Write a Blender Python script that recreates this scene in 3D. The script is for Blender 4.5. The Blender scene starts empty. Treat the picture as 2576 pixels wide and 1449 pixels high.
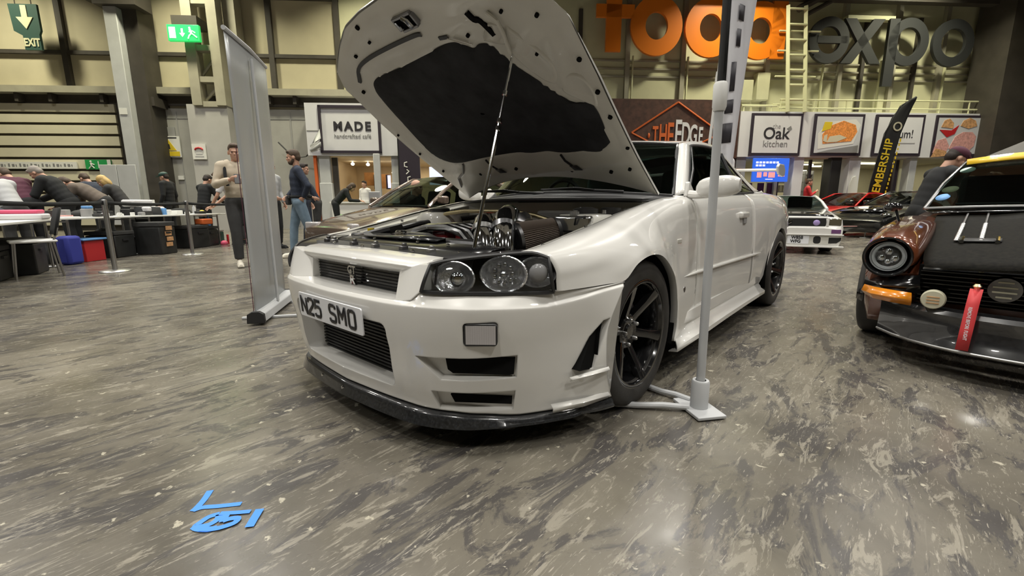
import bpy, bmesh, math, random
from mathutils import Vector, Matrix
from math import sin, cos, pi, radians, atan2, sqrt, tan
SC = bpy.context.scene
COL = SC.collection
# ------------------------------------------------------------------ camera, light, exposure
CAM_POS = Vector((1.789, 1.690, 0.888))
YAW, PITCH, ROLL = 3.8622, 0.1854, -0.0036
cd = bpy.data.cameras.new('camera'); cam = bpy.data.objects.new('camera', cd); COL.objects.link(cam)
_fw = Vector((cos(YAW)*cos(PITCH), sin(YAW)*cos(PITCH), -sin(PITCH)))
_rt = Vector((sin(YAW), -cos(YAW), 0)); _up = _rt.cross(_fw)
_r2 = _rt*cos(ROLL)+_up*sin(ROLL); _u2 = _up*cos(ROLL)-_rt*sin(ROLL)
cam.matrix_world = Matrix(((_r2.x, _u2.x, -_fw.x, CAM_POS.x), (_r2.y, _u2.y, -_fw.y, CAM_POS.y), (_r2.z, _u2.z, -_fw.z, CAM_POS.z), (0, 0, 0, 1)))
cd.sensor_width = 36.0; cd.lens = 36.0*1119.0/2576.0; cd.clip_end = 200; cd.clip_start = 0.02
SC.camera = cam
SC.view_settings.view_transform = 'Standard'; SC.view_settings.look = 'None'
SC.view_settings.gamma = 1.0; SC.view_settings.exposure = 0.0; SC.view_settings.use_curve_mapping = False
wd = bpy.data.worlds.new('hall_air'); SC.world = wd; wd.use_nodes = True
wd.node_tree.nodes['Background'].inputs[0].default_value = (0.62, 0.62, 0.56, 1)
wd.node_tree.nodes['Background'].inputs[1].default_value = 0.10
# wall frame: the long back wall of the hall, 18 m in front of the camera, turned 4 degrees
_h = Vector((cos(YAW), sin(YAW), 0)); _r = Vector((sin(YAW), -cos(YAW), 0)); _d = radians(4.0)
WT = _r*cos(_d)+_h*sin(_d)          # along the wall, to the right
WN = _h*cos(_d)-_r*sin(_d)          # into the wall
WO = Vector((CAM_POS.x, CAM_POS.y, 0))+_h*18.0
WROT = atan2(WT.y, WT.x)            # local x along wall, local y = into wall
def WP(u, z=0.0, off=0.0):
    p = WO+WT*u-WN*off; return Vector((p.x, p.y, z))
def lamp(loc, size, power, color, name):
    l = bpy.data.lights.new(name, 'AREA'); l.shape = 'DISK'; l.size = size; l.energy = power; l.color = color; l.spread = radians(124)
    o = bpy.data.objects.new(name, l); COL.objects.link(o); o.location = loc
    return o
HALL_LAMPS = []
# high bay lamps hang in rows parallel to the back wall
for _i, _w in enumerate((2.0, 7.0, 12.0, 17.0, 22.5)):
    for _j, _u in enumerate((-15.0, -9.0, -3.0, 3.0, 9.0, 15.0)):
        HALL_LAMPS.append((WP(_u+(1.2 if _i % 2 else -0.6), 9.6, _w), _i))
HALL_LAMPS = [q for q in HALL_LAMPS if q[1] > 0]+[(WP(u, 9.6, 2.6), 0) for u in (-17, -11, -5, 8.3, 15.0)]
# ------------------------------------------------------------------ helpers
def tag(o, label=None, cat=None, group=None, kind=None):
    if label: o['label'] = label
    if cat: o['category'] = cat
    if group: o['group'] = group
    if kind: o['kind'] = kind
    return o
def thing(name, label, cat, loc=(0, 0, 0), rotz=0.0, group=None):
    o = bpy.data.objects.new(name, None); COL.objects.link(o)
    o.empty_display_size = 0.1
    o.location = loc; o.rotation_euler = (0, 0, rotz)
    return tag(o, label, cat, group)
def nd(nt, t, **k):
    n = nt.nodes.new(t)
    for a, v in k.items(): setattr(n, a, v)
    return n
def mat(name, col, rough=0.5, metal=0.0, coat=0.0, spec=0.5, emit=None, estr=0.0, noise=0.0, nscale=8.0, bump=0.0, alpha=1.0):
    m = bpy.data.materials.new(name); m.use_nodes = True
    nt = m.node_tree; b = nt.nodes['Principled BSDF']
    c = (col[0], col[1], col[2], 1)
    b.inputs['Base Color'].default_value = c; b.inputs['Roughness'].default_value = rough
    b.inputs['Metallic'].default_value = metal; b.inputs['Coat Weight'].default_value = coat
    b.inputs['Coat Roughness'].default_value = 0.03; b.inputs['Specular IOR Level'].default_value = spec
    if emit: b.inputs['Emission Color'].default_value = (emit[0], emit[1], emit[2], 1); b.inputs['Emission Strength'].default_value = estr
    if noise or bump:
        tc = nd(nt, 'ShaderNodeTexCoord'); nz = nd(nt, 'ShaderNodeTexNoise'); nz.inputs['Scale'].default_value = nscale; nz.inputs['Detail'].default_value = 4
        nt.links.new(tc.outputs['Object'], nz.inputs['Vector'])
        if noise:
            r = nd(nt, 'ShaderNodeMapRange'); r.inputs[1].default_value = .3; r.inputs[2].default_value = .7; r.inputs[3].default_value = 1-noise; r.inputs[4].default_value = 1+noise
            mx = nd(nt, 'ShaderNodeVectorMath', operation='SCALE'); mx.inputs[0].default_value = col[:3]
            nt.links.new(nz.outputs[0], r.inputs[0]); nt.links.new(r.outputs[0], mx.inputs['Scale']); nt.links.new(mx.outputs[0], b.inputs['Base Color'])
        if bump:
            bp = nd(nt, 'ShaderNodeBump'); bp.inputs['Strength'].default_value = bump; bp.inputs['Distance'].default_value = .01
            nt.links.new(nz.outputs[0], bp.inputs['Height']); nt.links.new(bp.outputs[0], b.inputs['Normal'])
    m.diffuse_color = c
    return m
def glass(name, tint, refl=0.06, rough=0.02):
    m = bpy.data.materials.new(name); m.use_nodes = True; nt = m.node_tree; nt.nodes.clear()
    out = nd(nt, 'ShaderNodeOutputMaterial'); mix = nd(nt, 'ShaderNodeMixShader'); tr = nd(nt, 'ShaderNodeBsdfTransparent'); gl = nd(nt, 'ShaderNodeBsdfGlossy')
    lw = nd(nt, 'ShaderNodeLayerWeight'); lw.inputs[0].default_value = .25; ad = nd(nt, 'ShaderNodeMath', operation='ADD'); ad.inputs[1].default_value = refl; ad.use_clamp = True
    ml = nd(nt, 'ShaderNodeMath', operation='MULTIPLY'); ml.inputs[1].default_value = .55
    tr.inputs[0].default_value = (*tint, 1); gl.inputs[0].default_value = (.9, .93, .95, 1); gl.inputs[1].default_value = rough
    nt.links.new(lw.outputs['Fresnel'], ml.inputs[0]); nt.links.new(ml.outputs[0], ad.inputs[0]); nt.links.new(ad.outputs[0], mix.inputs[0])
    nt.links.new(tr.outputs[0], mix.inputs[1]); nt.links.new(gl.outputs[0], mix.inputs[2]); nt.links.new(mix.outputs[0], out.inputs[0])
    return m
class MB:
    """collects shapes; build() links them as one mesh object"""
    def __init__(s): s.v = []; s.f = []; s.mi = []
    def add(s, v, f, mi=0):
        n = len(s.v); s.v += [tuple(p) for p in v]; s.f += [tuple(i+n for i in q) for q in f]; s.mi += [mi]*len(f); return s
    def box(s, c, d, rz=0.0, R=None, mi=0, taper=None):
        hx, hy, hz = d[0]/2, d[1]/2, d[2]/2; v = []
        for z in (-hz, hz):
            k = 1 if (taper is None or z < 0) else taper
            for x, y in ((-hx, -hy), (hx, -hy), (hx, hy), (-hx, hy)): v.append(Vector((x*k, y*k, z)))
        M = R if R is not None else Matrix.Rotation(rz, 3, 'Z')
        v = [M @ p+Vector(c) for p in v]
        return s.add(v, [(0, 3, 2, 1), (4, 5, 6, 7), (0, 1, 5, 4), (1, 2, 6, 5), (2, 3, 7, 6), (3, 0, 4, 7)], mi)
    def tube(s, pts, r, n=10, cap=True, mi=0):
        pts = [Vector(p) for p in pts]; rr = r if isinstance(r, (list, tuple)) else [r]*len(pts); v = []; f = []
        prev = None
        for i, p in enumerate(pts):
            t = (pts[min(i+1, len(pts)-1)]-pts[max(i-1, 0)]).normalized()
            if prev is None: a = t.orthogonal().normalized()
            else:
                a = prev-t*prev.dot(t); a = a.normalized() if a.length > 1e-6 else t.orthogonal().normalized()
            prev = a; b = t.cross(a)
            for k in range(n):
                q = 2*pi*k/n; v.append(p+(a*cos(q)+b*sin(q))*rr[i])
        for i in range(len(pts)-1):
            for k in range(n):
                f.append((i*n+k, i*n+(k+1) % n, (i+1)*n+(k+1) % n, (i+1)*n+k))
        if cap: f.append(tuple(range(n-1, -1, -1))); f.append(tuple((len(pts)-1)*n+k for k in range(n)))
        return s.add(v, f, mi)
    def lathe(s, prof, c=(0, 0, 0), axis='Z', n=32, mi=0, R=None, close=False, cap=False):
        """prof: list of (radius, height) turned about the axis"""
        v = []; f = []
        for r, h in prof:
            for k in range(n):
                a = 2*pi*k/n; x, y = r*cos(a), r*sin(a)
                p = {'Z': (x, y, h), 'Y': (x, h, y), 'X': (h, x, y)}[axis]
                p = Vector(p)
                if R is not None: p = R @ p
                v.append(p+Vector(c))
        m = len(prof)
        for i in range(m if close else m-1):
            j = (i+1) % m
            for k in range(n): f.append((i*n+k, i*n+(k+1) % n, j*n+(k+1) % n, j*n+k))
        if cap:
            if prof[0][0] > 1e-5: f.append(tuple(range(n-1, -1, -1)))
            if prof[-1][0] > 1e-5: f.append(tuple((m-1)*n+k for k in range(n)))
        return s.add(v, f, mi)
    def prism(s, poly, d0, d1, fr=None, mi=0, k1=1.0):
        """poly in 2D (a,b); fr maps (a,b,depth)->3D; k1 scales the far outline"""
        fr = fr or (lambda a, b, d: (a, b, d)); n = len(poly)
        ca = sum(p[0] for p in poly)/n; cb = sum(p[1] for p in poly)/n
        v = [fr(a, b, d0) for a, b in poly]+[fr(ca+(a-ca)*k1, cb+(b-cb)*k1, d1) for a, b in poly]
        f = [tuple(range(n-1, -1, -1)), tuple(range(n, 2*n))]+[(i, (i+1) % n, n+(i+1) % n, n+i) for i in range(n)]
        return s.add(v, f, mi)
    def ball(s, c, r, n=14, m=9, mi=0, R=None):
        r = (r, r, r) if not isinstance(r, (list, tuple)) else r; v = []; f = []
        for i in range(m+1):
            t = pi*i/m
            for k in range(n):
                a = 2*pi*k/n; p = Vector((r[0]*sin(t)*cos(a), r[1]*sin(t)*sin(a), r[2]*cos(t)))
                if R is not None: p = R @ p
                v.append(p+Vector(c))
        for i in range(m):
            for k in range(n): f.append((i*n+k, (i+1)*n+k, (i+1)*n+(k+1) % n, i*n+(k+1) % n))
        return s.add(v, f, mi)
    def grid(s, rows, mi=0, flip=False, closed=False):
        """rows: list of equally long point rows"""
        n = len(rows[0]); v = [p for r in rows for p in r]; f = []
        for i in range(len(rows)-1):
            for j in range(n if closed else n-1):
                q = (i*n+j, i*n+(j+1) % n, (i+1)*n+(j+1) % n, (i+1)*n+j); f.append(q[::-1] if flip else q)
        return s.add(v, f, mi)
    def mirror(s):
        n = len(s.v); s.v += [(x, -y, z) for x, y, z in s.v]; s.f += [tuple(i+n for i in q[::-1]) for q in s.f]; s.mi += s.mi[:]; return s
    def flipy(s):
        s.v = [(x, -y, z) for x, y, z in s.v]; s.f = [q[::-1] for q in s.f]; return s
    def build(s, name, m, parent=None, smooth=35, bevel=0.0, seg=2, solid=0.0, weld=True, sub=0, fixn=True, loc=None, rotz=0.0):
        me = bpy.data.meshes.new(name); me.from_pydata(s.v, [], s.f)
        ms = m if isinstance(m, (list, tuple)) else [m]
        for q in ms: me.materials.append(q)
        if len(ms) > 1:
            for p, i in zip(me.polygons, s.mi): p.material_index = i
        bm = bmesh.new(); bm.from_mesh(me)
        if weld: bmesh.ops.remove_doubles(bm, verts=bm.verts, dist=1e-5)
        if fixn: bmesh.ops.recalc_face_normals(bm, faces=bm.faces)
        for e in bm.edges:
            e.smooth = len(e.link_faces) == 1 or (len(e.link_faces) == 2 and e.calc_face_angle(0) <= radians(smooth))
        for p in bm.faces: p.smooth = True
        bm.to_mesh(me); bm.free()
        o = bpy.data.objects.new(name, me); COL.objects.link(o)
        if parent: o.parent = parent
        if loc is not None: o.location = loc; o.rotation_euler = (0, 0, rotz)
        if solid: md = o.modifiers.new('thickness', 'SOLIDIFY'); md.thickness = abs(solid); md.offset = -1 if solid > 0 else 1
        if sub: md = o.modifiers.new('smooth', 'SUBSURF'); md.levels = sub; md.render_levels = sub
        if bevel: md = o.modifiers.new('bevel', 'BEVEL'); md.width = bevel; md.segments = seg; md.limit_method = 'ANGLE'; md.angle_limit = radians(40); md.harden_normals = False
        return o
def part(name, bmk, m, parent, label=None, **k):
    o = bmk.build(name, m, parent, **k)
    if label: o['label'] = label
    return o
def solo(name, bmk, m, label, cat, group=None, loc=None, rotz=0.0, **k):
    return tag(bmk.build(name, m, None, loc=loc, rotz=rotz, **k), label, cat, group)
def struct(name, bmk, m, **k): return tag(bmk.build(name, m, None, **k), kind='structure')
def dup(root, loc=None, rotz=None, label=None, group=None):
    r = root.copy(); COL.objects.link(r)
    if loc is not None: r.location = loc
    if rotz is not None: r.rotation_euler = (0, 0, rotz)
    if label: r['label'] = label
    if group: r['group'] = group
    for ch in list(root.children):
        c = ch.copy(); COL.objects.link(c); c.parent = r
        for g in list(ch.children):
            d = g.copy(); COL.objects.link(d); d.parent = c
    return r
def crom(pts, n, closed=False):
    """resample a point list to n points with a Catmull-Rom curve (chord-length spacing)"""
    P = [Vector(p) for p in pts]; m = len(P)
    if m == 2: return [P[0].lerp(P[1], i/(n-1)) for i in range(n)]
    L = [0.0]
    for i in range(1, m): L.append(L[-1]+(P[i]-P[i-1]).length)
    out = []
    for i in range(n):
        s = L[-1]*i/(n-1); k = 0
        while k < m-2 and s > L[k+1]: k += 1
        t = (s-L[k])/max(L[k+1]-L[k], 1e-9)
        p0 = P[k-1] if k > 0 else P[k]*2-P[k+1]; p1 = P[k]; p2 = P[k+1]; p3 = P[k+2] if k+2 < m else P[k+1]*2-P[k]
        out.append(0.5*((2*p1)+(p2-p0)*t+(2*p0-5*p1+4*p2-p3)*t*t+(3*p1-p0-3*p2+p3)*t*t*t))
    return out
def cromk(pts, sub):
    """Catmull-Rom through the points with `sub` steps per span, points kept"""
    P = [Vector(p) for p in pts]; m = len(P); out = []
    for k in range(m-1):
        p1 = P[k]; p2 = P[k+1]; p0 = P[k-1] if k > 0 else p1*2-p2; p3 = P[k+2] if k+2 < m else p2*2-p1
        for i in range(sub):
            t = i/sub; out.append(0.5*((2*p1)+(p2-p0)*t+(2*p0-5*p1+4*p2-p3)*t*t+(3*p1-p0-3*p2+p3)*t*t*t))
    out.append(P[-1]); return out
def loft(stations, su=4, sv=4):
    """stations: list of point rows (same count). smooth in both directions, points kept"""
    rows = [cromk(s, sv) for s in stations]
    cols = [cromk([r[j] for r in rows], su) for j in range(len(rows[0]))]
    return [[c[i] for c in cols] for i in range(len(cols[0]))]
def interp(tab, x):
    """piecewise linear table lookup"""
    if x <= tab[0][0]: return tab[0][1]
    for (a, b), (c, d) in zip(tab, tab[1:]):
        if x <= c: return b+(d-b)*(x-a)/(c-a)
    return tab[-1][1]
def boolean(o, cutter_mbs, op='DIFFERENCE'):
    """cut solids out of o and keep the result as its mesh"""
    cs = []
    for c in cutter_mbs:
        q = c.build('cutter', o.data.materials[0], None); cs.append(q)
        md = o.modifiers.new('cut', 'BOOLEAN'); md.object = q; md.operation = op; md.solver = 'EXACT'
    dg = bpy.context.evaluated_depsgraph_get(); dg.update()
    me = bpy.data.meshes.new_from_object(o.evaluated_get(dg), depsgraph=dg)
    o.modifiers.clear(); o.data = me
    for q in cs: me2 = q.data; bpy.data.objects.remove(q); bpy.data.meshes.remove(me2)
    bm = bmesh.new(); bm.from_mesh(me)
    for e in bm.edges: e.smooth = len(e.link_faces) == 1 or (len(e.link_faces) == 2 and e.calc_face_angle(0) <= radians(32))
    for p in bm.faces: p.smooth = True
    bm.to_mesh(me); bm.free()
    return o
def text_mesh(body, size, depth=0.004, bold=0.0, sx=1.0, space=1.0, align='CENTER'):
    """flat lettering as a mesh builder, x right, y up, centred"""
    cu = bpy.data.curves.new('lettering', 'FONT'); cu.body = body; cu.size = size; cu.extrude = depth/2; cu.offset = bold
    cu.align_x = align; cu.align_y = 'CENTER'; cu.space_character = space; cu.resolution_u = 6; cu.fill_mode = 'BOTH'
    o = bpy.data.objects.new('lettering', cu); COL.objects.link(o)
    dg = bpy.context.evaluated_depsgraph_get(); dg.update()
    me = bpy.data.meshes.new_from_object(o.evaluated_get(dg), depsgraph=dg)
    b = MB(); b.add([(v.co.x*sx, v.co.y, v.co.z) for v in me.vertices], [tuple(p.vertices) for p in me.polygons])
    bpy.data.objects.remove(o); bpy.data.curves.remove(cu); bpy.data.meshes.remove(me)
    return b
def placed(b, O, X, Y, Z=None):
    """move a builder from local axes to world axes at O"""
    X = Vector(X).normalized(); Y = Vector(Y).normalized(); Z = Vector(Z).normalized() if Z is not None else X.cross(Y); O = Vector(O)
    b.v = [tuple(O+X*p[0]+Y*p[1]+Z*p[2]) for p in b.v]; return b
def letters(name, body, size, m, parent, O, X, Y, depth=0.004, bold=0.0, sx=1.0, space=1.0, label=None):
    b = placed(text_mesh(body, size, depth, bold, sx, space), O, X, Y)
    return part(name, b, m, parent, label, weld=False, fixn=False, smooth=20)
def rrect(w, h, r, n=5, cx=0, cy=0):
    out = []
    for (sx, sy, a0) in ((1, 1, 0), (-1, 1, pi/2), (-1, -1, pi), (1, -1, 1.5*pi)):
        for i in range(n+1):
            a = a0+pi/2*i/n; out.append((cx+sx*(w/2-r)+r*cos(a), cy+sy*(h/2-r)+r*sin(a)))
    return out
# ------------------------------------------------------------------ materials
def floor_mat():
    m = bpy.data.materials.new('worn_painted_concrete'); m.use_nodes = True; nt = m.node_tree; b = nt.nodes['Principled BSDF']; L = nt.links.new
    tc = nd(nt, 'ShaderNodeTexCoord')
    def mapped(rot, sc):
        mp = nd(nt, 'ShaderNodeMapping'); mp.inputs['Rotation'].default_value = (0, 0, rot); mp.inputs['Scale'].default_value = sc; L(tc.outputs['Object'], mp.inputs[0]); return mp
    def noise(mp, s, det=6, rough=.6, dist=0.0):
        n = nd(nt, 'ShaderNodeTexNoise'); n.inputs['Scale'].default_value = s; n.inputs['Detail'].default_value = det; n.inputs['Roughness'].default_value = rough; n.inputs['Distortion'].default_value = dist; L(mp.outputs[0], n.inputs['Vector']); return n
    def ramp(n, stops):
        r = nd(nt, 'ShaderNodeValToRGB'); e = r.color_ramp.elements
        while len(e) < len(stops): e.new(.5)
        for q, (p, c) in zip(e, stops): q.position = p; q.color = (*c, 1)
        L(n.outputs[0], r.inputs[0]); return r
    def mix(f, a, c):
        x = nd(nt, 'ShaderNodeMix', data_type='RGBA'); L(f, x.inputs[0]); L(a, x.inputs[6]); L(c, x.inputs[7]); return x
    A = mapped(0.60, (1, 1, 1)); S = mapped(0.62, (1.0, 3.0, 1)); S2 = mapped(-0.95, (1.0, 3.6, 1)); T = mapped(0.62, (1.0, 9.0, 1)); T2 = mapped(-0.98, (1.0, 10.0, 1))
    base = ramp(noise(A, 1.1, 8, .62, .4), [(.30, (.075, .068, .057)), (.44, (.115, .104, .085)), (.58, (.160, .145, .116)), (.75, (.225, .204, .162))])
    blue = noise(S, 2.3, 9, .70, .8); bm_ = ramp(blue, [(.515, (0, 0, 0)), (.56, (.85, .85, .85))])
    k1 = nd(nt, 'ShaderNodeRGB'); k1.outputs[0].default_value = (.060, .056, .055, 1)
    c1 = mix(bm_.outputs[0], base.outputs[0], k1.outputs[0])
    chips = noise(S2, 5.0, 9, .74, .9); cm = ramp(chips, [(.56, (0, 0, 0)), (.60, (.75, .75, .75))])
    k2 = nd(nt, 'ShaderNodeRGB'); k2.outputs[0].default_value = (.265, .243, .198, 1)
    c2 = mix(cm.outputs[0], c1.outputs[2], k2.outputs[0])
    flake = noise(T, 15.0, 6, .68, .3); fm = ramp(flake, [(.615, (0, 0, 0)), (.64, (.85, .85, .85))])
    k3 = nd(nt, 'ShaderNodeRGB'); k3.outputs[0].default_value = (.32, .292, .245, 1)
    c3 = mix(fm.outputs[0], c2.outputs[2], k3.outputs[0])
    scr = noise(T2, 3.0, 3, .5, .2); sm = ramp(scr, [(.493, (0, 0, 0)), (.4985, (.55, .55, .55)), (.502, (.55, .55, .55)), (.508, (0, 0, 0))])
    msk = noise(A, .7, 3, .5); mm = ramp(msk, [(.52, (0, 0, 0)), (.60, (1, 1, 1))])
    mu = nd(nt, 'ShaderNodeMath', operation='MULTIPLY'); L(sm.outputs[0], mu.inputs[0]); L(mm.outputs[0], mu.inputs[1])
    k4 = nd(nt, 'ShaderNodeRGB'); k4.outputs[0].default_value = (.36, .335, .28, 1)
    c4 = mix(mu.outputs[0], c3.outputs[2], k4.outputs[0])
    spot = noise(A, 16, 4, .6, .3); spm = ramp(spot, [(.66, (0, 0, 0)), (.69, (.9, .9, .9))]); k5 = nd(nt, 'ShaderNodeRGB'); k5.outputs[0].default_value = (.42, .39, .31, 1)
    c5 = mix(spm.outputs[0], c4.outputs[2], k5.outputs[0])
    L(c5.outputs[2], b.inputs['Base Color'])
    rr = nd(nt, 'ShaderNodeMapRange'); rr.inputs[1].default_value = .35; rr.inputs[2].default_value = .68; rr.inputs[3].default_value = .16; rr.inputs[4].default_value = .36
    L(noise(A, 2.2, 6, .65).outputs[0], rr.inputs[0]); L(rr.outputs[0], b.inputs['Roughness'])
    bp = nd(nt, 'ShaderNodeBump'); bp.inputs['Strength'].default_value = .12; bp.inputs['Distance'].default_value = .004
    L(chips.outputs[0], bp.inputs['Height']); L(bp.outputs[0], b.inputs['Normal'])
    b.inputs['Specular IOR Level'].default_value = .55
    return m
M = {}
M['floor'] = floor_mat()
M['white_paint'] = mat('white_pearl_car_paint', (.71, .70, .67), .28, 0, 1.0)
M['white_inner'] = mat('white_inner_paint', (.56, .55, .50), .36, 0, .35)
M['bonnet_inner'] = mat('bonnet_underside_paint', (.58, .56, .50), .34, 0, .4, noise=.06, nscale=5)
M['black_gloss'] = mat('gloss_black_paint', (.008, .008, .009), .12, 0, 1.0)
M['black_metal'] = mat('black_lacquer_metal', (.012, .012, .013), .18, .3, 1.0)
M['black_plastic'] = mat('black_plastic', (.018, .018, .019), .45)
M['black_matt'] = mat('matt_black', (.010, .010, .010), .8)
M['void'] = mat('dark_interior', (.006, .006, .006), .9, spec=.1)
M['carbon'] = mat('dark_carbon_weave', (.022, .023, .025), .22, 0, 1.0, noise=.5, nscale=120)
M['rubber'] = mat('tyre_rubber', (.028, .026, .024), .62, noise=.25, nscale=14, bump=.15)
M['chrome'] = mat('polished_chrome', (.78, .79, .80), .08, 1.0)
M['alu'] = mat('polished_aluminium', (.62, .63, .64), .18, 1.0)
M['alu_dark'] = mat('dark_cast_aluminium', (.24, .24, .25), .32, 1.0, noise=.3, nscale=12)
M['steel'] = mat('brushed_steel', (.46, .46, .46), .34, 1.0)
M['liner'] = mat('black_felt_liner', (.016, .016, .018), .75, noise=.5, nscale=9, bump=.5, spec=.3)
M['glass_dark'] = glass('car_window_glass', (.30, .36, .33), .05)
M['glass_clear'] = glass('clear_lens', (.90, .92, .93), .05)
M['glass_shop'] = glass('shop_glass', (.86, .90, .88), .04)
M['plate_white'] = mat('white_number_plate', (.74, .75, .78), .4, 0, .3)
M['plate_black'] = mat('plate_black_letters', (.01, .01, .012), .4)
M['grey_plastic'] = mat('grey_plastic', (.30, .30, .30), .45)
M['pale_grey'] = mat('pale_grey_fabric', (.47, .48, .49), .55, noise=.05, nscale=4)
M['grey_paint'] = mat('grey_wall_paint', (.33, .325, .31), .65, noise=.10, nscale=1.5)
M['grey_pale'] = mat('light_grey_wall_paint', (.42, .41, .40), .65, noise=.08, nscale=1.5)
M['cream'] = mat('cream_wall_panel', (.52, .47, .33), .7, noise=.07, nscale=1.2)
M['cream_pale'] = mat('pale_cream_wall_panel', (.56, .55, .37), .65, noise=.08, nscale=1.2)
M['dark_steel'] = mat('dark_brown_steel', (.055, .048, .040), .6, noise=.2, nscale=2)
M['beam'] = mat('painted_steel_beam', (.34, .32, .25), .6, noise=.1, nscale=2)
M['yellow_rail'] = mat('cream_painted_rail', (.62, .62, .40), .5)
M['shutter'] = mat('cream_shutter_slat', (.60, .56, .43), .55, noise=.04, nscale=2)
M['white_sign'] = mat('white_sign_board', (.66, .66, .70), .5, noise=.03, nscale=2)
M['white_plain'] = mat('white_plastic', (.72, .72, .70), .4)
M['frame_dark'] = mat('dark_frame', (.03, .022, .035), .5)
M['ink'] = mat('black_ink', (.02, .018, .025), .6)
M['grey_ink'] = mat('grey_ink', (.22, .22, .23), .6)
M['pale_ink'] = mat('pale_grey_ink', (.42, .42, .44), .6)
M['orange'] = mat('orange_letter', (.78, .20, .012), .35, 0, .5)
M['orange_sign'] = mat('orange_sign_paint', (.62, .13, .03), .5)
M['wood_dark'] = mat('dark_wood_cladding', (.065, .028, .020), .55, noise=.35, nscale=6)
M['green_sign'] = mat('green_sign', (.02, .30, .08), .5)
M['green_dark'] = mat('dark_green_sign', (.018, .060, .048), .6)
M['green_lit'] = mat('lit_green_sign', (.03, .55, .14), .4, emit=(.02, .62, .12), estr=.9)
M['white_lit'] = mat('lit_white_symbol', (.8, .9, .8), .4, emit=(.75, 1, .8), estr=.9)
M['yellow'] = mat('yellow_paint', (.70, .52, .03), .45)
M['yellow_vinyl'] = mat('yellow_vinyl', (.75, .48, .015), .4, 0, .4)
M['red'] = mat('red_plastic', (.45, .02, .025), .4)
M['red_paint'] = mat('red_car_paint', (.50, .012, .012), .22, 0, 1.0)
M['red_strap'] = mat('red_strap_webbing', (.60, .045, .05), .6)
M['brown_paint'] = mat('copper_brown_car_paint', (.145, .040, .015), .24, .25, 1.0)
M['bronze_paint'] = mat('bronze_car_paint', (.15, .11, .085), .25, .4, 1.0)
M['amber'] = mat('amber_lens', (.72, .24, .008), .25, 0, .8)
M['blue_tape'] = mat('blue_tape', (.06, .26, .86), .55)
M['screen_blue'] = mat('blue_screen', (.03, .10, .5), .3, emit=(.03, .13, .75), estr=.75)
M['screen_white'] = mat('white_screen', (.7, .75, .9), .3, emit=(.75, .82, 1.0), estr=1.1)
M['screen_red'] = mat('screen_red_text', (.9, .3, .3), .3, emit=(.9, .25, .25), estr=.8)
M['screen_text'] = mat('screen_pale_text', (.7, .7, 1), .3, emit=(.55, .6, 1.0), estr=.9)
M['shop_warm'] = mat('warm_shop_wall', (.70, .56, .35), .7, noise=.05, nscale=2)
M['shop_pale'] = mat('pale_shop_wall', (.55, .52, .38), .7, noise=.06, nscale=2)
M['shop_dark'] = mat('dark_shop_wall', (.085, .05, .05), .7, noise=.2, nscale=2)
M['wood'] = mat('light_wood', (.55, .26, .08), .5, noise=.15, nscale=6)
M['lamp_white'] = mat('lit_lamp', (1, 1, 1), .4, emit=(1.0, .93, .78), estr=9)
M['lamp_shop'] = mat('lit_shop_tube', (1, 1, 1), .4, emit=(1.0, .96, .75), estr=3.0)
M['table_white'] = mat('white_table_laminate', (.74, .74, .70), .4)
M['purple'] = mat('purple_plastic', (.10, .055, .12), .5)
M['green_bright'] = mat('bright_green_plastic', (.13, .62, .04), .45)
M['skin'] = mat('skin', (.52, .30, .21), .55)
M['hair_dark'] = mat('dark_brown_hair', (.022, .014, .010), .7, noise=.3, nscale=60)
M['hair_brown'] = mat('brown_hair', (.07, .045, .028), .7, noise=.3, nscale=60)
M['hair_blond'] = mat('blond_hair', (.55, .38, .14), .6, noise=.2, nscale=60)
M['hair_grey'] = mat('grey_hair', (.28, .25, .22), .7)
M['navy'] = mat('navy_knit', (.022, .030, .052), .85, noise=.2, nscale=40)
M['denim'] = mat('light_blue_denim', (.16, .23, .30), .85, noise=.18, nscale=9)
M['beige'] = mat('beige_jacket', (.50, .43, .33), .85, noise=.12, nscale=6)
M['charcoal'] = mat('charcoal_cloth', (.035, .035, .035), .9, noise=.15, nscale=10)
M['blackcloth'] = mat('black_cloth', (.012, .013, .014), .9)
M['burgundy'] = mat('burgundy_cloth', (.085, .022, .040), .85)
M['browncloth'] = mat('grey_brown_cloth', (.13, .105, .085), .9)
M['whitecloth'] = mat('white_cloth', (.66, .65, .66), .8)
M['redcloth'] = mat('red_cloth', (.50, .025, .03), .8)
M['shoe'] = mat('off_white_shoe', (.66, .62, .52), .6)
M['pink'] = mat('pink_plastic', (.75, .10, .20), .5)
M['blue'] = mat('blue_fabric', (.03, .04, .30), .7)
M['blue_pale'] = mat('pale_blue_plastic', (.12, .30, .60), .5)
M['greenseat'] = mat('dark_green_seat_cloth', (.05, .085, .07), .85)
M['tan'] = mat('tan_food', (.55, .30, .14), .6, noise=.35, nscale=14)
M['orange_food'] = mat('orange_food', (.75, .28, .07), .5, noise=.35, nscale=18)
M['pinkfood'] = mat('pink_food', (.62, .32, .30), .6, noise=.25, nscale=14)
M['photo_grey'] = mat('pale_photo_ground', (.55, .56, .60), .5)
M['engine_red'] = mat('engine_red_cover', (.20, .012, .015), .35, 0, .3)
M['gold'] = mat('pale_gold_metal', (.66, .56, .34), .25, 1.0)
M['ribs'] = mat('pleated_filter_paper', (.15, .12, .10), .7)
M['headlamp_black'] = mat('headlamp_housing', (.018, .016, .017), .3, 0, .5)
M['fog'] = mat('ribbed_grey_lens', (.42, .40, .40), .25, 0, .8)

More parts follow.
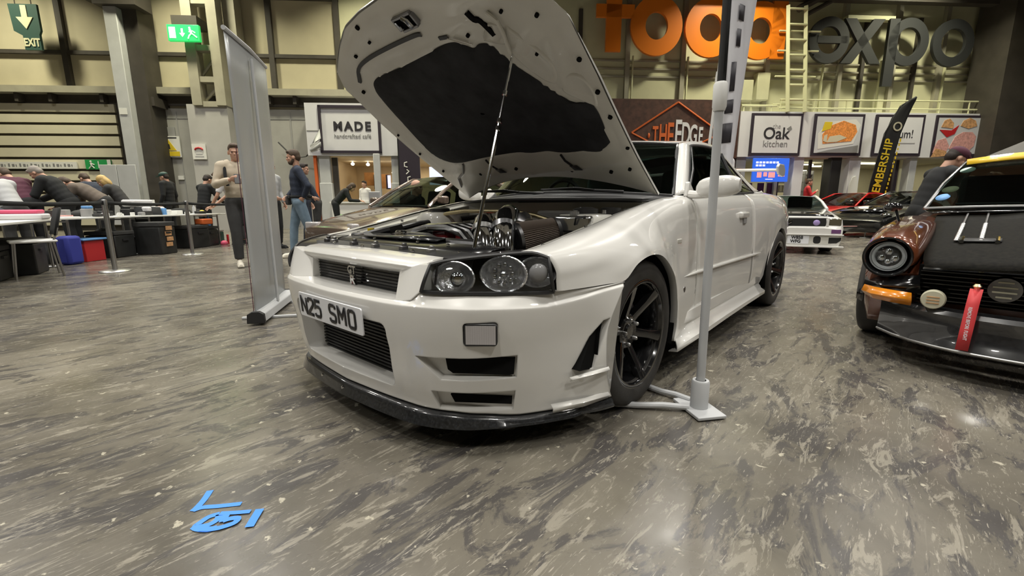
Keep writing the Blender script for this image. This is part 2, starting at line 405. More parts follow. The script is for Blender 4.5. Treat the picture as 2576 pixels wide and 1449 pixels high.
def bevel_paint(src, r):
    m = M[src].copy(); m.name = src+'_soft_edges'; nt = m.node_tree; bv = nd(nt, 'ShaderNodeBevel'); bv.inputs['Radius'].default_value = r; bv.samples = 4
    nt.links.new(bv.outputs[0], nt.nodes['Principled BSDF'].inputs['Normal']); nt.links.new(bv.outputs[0], nt.nodes['Principled BSDF'].inputs['Coat Normal']); return m
M['white_bumper'] = bevel_paint('white_paint', .008)
M['black_satin'] = mat('satin_black_panel', (.008, .008, .009), .25, 0, .25)
M['case_black'] = mat('black_storage_case', (.016, .017, .017), .5, noise=.3, nscale=6)
M['z_black'] = mat('deep_black_car_paint', (.006, .006, .0065), .2, 0, .8)
M['grey_lens'] = mat('pale_badge', (.50, .48, .36), .4)
M['purple_lens'] = mat('purple_lens', (.16, .07, .18), .25, 0, .6)
M['hid_lens'] = mat('violet_headlamp_glass', (.40, .30, .62), .2, 0, .8)
M['smoke_lens'] = mat('smoked_lens', (.10, .09, .06), .2, 0, .8)
M['ring_white'] = mat('white_lamp_ring', (.75, .77, .78), .3, 0, .5)
M['sticker'] = mat('pale_green_sticker', (.45, .55, .50), .5)
M['sticker_cream'] = mat('cream_sticker', (.62, .58, .40), .5)
M['canopy_grey'] = mat('grey_canopy_cloth', (.10, .095, .085), .75, noise=.15, nscale=3)
M['grey_dam'] = mat('dark_grey_lacquer', (.020, .020, .021), .2, 0, 1.0, noise=.3, nscale=60)
M['z_bonnet'] = mat('black_flake_bonnet', (.006, .0055, .004), .6, 0, 0, spec=.06, noise=.7, nscale=45)
M['reflector'] = mat('faceted_lamp_reflector', (.80, .80, .82), .16, .85, .3, bump=.9, nscale=55)
M['banner_back'] = mat('silver_banner_back', (.42, .435, .44), .38, .25, noise=.06, nscale=2)
M['letter_dark'] = mat('unlit_dark_letter', (.028, .030, .032), .6)
# ------------------------------------------------------------------ the hall shell (u along the back wall, off out from it)
def wbox(b, u0, u1, z0, z1, o0, o1, mi=0):
    c = WP((u0+u1)/2, (z0+z1)/2, (o0+o1)/2); return b.box(c, (abs(u1-u0), abs(o1-o0), abs(z1-z0)), rz=WROT, mi=mi)
def wpoly(b, pts, o0, o1, mi=0):
    return b.prism(pts, o0, o1, fr=lambda u, z, d: tuple(WP(u, z, d)), mi=mi)
def WX(): return WT
b = MB(); q = [WP(-27, 0, 33), WP(28, 0, 33), WP(28, 0, -8), WP(-27, 0, -8)]; b.add(q, [(0, 1, 2, 3)]); floor = struct('floor', b, M['floor'])
H = 10.8
# back wall with the shop openings left free
b = MB(); wbox(b, -27, -6.3, 2.65, H, 0, -.25); wbox(b, -27, -7.1, 0, 2.65, 0, -.25); struct('wall_back', b, M['cream'])
b = MB(); wbox(b, -6.3, 28, 4.2, H, 0, -.25); wbox(b, 19.4, 28, 0, 4.2, 0, -.25); struct('wall_back_shops', b, M['cream_pale'])
b = MB(); wbox(b, -13.9, -7.05, 0, 4.35, .12, 0); struct('wall_lower_grey', b, M['grey_paint'])
b = MB(); wbox(b, -27.2, -27, 0, H, 0, 33); struct('wall_left', b, M['cream'])
b = MB(); wbox(b, 28, 28.2, 0, H, 0, 33); struct('wall_right', b, M['cream'])
b = MB(); wbox(b, -27, 28, 0, H, 33, 33.2); struct('wall_front', b, M['cream'])
b = MB(); wbox(b, -27, 28, H, H+.2, -.2, 33.2); struct('ceiling', b, M['dark_steel'])
# dark steel trims of the panelled wall
b = MB()
for u in (-18.9, -15.65, -8.65, -6.3): wbox(b, u-.09, u+.09, 5.0, H, .14, 0)
for u0, u1 in ((-20, -13.5), (-12.6, -11.6), (-10.0, -6.2)): wbox(b, u0, u1, 6.12, 6.24, .12, 0)
wbox(b, -20, -6.2, 8.05, 8.2, .12, 0); struct('trim_1', b, M['dark_steel'])
b = MB(); wbox(b, -20, -13.7, 4.78, 5.0, .45, 0); wbox(b, -12.6, -11.4, 4.78, 5.0, .45, 0); wbox(b, -10.3, -4.2, 4.78, 5.0, .45, 0); struct('trim_2', b, M['beam'])
b = MB(); wbox(b, -20, -4.2, 4.45, 4.80, .10, -.02)
for u in (-17.3, -16.2, -14.5, -8.8, -7.9): wbox(b, u-.06, u+.06, 4.5, 4.78, .35, 0)
struct('trim_3', b, M['dark_steel'])
b = MB()
for z in (5.70, 5.98, 6.27): wbox(b, 1.5, 19, z-.03, z+.03, .06, 0)
for u in (4.45, 6.62, 10.0, 13.0, 15.2, 17.2): wbox(b, u-.12, u+.05, 4.2, 8.6, .16, 0)
struct('trim_4', b, M['beam'])
b = MB()
for u in (2.6, 13.9, 16.1): wbox(b, u-.07, u+.07, 4.2, 8.0, .12, 0)
struct('trim_5', b, M['dark_steel'])
b = MB()
for u in (4.6, 6.75, 12.2, 14.6, 17.3): wbox(b, u-.02, u+.03, 4.3, 6.4, .22, .14)
struct('trim_6', b, M['yellow_rail'])
# conduit boxes, pale patches beside the ladder
for u, z, w, h_, lab in ((8.9, 5.2, .9, .75, 'pale equipment cabinet on the wall under the last orange letter'), (9.75, 5.35, .5, 1.0, 'narrow cream cabinet on the wall left of the ladder')):
    b = MB(); wbox(b, u-w/2, u+w/2, z-h_/2, z+h_/2, .35, .0); solo('wall_cabinet', b, M['cream_pale'], lab, 'cabinet', bevel=.02)
# dark roof steel over the right side
b = MB()
for z in (8.35, 9.3): wbox(b, 1.5, 20, z-.12, z+.12, .9, .6)
for k in range(10): u = 2+k*1.9; b.tube([WP(u, 8.35, .75), WP(u+.95, 9.3, .75), WP(u+1.9, 8.35, .75)], .06, 6)
struct('trim_7', b, M['dark_steel'])
b = MB(); b.tube([WP(10.6, 7.95, .7), WP(12.6, 9.0, .7)], .13, 8); b.tube([WP(10.9, 7.75, .7), WP(12.9, 8.8, .7)], .08, 8); tag(b.build('roof_brace', M['dark_steel'], None), 'slanting steel roof brace above the head of the ladder', 'brace')
b = MB(); wbox(b, 12.7, 14.6, 7.72, 7.86, .55, .3); solo('strip_bracket', b, M['yellow_rail'], 'short cream steel channel above the dark lettering', 'bracket')
b = MB(); wbox(b, 18.35, 20.6, 0, H, 1.5, .2); struct('column_right', b, M['dark_steel'])
# ------------------------------------------------------------------ left: shutter, columns, posts
b = MB(); wbox(b, -20, -14.15, 0, 4.48, .10, 0, 1)
zs = [4.46, 4.10, 3.74, 3.36, 2.95, 2.55, 2.14, 1.73, 1.32, .92, .5, .1]
for a, c in zip(zs, zs[1:]): wbox(b, -20, -14.25, c+.09, a, .18, .08, 0)
tag(b.build('roller_shutter', [M['shutter'], M['dark_steel']], None), 'wide cream slatted shutter in the lower wall at far left', 'shutter')
b = MB(); wbox(b, -18.9, -15.8, 2.22, 2.46, .24, .19); s1 = solo('notice_strip', b, M['white_plain'], 'long white notice strip across the cream shutter', 'sign')
letters('notice_letters', 'Keep this exit clear at all times', .16, M['grey_ink'], s1, WP(-17.3, 2.34, .245), WT, (0, 0, 1), .004)
bpy.data.objects.remove(s1.children[0])
b = MB()
for k in range(22): wbox(b, -18.6+k*.125, -18.6+k*.125+.03+.05*((k*7) % 3)/2, 2.31, 2.37+.03*((k*5) % 3)/2, .250, .24)
part('notice_print', b, M['grey_ink'], s1)
b = MB(); wbox(b, -15.5, -14.62, 2.20, 2.54, .24, .19); s1 = solo('exit_sign', b, M['green_sign'], 'small green exit sign on the cream shutter beside the silver post', 'sign')
b = MB(); b.ball(WP(-15.30, 2.47, .245), (.035, .035, .035)); b.tube([WP(-15.30, 2.43, .25), WP(-15.28, 2.33, .25)], .03, 6); b.tube([WP(-15.28, 2.33, .25), WP(-15.38, 2.23, .25)], .018, 6); b.tube([WP(-15.28, 2.33, .25), WP(-15.2, 2.24, .25)], .018, 6); b.tube([WP(-15.29, 2.41, .25), WP(-15.18, 2.36, .25)], .015, 6); part('running_figure', b, M['white_plain'], s1)
b = MB(); wbox(b, -15.06, -15.03, 2.25, 2.49, .25, .24); wbox(b, -14.74, -14.62, 2.20, 2.54, .25, .24); part('sign_arrow', b, M['white_plain'], s1)
b = MB(); wbox(b, -13.42, -13.02, 0, 7.3, 1.15, .85); sp_ = solo('silver_post', b, M['pale_grey'], 'tall pale silver post in front of the dark column at left', 'post', bevel=.02)
b = MB(); wbox(b, -13.38, -13.14, 3.94, 4.13, 1.17, 1.15); part('post_label', b, M['white_plain'], sp_)
b = MB(); wbox(b, -13.6, -12.3, 7.3, 7.75, 1.3, .5); wbox(b, -14.2, -13.3, 7.6, 7.9, 1.0, .5); part('post_head', b, M['dark_steel'], sp_)
b = MB(); wbox(b, -13.0, -12.55, 0, H, .9, .1); wbox(b, -13.1, -12.45, 4.3, 4.6, .8, 0); struct('column_left', b, M['dark_steel'])
b = MB(); b.tube([WP(-13.75, 7.9, .6), WP(-13.6, 6.0, .6), WP(-13.65, 2.3, .6)], .05, 6); solo('wall_pipe', b, M['dark_steel'], 'thin dark pipe running down beside the tall silver post', 'pipe')
for u0, u1, lab in ((-13.95, -13.42, 'grey display board to the left under the silver post'), (-13.40, -12.80, 'grey display board to the right under the silver post')):
    b = MB(); wbox(b, u0, u1, .25, 2.25, 1.65, 1.60); o = solo('display_board', b, M['pale_grey'], lab, 'display board', bevel=.01)
    b = MB()
    for u in (u0+.03, u1-.03): b.tube([WP(u, 0, 1.62), WP(u, 2.24, 1.62)], .02, 6)
    part('board_leg', b, M['steel'], o)
b = MB()
for u in (-10.92, -10.12): wbox(b, u-.16, u+.16, 4.3, H, 1.0, .6)
for z in (4.35, 5.15, 6.15, 7.6): wbox(b, -11, -10.05, z-.09, z+.09, .95, .65)
for z0, z1 in ((4.4, 5.1), (5.2, 6.1)): b.tube([WP(-10.9, z0, .7), WP(-10.15, z1, .7)], .05, 6)
wbox(b, -9.95, -9.55, 4.3, H, .6, .1)
struct('column_lattice', b, M['beam'])
b = MB(); wbox(b, -11.35, -10.0, 0, 4.35, .9, .12); struct('column_base', b, M['grey_pale'])
b = MB()
for u in (-12.95, -12.2, -9.2, -8.2): wbox(b, u-.02, u+.02, .1, 4.25, .135, .12)
wbox(b, -13.0, -7.2, 4.0, 4.03, .135, .12); wbox(b, -12.8, -12.3, 3.1, 3.7, .16, .12); struct('trim_8', b, M['grey_plastic'])
b = MB(); wbox(b, -12.4, -12.2, 1.84, 1.98, .17, .13); solo('wall_notice', b, M['white_plain'], 'tiny white notice on the grey wall above a man in a black cap', 'notice')
# signs on the left wall
b = MB(); wbox(b, -12.94, -12.16, 2.64, 3.38, .20, .16); s1 = solo('warning_sign', b, M['white_plain'], 'white and yellow warning sign with a yellow triangle', 'sign')
b = MB(); wbox(b, -12.90, -12.20, 2.68, 2.84, .215, .20); wpoly(b, [(-12.80, 2.88), (-12.30, 2.88), (-12.55, 3.26)], .20, .215); part('yellow_panel', b, M['yellow'], s1)
b = MB(); wpoly(b, [(-12.60, 2.93), (-12.50, 2.93), (-12.52, 3.10), (-12.58, 3.10)], .215, .222); wbox(b, -12.85, -12.25, 3.30, 3.34, .205, .20); part('sign_symbol', b, M['ink'], s1)
b = MB(); wbox(b, -11.32, -10.86, 2.50, 3.02, .95, .91); s1 = solo('phone_sign', b, M['white_plain'], 'white sign with a red telephone handset on the grey column', 'sign')
b = MB(); b.tube([WP(-11.22, 2.82, .955), WP(-11.18, 2.87, .955), WP(-11.09, 2.89, .955), WP(-11.0, 2.87, .955), WP(-10.96, 2.82, .955)], .030, 8); part('red_handset', b, M['red'], s1)
b = MB(); wbox(b, -11.2, -10.98, 2.66, 2.69, .955, .95); wbox(b, -11.24, -10.94, 2.58, 2.61, .955, .95); part('sign_print', b, M['pale_ink'], s1)
b = MB(); wpoly(b, [(-16.60, 7.42), (-15.72, 7.42), (-15.72, 6.62), (-15.78, 6.50), (-15.78, 6.02), (-16.30, 6.02), (-16.30, 6.46), (-16.55, 6.60)], .80, .72); s1 = solo('hanging_exit_sign', b, M['green_dark'], 'large dark green hanging EXIT sign with a white down arrow', 'sign')
b = MB(); wpoly(b, [(-16.22, 7.38), (-16.04, 7.38), (-16.04, 7.02), (-15.88, 7.02), (-16.13, 6.66), (-16.40, 7.02), (-16.22, 7.02)], .82, .80); part('down_arrow', b, M['cream_pale'], s1)
letters('exit_letters', 'EXIT', .34, M['cream_pale'], s1, WP(-16.04, 6.24, .81), WT, (0, 0, 1), .01, .012, .72)
b = MB(); b.tube([WP(-16.4, 7.4, .76), WP(-16.4, H, .76)], .015, 6); b.tube([WP(-15.9, 7.4, .76), WP(-15.9, H, .76)], .015, 6); part('hanger_wire', b, M['dark_steel'], s1)
b = MB(); wbox(b, -11.42, -10.42, 6.24, 6.74, 1.28, 1.16); s1 = solo('emergency_exit_light', b, M['green_lit'], 'lit green emergency exit light on the lattice column', 'exit sign', bevel=.01)
b = MB(); wbox(b, -11.36, -11.16, 6.32, 6.66, 1.29, 1.28); wpoly(b, [(-10.98, 6.62), (-10.92, 6.62), (-10.92, 6.48), (-10.86, 6.48), (-10.95, 6.36), (-11.04, 6.48), (-10.98, 6.48)], 1.29, 1.28); part('door_and_arrow', b, M['white_lit'], s1)
b = MB(); b.ball(WP(-10.70, 6.64, 1.285), (.035, .02, .035)); b.tube([WP(-10.70, 6.60, 1.285), WP(-10.66, 6.48, 1.285)], .035, 6); b.tube([WP(-10.66, 6.48, 1.285), WP(-10.58, 6.42, 1.285), WP(-10.50, 6.35, 1.285)], .02, 6); b.tube([WP(-10.66, 6.48, 1.285), WP(-10.74, 6.40, 1.285), WP(-10.78, 6.31, 1.285)], .02, 6); b.tube([WP(-10.74, 6.52, 1.285), WP(-10.62, 6.55, 1.285), WP(-10.54, 6.49, 1.285)], .016, 6); part('running_figure', b, M['white_lit'], s1)
b = MB(); wbox(b, -11.3, -10.5, 6.74, 7.05, 1.2, .6); part('light_bracket', b, M['dark_steel'], s1)
b = MB(); b.tube([WP(-8.55, 3.15+.0, .5), WP(-8.2, 2.78, .5), WP(-7.9, 2.62, .5), WP(-7.6, 2.66, .5), WP(-7.35, 2.78, .7)], .025, 6); solo('sagging_cable', b, M['black_plastic'], 'black cable sagging from the grey wall to the white café front', 'cable')
# ------------------------------------------------------------------ shops
def shop(u0, u1, depth, wallm, floorz=.02, ceil=2.62):
    b = MB(); wbox(b, u0, u1, 0, ceil+.1, -depth-.1, -depth); wbox(b, u0-.1, u0, 0, ceil+.1, -depth, .6); wbox(b, u1, u1+.1, 0, ceil+.1, -depth, .6); wbox(b, u0, u1, ceil, ceil+.1, -depth, .6); return b
struct('wall_shop_warm', shop(-6.9, 4.2, 3.6, None), M['shop_warm'])
struct('wall_shop_pale', shop(8.75, 19.3, 4.2, None), M['shop_pale'])
struct('wall_shop_dark', shop(4.32, 8.62, 2.0, None), M['shop_dark'])
b = MB(); wbox(b, -6.3, 4.3, 2.7, 4.4, .2, -.2); struct('wall_shop_header', b, M['cream_pale'])
# café on the left
b = MB(); wbox(b, -7.42, -4.12, 2.66, 4.46, .8, .0); f1 = solo('cafe_fascia', b, M['white_sign'], 'white café fascia with the framed MADE sign', 'fascia')
b = MB()
for q in ((-6.95, -6.86, 2.74, 4.38), (-4.88, -4.79, 2.74, 4.38), (-6.95, -4.79, 4.29, 4.38), (-6.95, -4.79, 2.74, 2.83)): wbox(b, *q, .86, .80)
part('sign_frame', b, M['frame_dark'], f1)
letters('fascia_letters', 'MADE', .42, M['ink'], f1, WP(-5.80, 3.66, .81), WT, (0, 0, 1), .012, .016, 1.0, 1.30)
letters('fascia_letters', 'handcrafted café', .21, M['grey_ink'], f1, WP(-5.80, 3.33, .81), WT, (0, 0, 1), .006, 0, .92, 1.02)
b = MB(); q = [WP(-7.32, 2.95, .82), WP(-6.90, 3.55, .95), WP(-6.86, 3.22, 1.02), WP(-7.30, 3.02, .84)]; b.add(q, [(0, 1, 2), (0, 2, 3)]); q = [WP(-7.34, 2.85, .82), WP(-6.88, 3.12, .98), WP(-6.92, 2.95, .84), WP(-7.30, 2.78, .82)]; b.add(q, [(0, 1, 2), (0, 2, 3)])
part('torn_flap', b, M['pale_grey'], f1, solid=.01)
b = MB(); wbox(b, -7.40, -6.93, 3.50, 3.53, .812, .80); part('fascia_seam', b, M['grey_plastic'], f1)
for u0, u1, lab in ((-7.10, -6.72, 'grey shopfront post left of the warm café window'), (-4.50, -4.12, 'light grey shopfront post right of the warm café window')):
    b = MB(); wbox(b, u0, u1, 0, 2.66, .7, .45); wbox(b, u0-.03, u1+.03, 0, 1.7, .72, .45); solo('shopfront_post', b, M['pale_grey'], lab, 'post', bevel=.02)
b = MB(); wbox(b, -7.28, -7.18, 0, 2.66, .72, .6); solo('orange_post', b, M['orange_sign'], 'thin orange upright at the left edge of the café front', 'post')
b = MB(); wbox(b, -6.7, -6.5, .9, 2.66, .5, .4); struct('window_1', b, M['dark_steel'])
b = MB(); wbox(b, -5.05, -4.82, 0, 2.7, 1.15, 1.0); solo('steel_upright', b, M['pale_grey'], 'slim grey steel upright in front of the café window', 'post', bevel=.02)
b = MB(); wbox(b, -6.7, -5.2, .05, .98, .9, .45); o = solo('cafe_counter', b, M['white_plain'], 'white café counter under the warm window', 'counter', bevel=.02)
b = MB(); wbox(b, -6.75, -4.0, .96, 1.02, .95, .40); part('counter_top', b, M['white_plain'], o)
b = MB(); wbox(b, -6.15, -5.75, 1.72, 2.25, -1.9, -2.3); o = solo('wall_cupboard', b, M['wood'], 'light wooden wall cupboard inside the café', 'cupboard', bevel=.01)
for u, lab in ((-5.62, 'menu screen beside the wooden cupboard in the café'), (-5.12, 'second menu screen, right of the first in the café')):
    b = MB(); wbox(b, u-.10, u+.06, 1.55, 2.15, -1.75, -1.85); o = solo('menu_screen', b, M['frame_dark'], lab, 'screen'); b = MB(); wbox(b, u-.02, u+.10, 1.60, 2.12, -1.72, -1.75); part('lit_panel', b, M['screen_text'], o)
b = MB(); wbox(b, -5.50, -5.20, 1.6, 2.2, -2.2, -2.3); solo('cafe_shelf', b, M['wood'], 'open wooden shelf between the two café screens', 'shelf')
for k, (u, z) in enumerate(((-6.9+.55, 2.52), (-5.75, 2.50), (-5.45, 2.42), (-4.75, 2.18))):
    b = MB(); b.ball(WP(u, z, -1.0), (.07, .07, .06)); b.tube([WP(u, z, -1.0), WP(u, 2.62, -1.0)], .012, 6); solo('pendant_lamp', b, M['lamp_white'], ['small lit lamp at the café ceiling nearest the left post', 'lit lamp above the wooden cupboard', 'lit lamp hanging right of the wooden cupboard', 'low lit lamp at the right end of the café'][k], 'lamp')
_l = bpy.data.lights.new('cafe_light', 'AREA'); _l.shape = 'RECTANGLE'; _l.size = 5; _l.size_y = 2; _l.energy = 130; _l.color = (1, .88, .66); _o = bpy.data.objects.new('cafe_light', _l); COL.objects.link(_o); _o.location = WP(-2.5, 2.58, -1.6); _o.rotation_euler = (0, 0, WROT)
b = MB(); wbox(b, -4.25, -4.16, 0, 2.7, .75, .5); wbox(b, -4.06, -4.0, 0, 2.7, .75, .5); wbox(b, -3.9, -3.83, 0, 2.7, .7, .45); struct('door_1', b, M['dark_steel'])
b = MB(); wbox(b, -3.26, -2.60, 1.68, 2.38, -.6, -.66); o = solo('wall_screen', b, M['screen_white'], 'bright white wall screen seen under the bonnet edge', 'screen'); b = MB(); wbox(b, -3.05, -2.70, 1.76, 1.84, -.59, -.6); part('red_caption', b, M['screen_red'], o)
# dark feather banner in front of the café
b = MB(); wpoly(b, [(-4.10, .95), (-3.36, .95), (-3.38, 2.6), (-3.60, 3.15), (-3.95, 3.34), (-4.10, 3.30)], 1.32, 1.29); o = solo('feather_banner', b, M['frame_dark'], 'dark feather banner with slanted white lettering outside the café', 'banner')
b = MB(); b.tube([WP(-4.12, 0, 1.3), WP(-4.12, 3.3, 1.3)], .025, 8); b.lathe([(0, 0), (.3, 0), (.3, .03), (0, .03)], c=WP(-4.12, 0, 1.3), n=20); part('banner_pole', b, M['black_plastic'], o)
b = MB()
for k, z in enumerate((2.30, 2.05, 1.80, 1.55, 1.30, 1.10)):
    u = -3.92+.05*k; 
    if k % 2: b.tube([WP(u, z-.08, 1.33), WP(u+.10, z+.02, 1.33), WP(u+.02, z+.08, 1.33)], .022, 6)
    else: b.tube([WP(u+.10, z+.09, 1.33), WP(u, z+.06, 1.33), WP(u, z-.06, 1.33), WP(u+.10, z-.09, 1.33)], .022, 6)
part('banner_print', b, M['white_plain'], o)
# THE EDGE
b = MB(); wbox(b, 3.2, 8.62, 2.62, 4.72, .85, 0); f1 = solo('bar_fascia', b, M['wood_dark'], 'dark wooden fascia with THE EDGE in orange and white', 'fascia')
b = MB()
for p, q in (((4.45, 3.52), (6.18, 4.62)), ((6.18, 4.62), (7.92, 3.52)), ((4.45, 3.52), (6.18, 2.70)), ((7.92, 3.52), (6.18, 2.70))): b.tube([WP(p[0], p[1], .87), WP(q[0], q[1], .87)], .032, 4)
part('diamond_outline', b, M['orange_sign'], f1)
def skew(b, du, k):   # letters that grow towards the middle of the diamond
    return b
for i, (ch, u, h_) in enumerate((('T', 5.36, .62), ('H', 5.66, .80), ('E', 5.94, .95))): letters('edge_letters', ch, h_*1.35, M['orange_sign'], f1, WP(u, 3.42-.02*i, .87), WT, (0, 0, 1), .03, .02, .42)
for i, (ch, u, h_) in enumerate((('E', 6.24, 1.0), ('D', 6.54, .86), ('G', 6.84, .74), ('E', 7.12, .62))): letters('edge_letters', ch, h_*1.35, M['white_sign'], f1, WP(u, 3.46-.02*i, .87), WT, (0, 0, 1), .03, .02, .42)
b = MB(); b.ball(WP(5.12, 3.42, .86), (.06, .04, .10)); part('edge_dot', b, M['orange_sign'], f1)
b = MB(); wbox(b, 4.3, 4.6, 0, 2.7, .8, .3); wbox(b, 8.35, 8.62, 0, 2.7, .8, .3); struct('trim_9', b, M['wood_dark'])
# white food fascia and its four framed boards
b = MB(); wbox(b, 8.62, 19.45, 2.66, 4.32, .9, 0); f1 = solo('food_fascia', b, M['white_sign'], 'long white fascia carrying four framed food boards', 'fascia')
def board(name, u0, u1, z0, z1, lab, ground):
    b = MB(); wbox(b, u0, u1, z0, z1, .95, .90); o = solo(name, b, M['frame_dark'], lab, 'sign', bevel=.006)
    b = MB(); wbox(b, u0+.10, u1-.10, z0+.10, z1-.10, .96, .95); part('board_face', b, ground, o); return o
o = board('framed_sign', 9.04, 11.08, 2.70, 4.25, 'dark framed white board reading the Oak kitchen', M['white_sign'])
letters('board_letters', 'the', .24, M['pale_ink'], o, WP(10.05, 3.78, .965), WT, (0, 0, 1), .006)
letters('board_letters', 'Oak', .60, M['ink'], o, WP(10.05, 3.50, .965), WT, (0, 0, 1), .006, .008)
letters('board_letters', 'kitchen', .34, M['grey_ink'], o, WP(10.05, 3.13, .965), WT, (0, 0, 1), .006)
b = MB(); wpoly(b, [(10.46, 3.70), (10.60, 3.80), (10.66, 3.68), (10.56, 3.60)], .968, .96); part('leaf_mark', b, M['grey_ink'], o)
o = board('framed_picture', 11.54, 13.57, 2.71, 4.25, 'dark framed photo of a filled golden baked potato', M['photo_grey'])
b = MB(); wpoly(b, [(11.78, 2.95), (13.2, 3.15), (13.42, 3.85), (13.2, 4.05), (12.1, 3.95), (11.72, 3.5)], .966, .96); part('dish', b, M['white_plain'], o)
b = MB(); wpoly(b, [(11.95, 3.15), (13.1, 3.25), (13.3, 3.6), (13.2, 3.85), (12.7, 4.0), (12.15, 3.8), (11.9, 3.5)], .974, .966); part('filled_potato', b, M['orange_food'], o)
b = MB(); wpoly(b, [(12.1, 3.2), (12.5, 3.22), (12.9, 3.38), (12.6, 3.48), (12.2, 3.42)], .980, .974); wpoly(b, [(11.95, 3.25), (12.1, 3.2), (12.1, 3.5), (11.98, 3.45)], .980, .974); part('filling', b, M['shutter'], o)
b = MB(); wpoly(b, [(11.86, 3.6), (12.2, 3.7), (12.25, 3.95), (11.95, 3.95)], .978, .966); part('salad', b, M['yellow'], o)
b = MB(); wpoly(b, [(11.75, 2.82), (13.4, 2.82), (13.4, 3.10), (12.2, 2.92)], .978, .966); part('slate', b, M['grey_ink'], o)
o = board('framed_sign', 14.03, 16.06, 2.71, 4.25, 'dark framed white board behind the black feather banner', M['white_sign'])
letters('board_letters', 'yum!', .44, M['ink'], o, WP(15.25, 3.52, .965), WT, (0, 0, 1), .006, 0, .9)
b = MB(); wbox(b, 14.9, 15.75, 3.18, 3.21, .968, .96); part('board_line', b, M['pale_ink'], o)
o = board('framed_picture', 16.52, 18.48, 2.70, 4.25, 'dark framed photo of wraps, buns and pink cured meat', M['photo_grey'])
for nm, pts, mm in (('bun', [(16.75, 3.80), (16.85, 4.05), (17.05, 4.12), (17.25, 3.95), (17.25, 3.75)], 'tan'), ('bun', [(17.55, 3.85), (17.65, 4.05), (17.9, 4.15), (18.15, 4.05), (18.25, 3.85), (17.9, 3.75)], 'tan'), ('red_slice', [(16.70, 3.70), (17.2, 3.68), (17.48, 3.88), (17.35, 3.55), (17.05, 3.42)], 'red'), ('meat_plate', [(17.2, 3.0), (17.5, 2.85), (18.0, 2.85), (18.25, 3.1), (18.28, 3.45), (18.1, 3.62), (17.7, 3.62), (17.4, 3.45)], 'pinkfood'), ('wrap', [(16.55, 2.82), (17.1, 2.82), (17.2, 3.1), (17.0, 3.4), (16.7, 3.3), (16.6, 3.05)], 'pinkfood')):
    b = MB(); wpoly(b, pts, .972, .96); part(nm, b, M[mm], o)
b = MB(); wpoly(b, [(16.50, 2.66), (17.2, 2.72), (17.1, 2.9), (16.65, 3.0)], .978, .97); part('wrap_crust', b, M['tan'], o)
# rail on top of the fascia
b = MB()
for z in (4.80, 4.50): b.tube([WP(10.2, z-.02, .75), WP(18.9, z, .75)], .030, 8)
b.tube([WP(8.7, 4.55, .75), WP(10.1, 4.55, .75)], .04, 8)
o = tag(b.build('guard_rail', M['yellow_rail'], None), 'cream tubular guard rail along the top of the food fascia', 'railing')
for u in (8.8, 9.9, 10.25, 11.6, 12.9, 14.15, 15.45, 16.75, 18.0, 18.85):
    b = MB(); b.tube([WP(u, 4.30, .75), WP(u, 4.79 if u > 10 else 4.55, .75)], .026, 8); part('rail_post', b, M['yellow_rail'], o)
b = MB(); wbox(b, 10.2, 18.9, 4.32, 4.42, .5, .3); part('rail_kick_plate', b, M['yellow_rail'], o)
# ladder
b = MB()
for u0, u1 in ((10.42, 10.10), (11.10, 10.78)): b.tube([WP(u0, 4.3, .95), WP(u1, 8.0, .85)], .085, 4)
o = tag(b.build('wall_ladder', M['yellow_rail'], None), 'cream steel ladder climbing the wall between the big letters', 'ladder')
for k in range(7):
    z = 4.75+k*.52; d = (z-4.3)/3.7*.32; b = MB(); b.tube([WP(10.42-d, z, .92), WP(11.10-d, z, .92)], .045, 6); part('rung', b, M['yellow_rail'], o)
for z in (4.62, 5.62, 6.52, 7.2):
    b = MB(); b.tube([WP(9.95, z, .7), WP(11.55, z, .7)], .035, 6); part('ladder_bracket', b, M['yellow_rail'], o)
# the big letters stand off the wall
cxs = {'f': 3.60, 'o': 5.20, 'o2': 7.14, 'd': 9.0}
def ring(u, z, ro, ri, n=36): return u, z, ro, ri, n
def big_letter(name, lab, m, shapes):
    b = MB()
    for sh in shapes:
        if sh[0] == 'ring':
            _, u, z, au, az, t = sh; rows = []
            for (k, o_) in ((1, .62), (1, .50), (0, .50), (0, .62)):
                rows.append([WP(u+(au if k else au-t)*cos(2*pi*i/40), z+(az if k else az-t)*sin(2*pi*i/40), o_) for i in range(40)])
            b.grid(rows+[rows[0]], closed=True)
        elif sh[0] == 'box': wbox(b, sh[1], sh[2], sh[3], sh[4], .62, .50)
        elif sh[0] == 'poly': wpoly(b, sh[1], .62, .50)
    return solo(name, b, m, lab, 'letter', 'big letters on the wall')
S = 1.035
O_ = M['orange']
big_letter('wall_letter', 'big orange letter f on the wall, left of the two o letters', O_, [('box', 3.42, 3.98, 6.40, 8.6), ('box', 3.05, 4.45, 7.55, 7.98), ('poly', [(3.42, 8.5), (3.98, 8.5), (4.3, 8.95), (4.3, 9.3), (3.9, 9.25), (3.5, 8.95)])])
big_letter('wall_letter', 'first big orange letter o, nearest the f', O_, [('ring', 5.30, 7.30, .97, 1.02, .55)])
big_letter('wall_letter', 'second big orange letter o, partly behind the silver pole', O_, [('ring', 7.35, 7.28, .97, 1.02, .55)])
big_letter('wall_letter', 'big orange letter d on the wall beside the ladder', O_, [('ring', 9.28, 7.22, .97, 1.0, .55), ('box', 9.70, 10.26, 6.26, 9.4)])
D_ = M['letter_dark']
big_letter('wall_letter', 'dark unlit letter e right of the ladder', D_, [('ring', 12.0, 6.95, .80, .82, .34), ('box', 11.5, 12.75, 6.85, 7.10)])
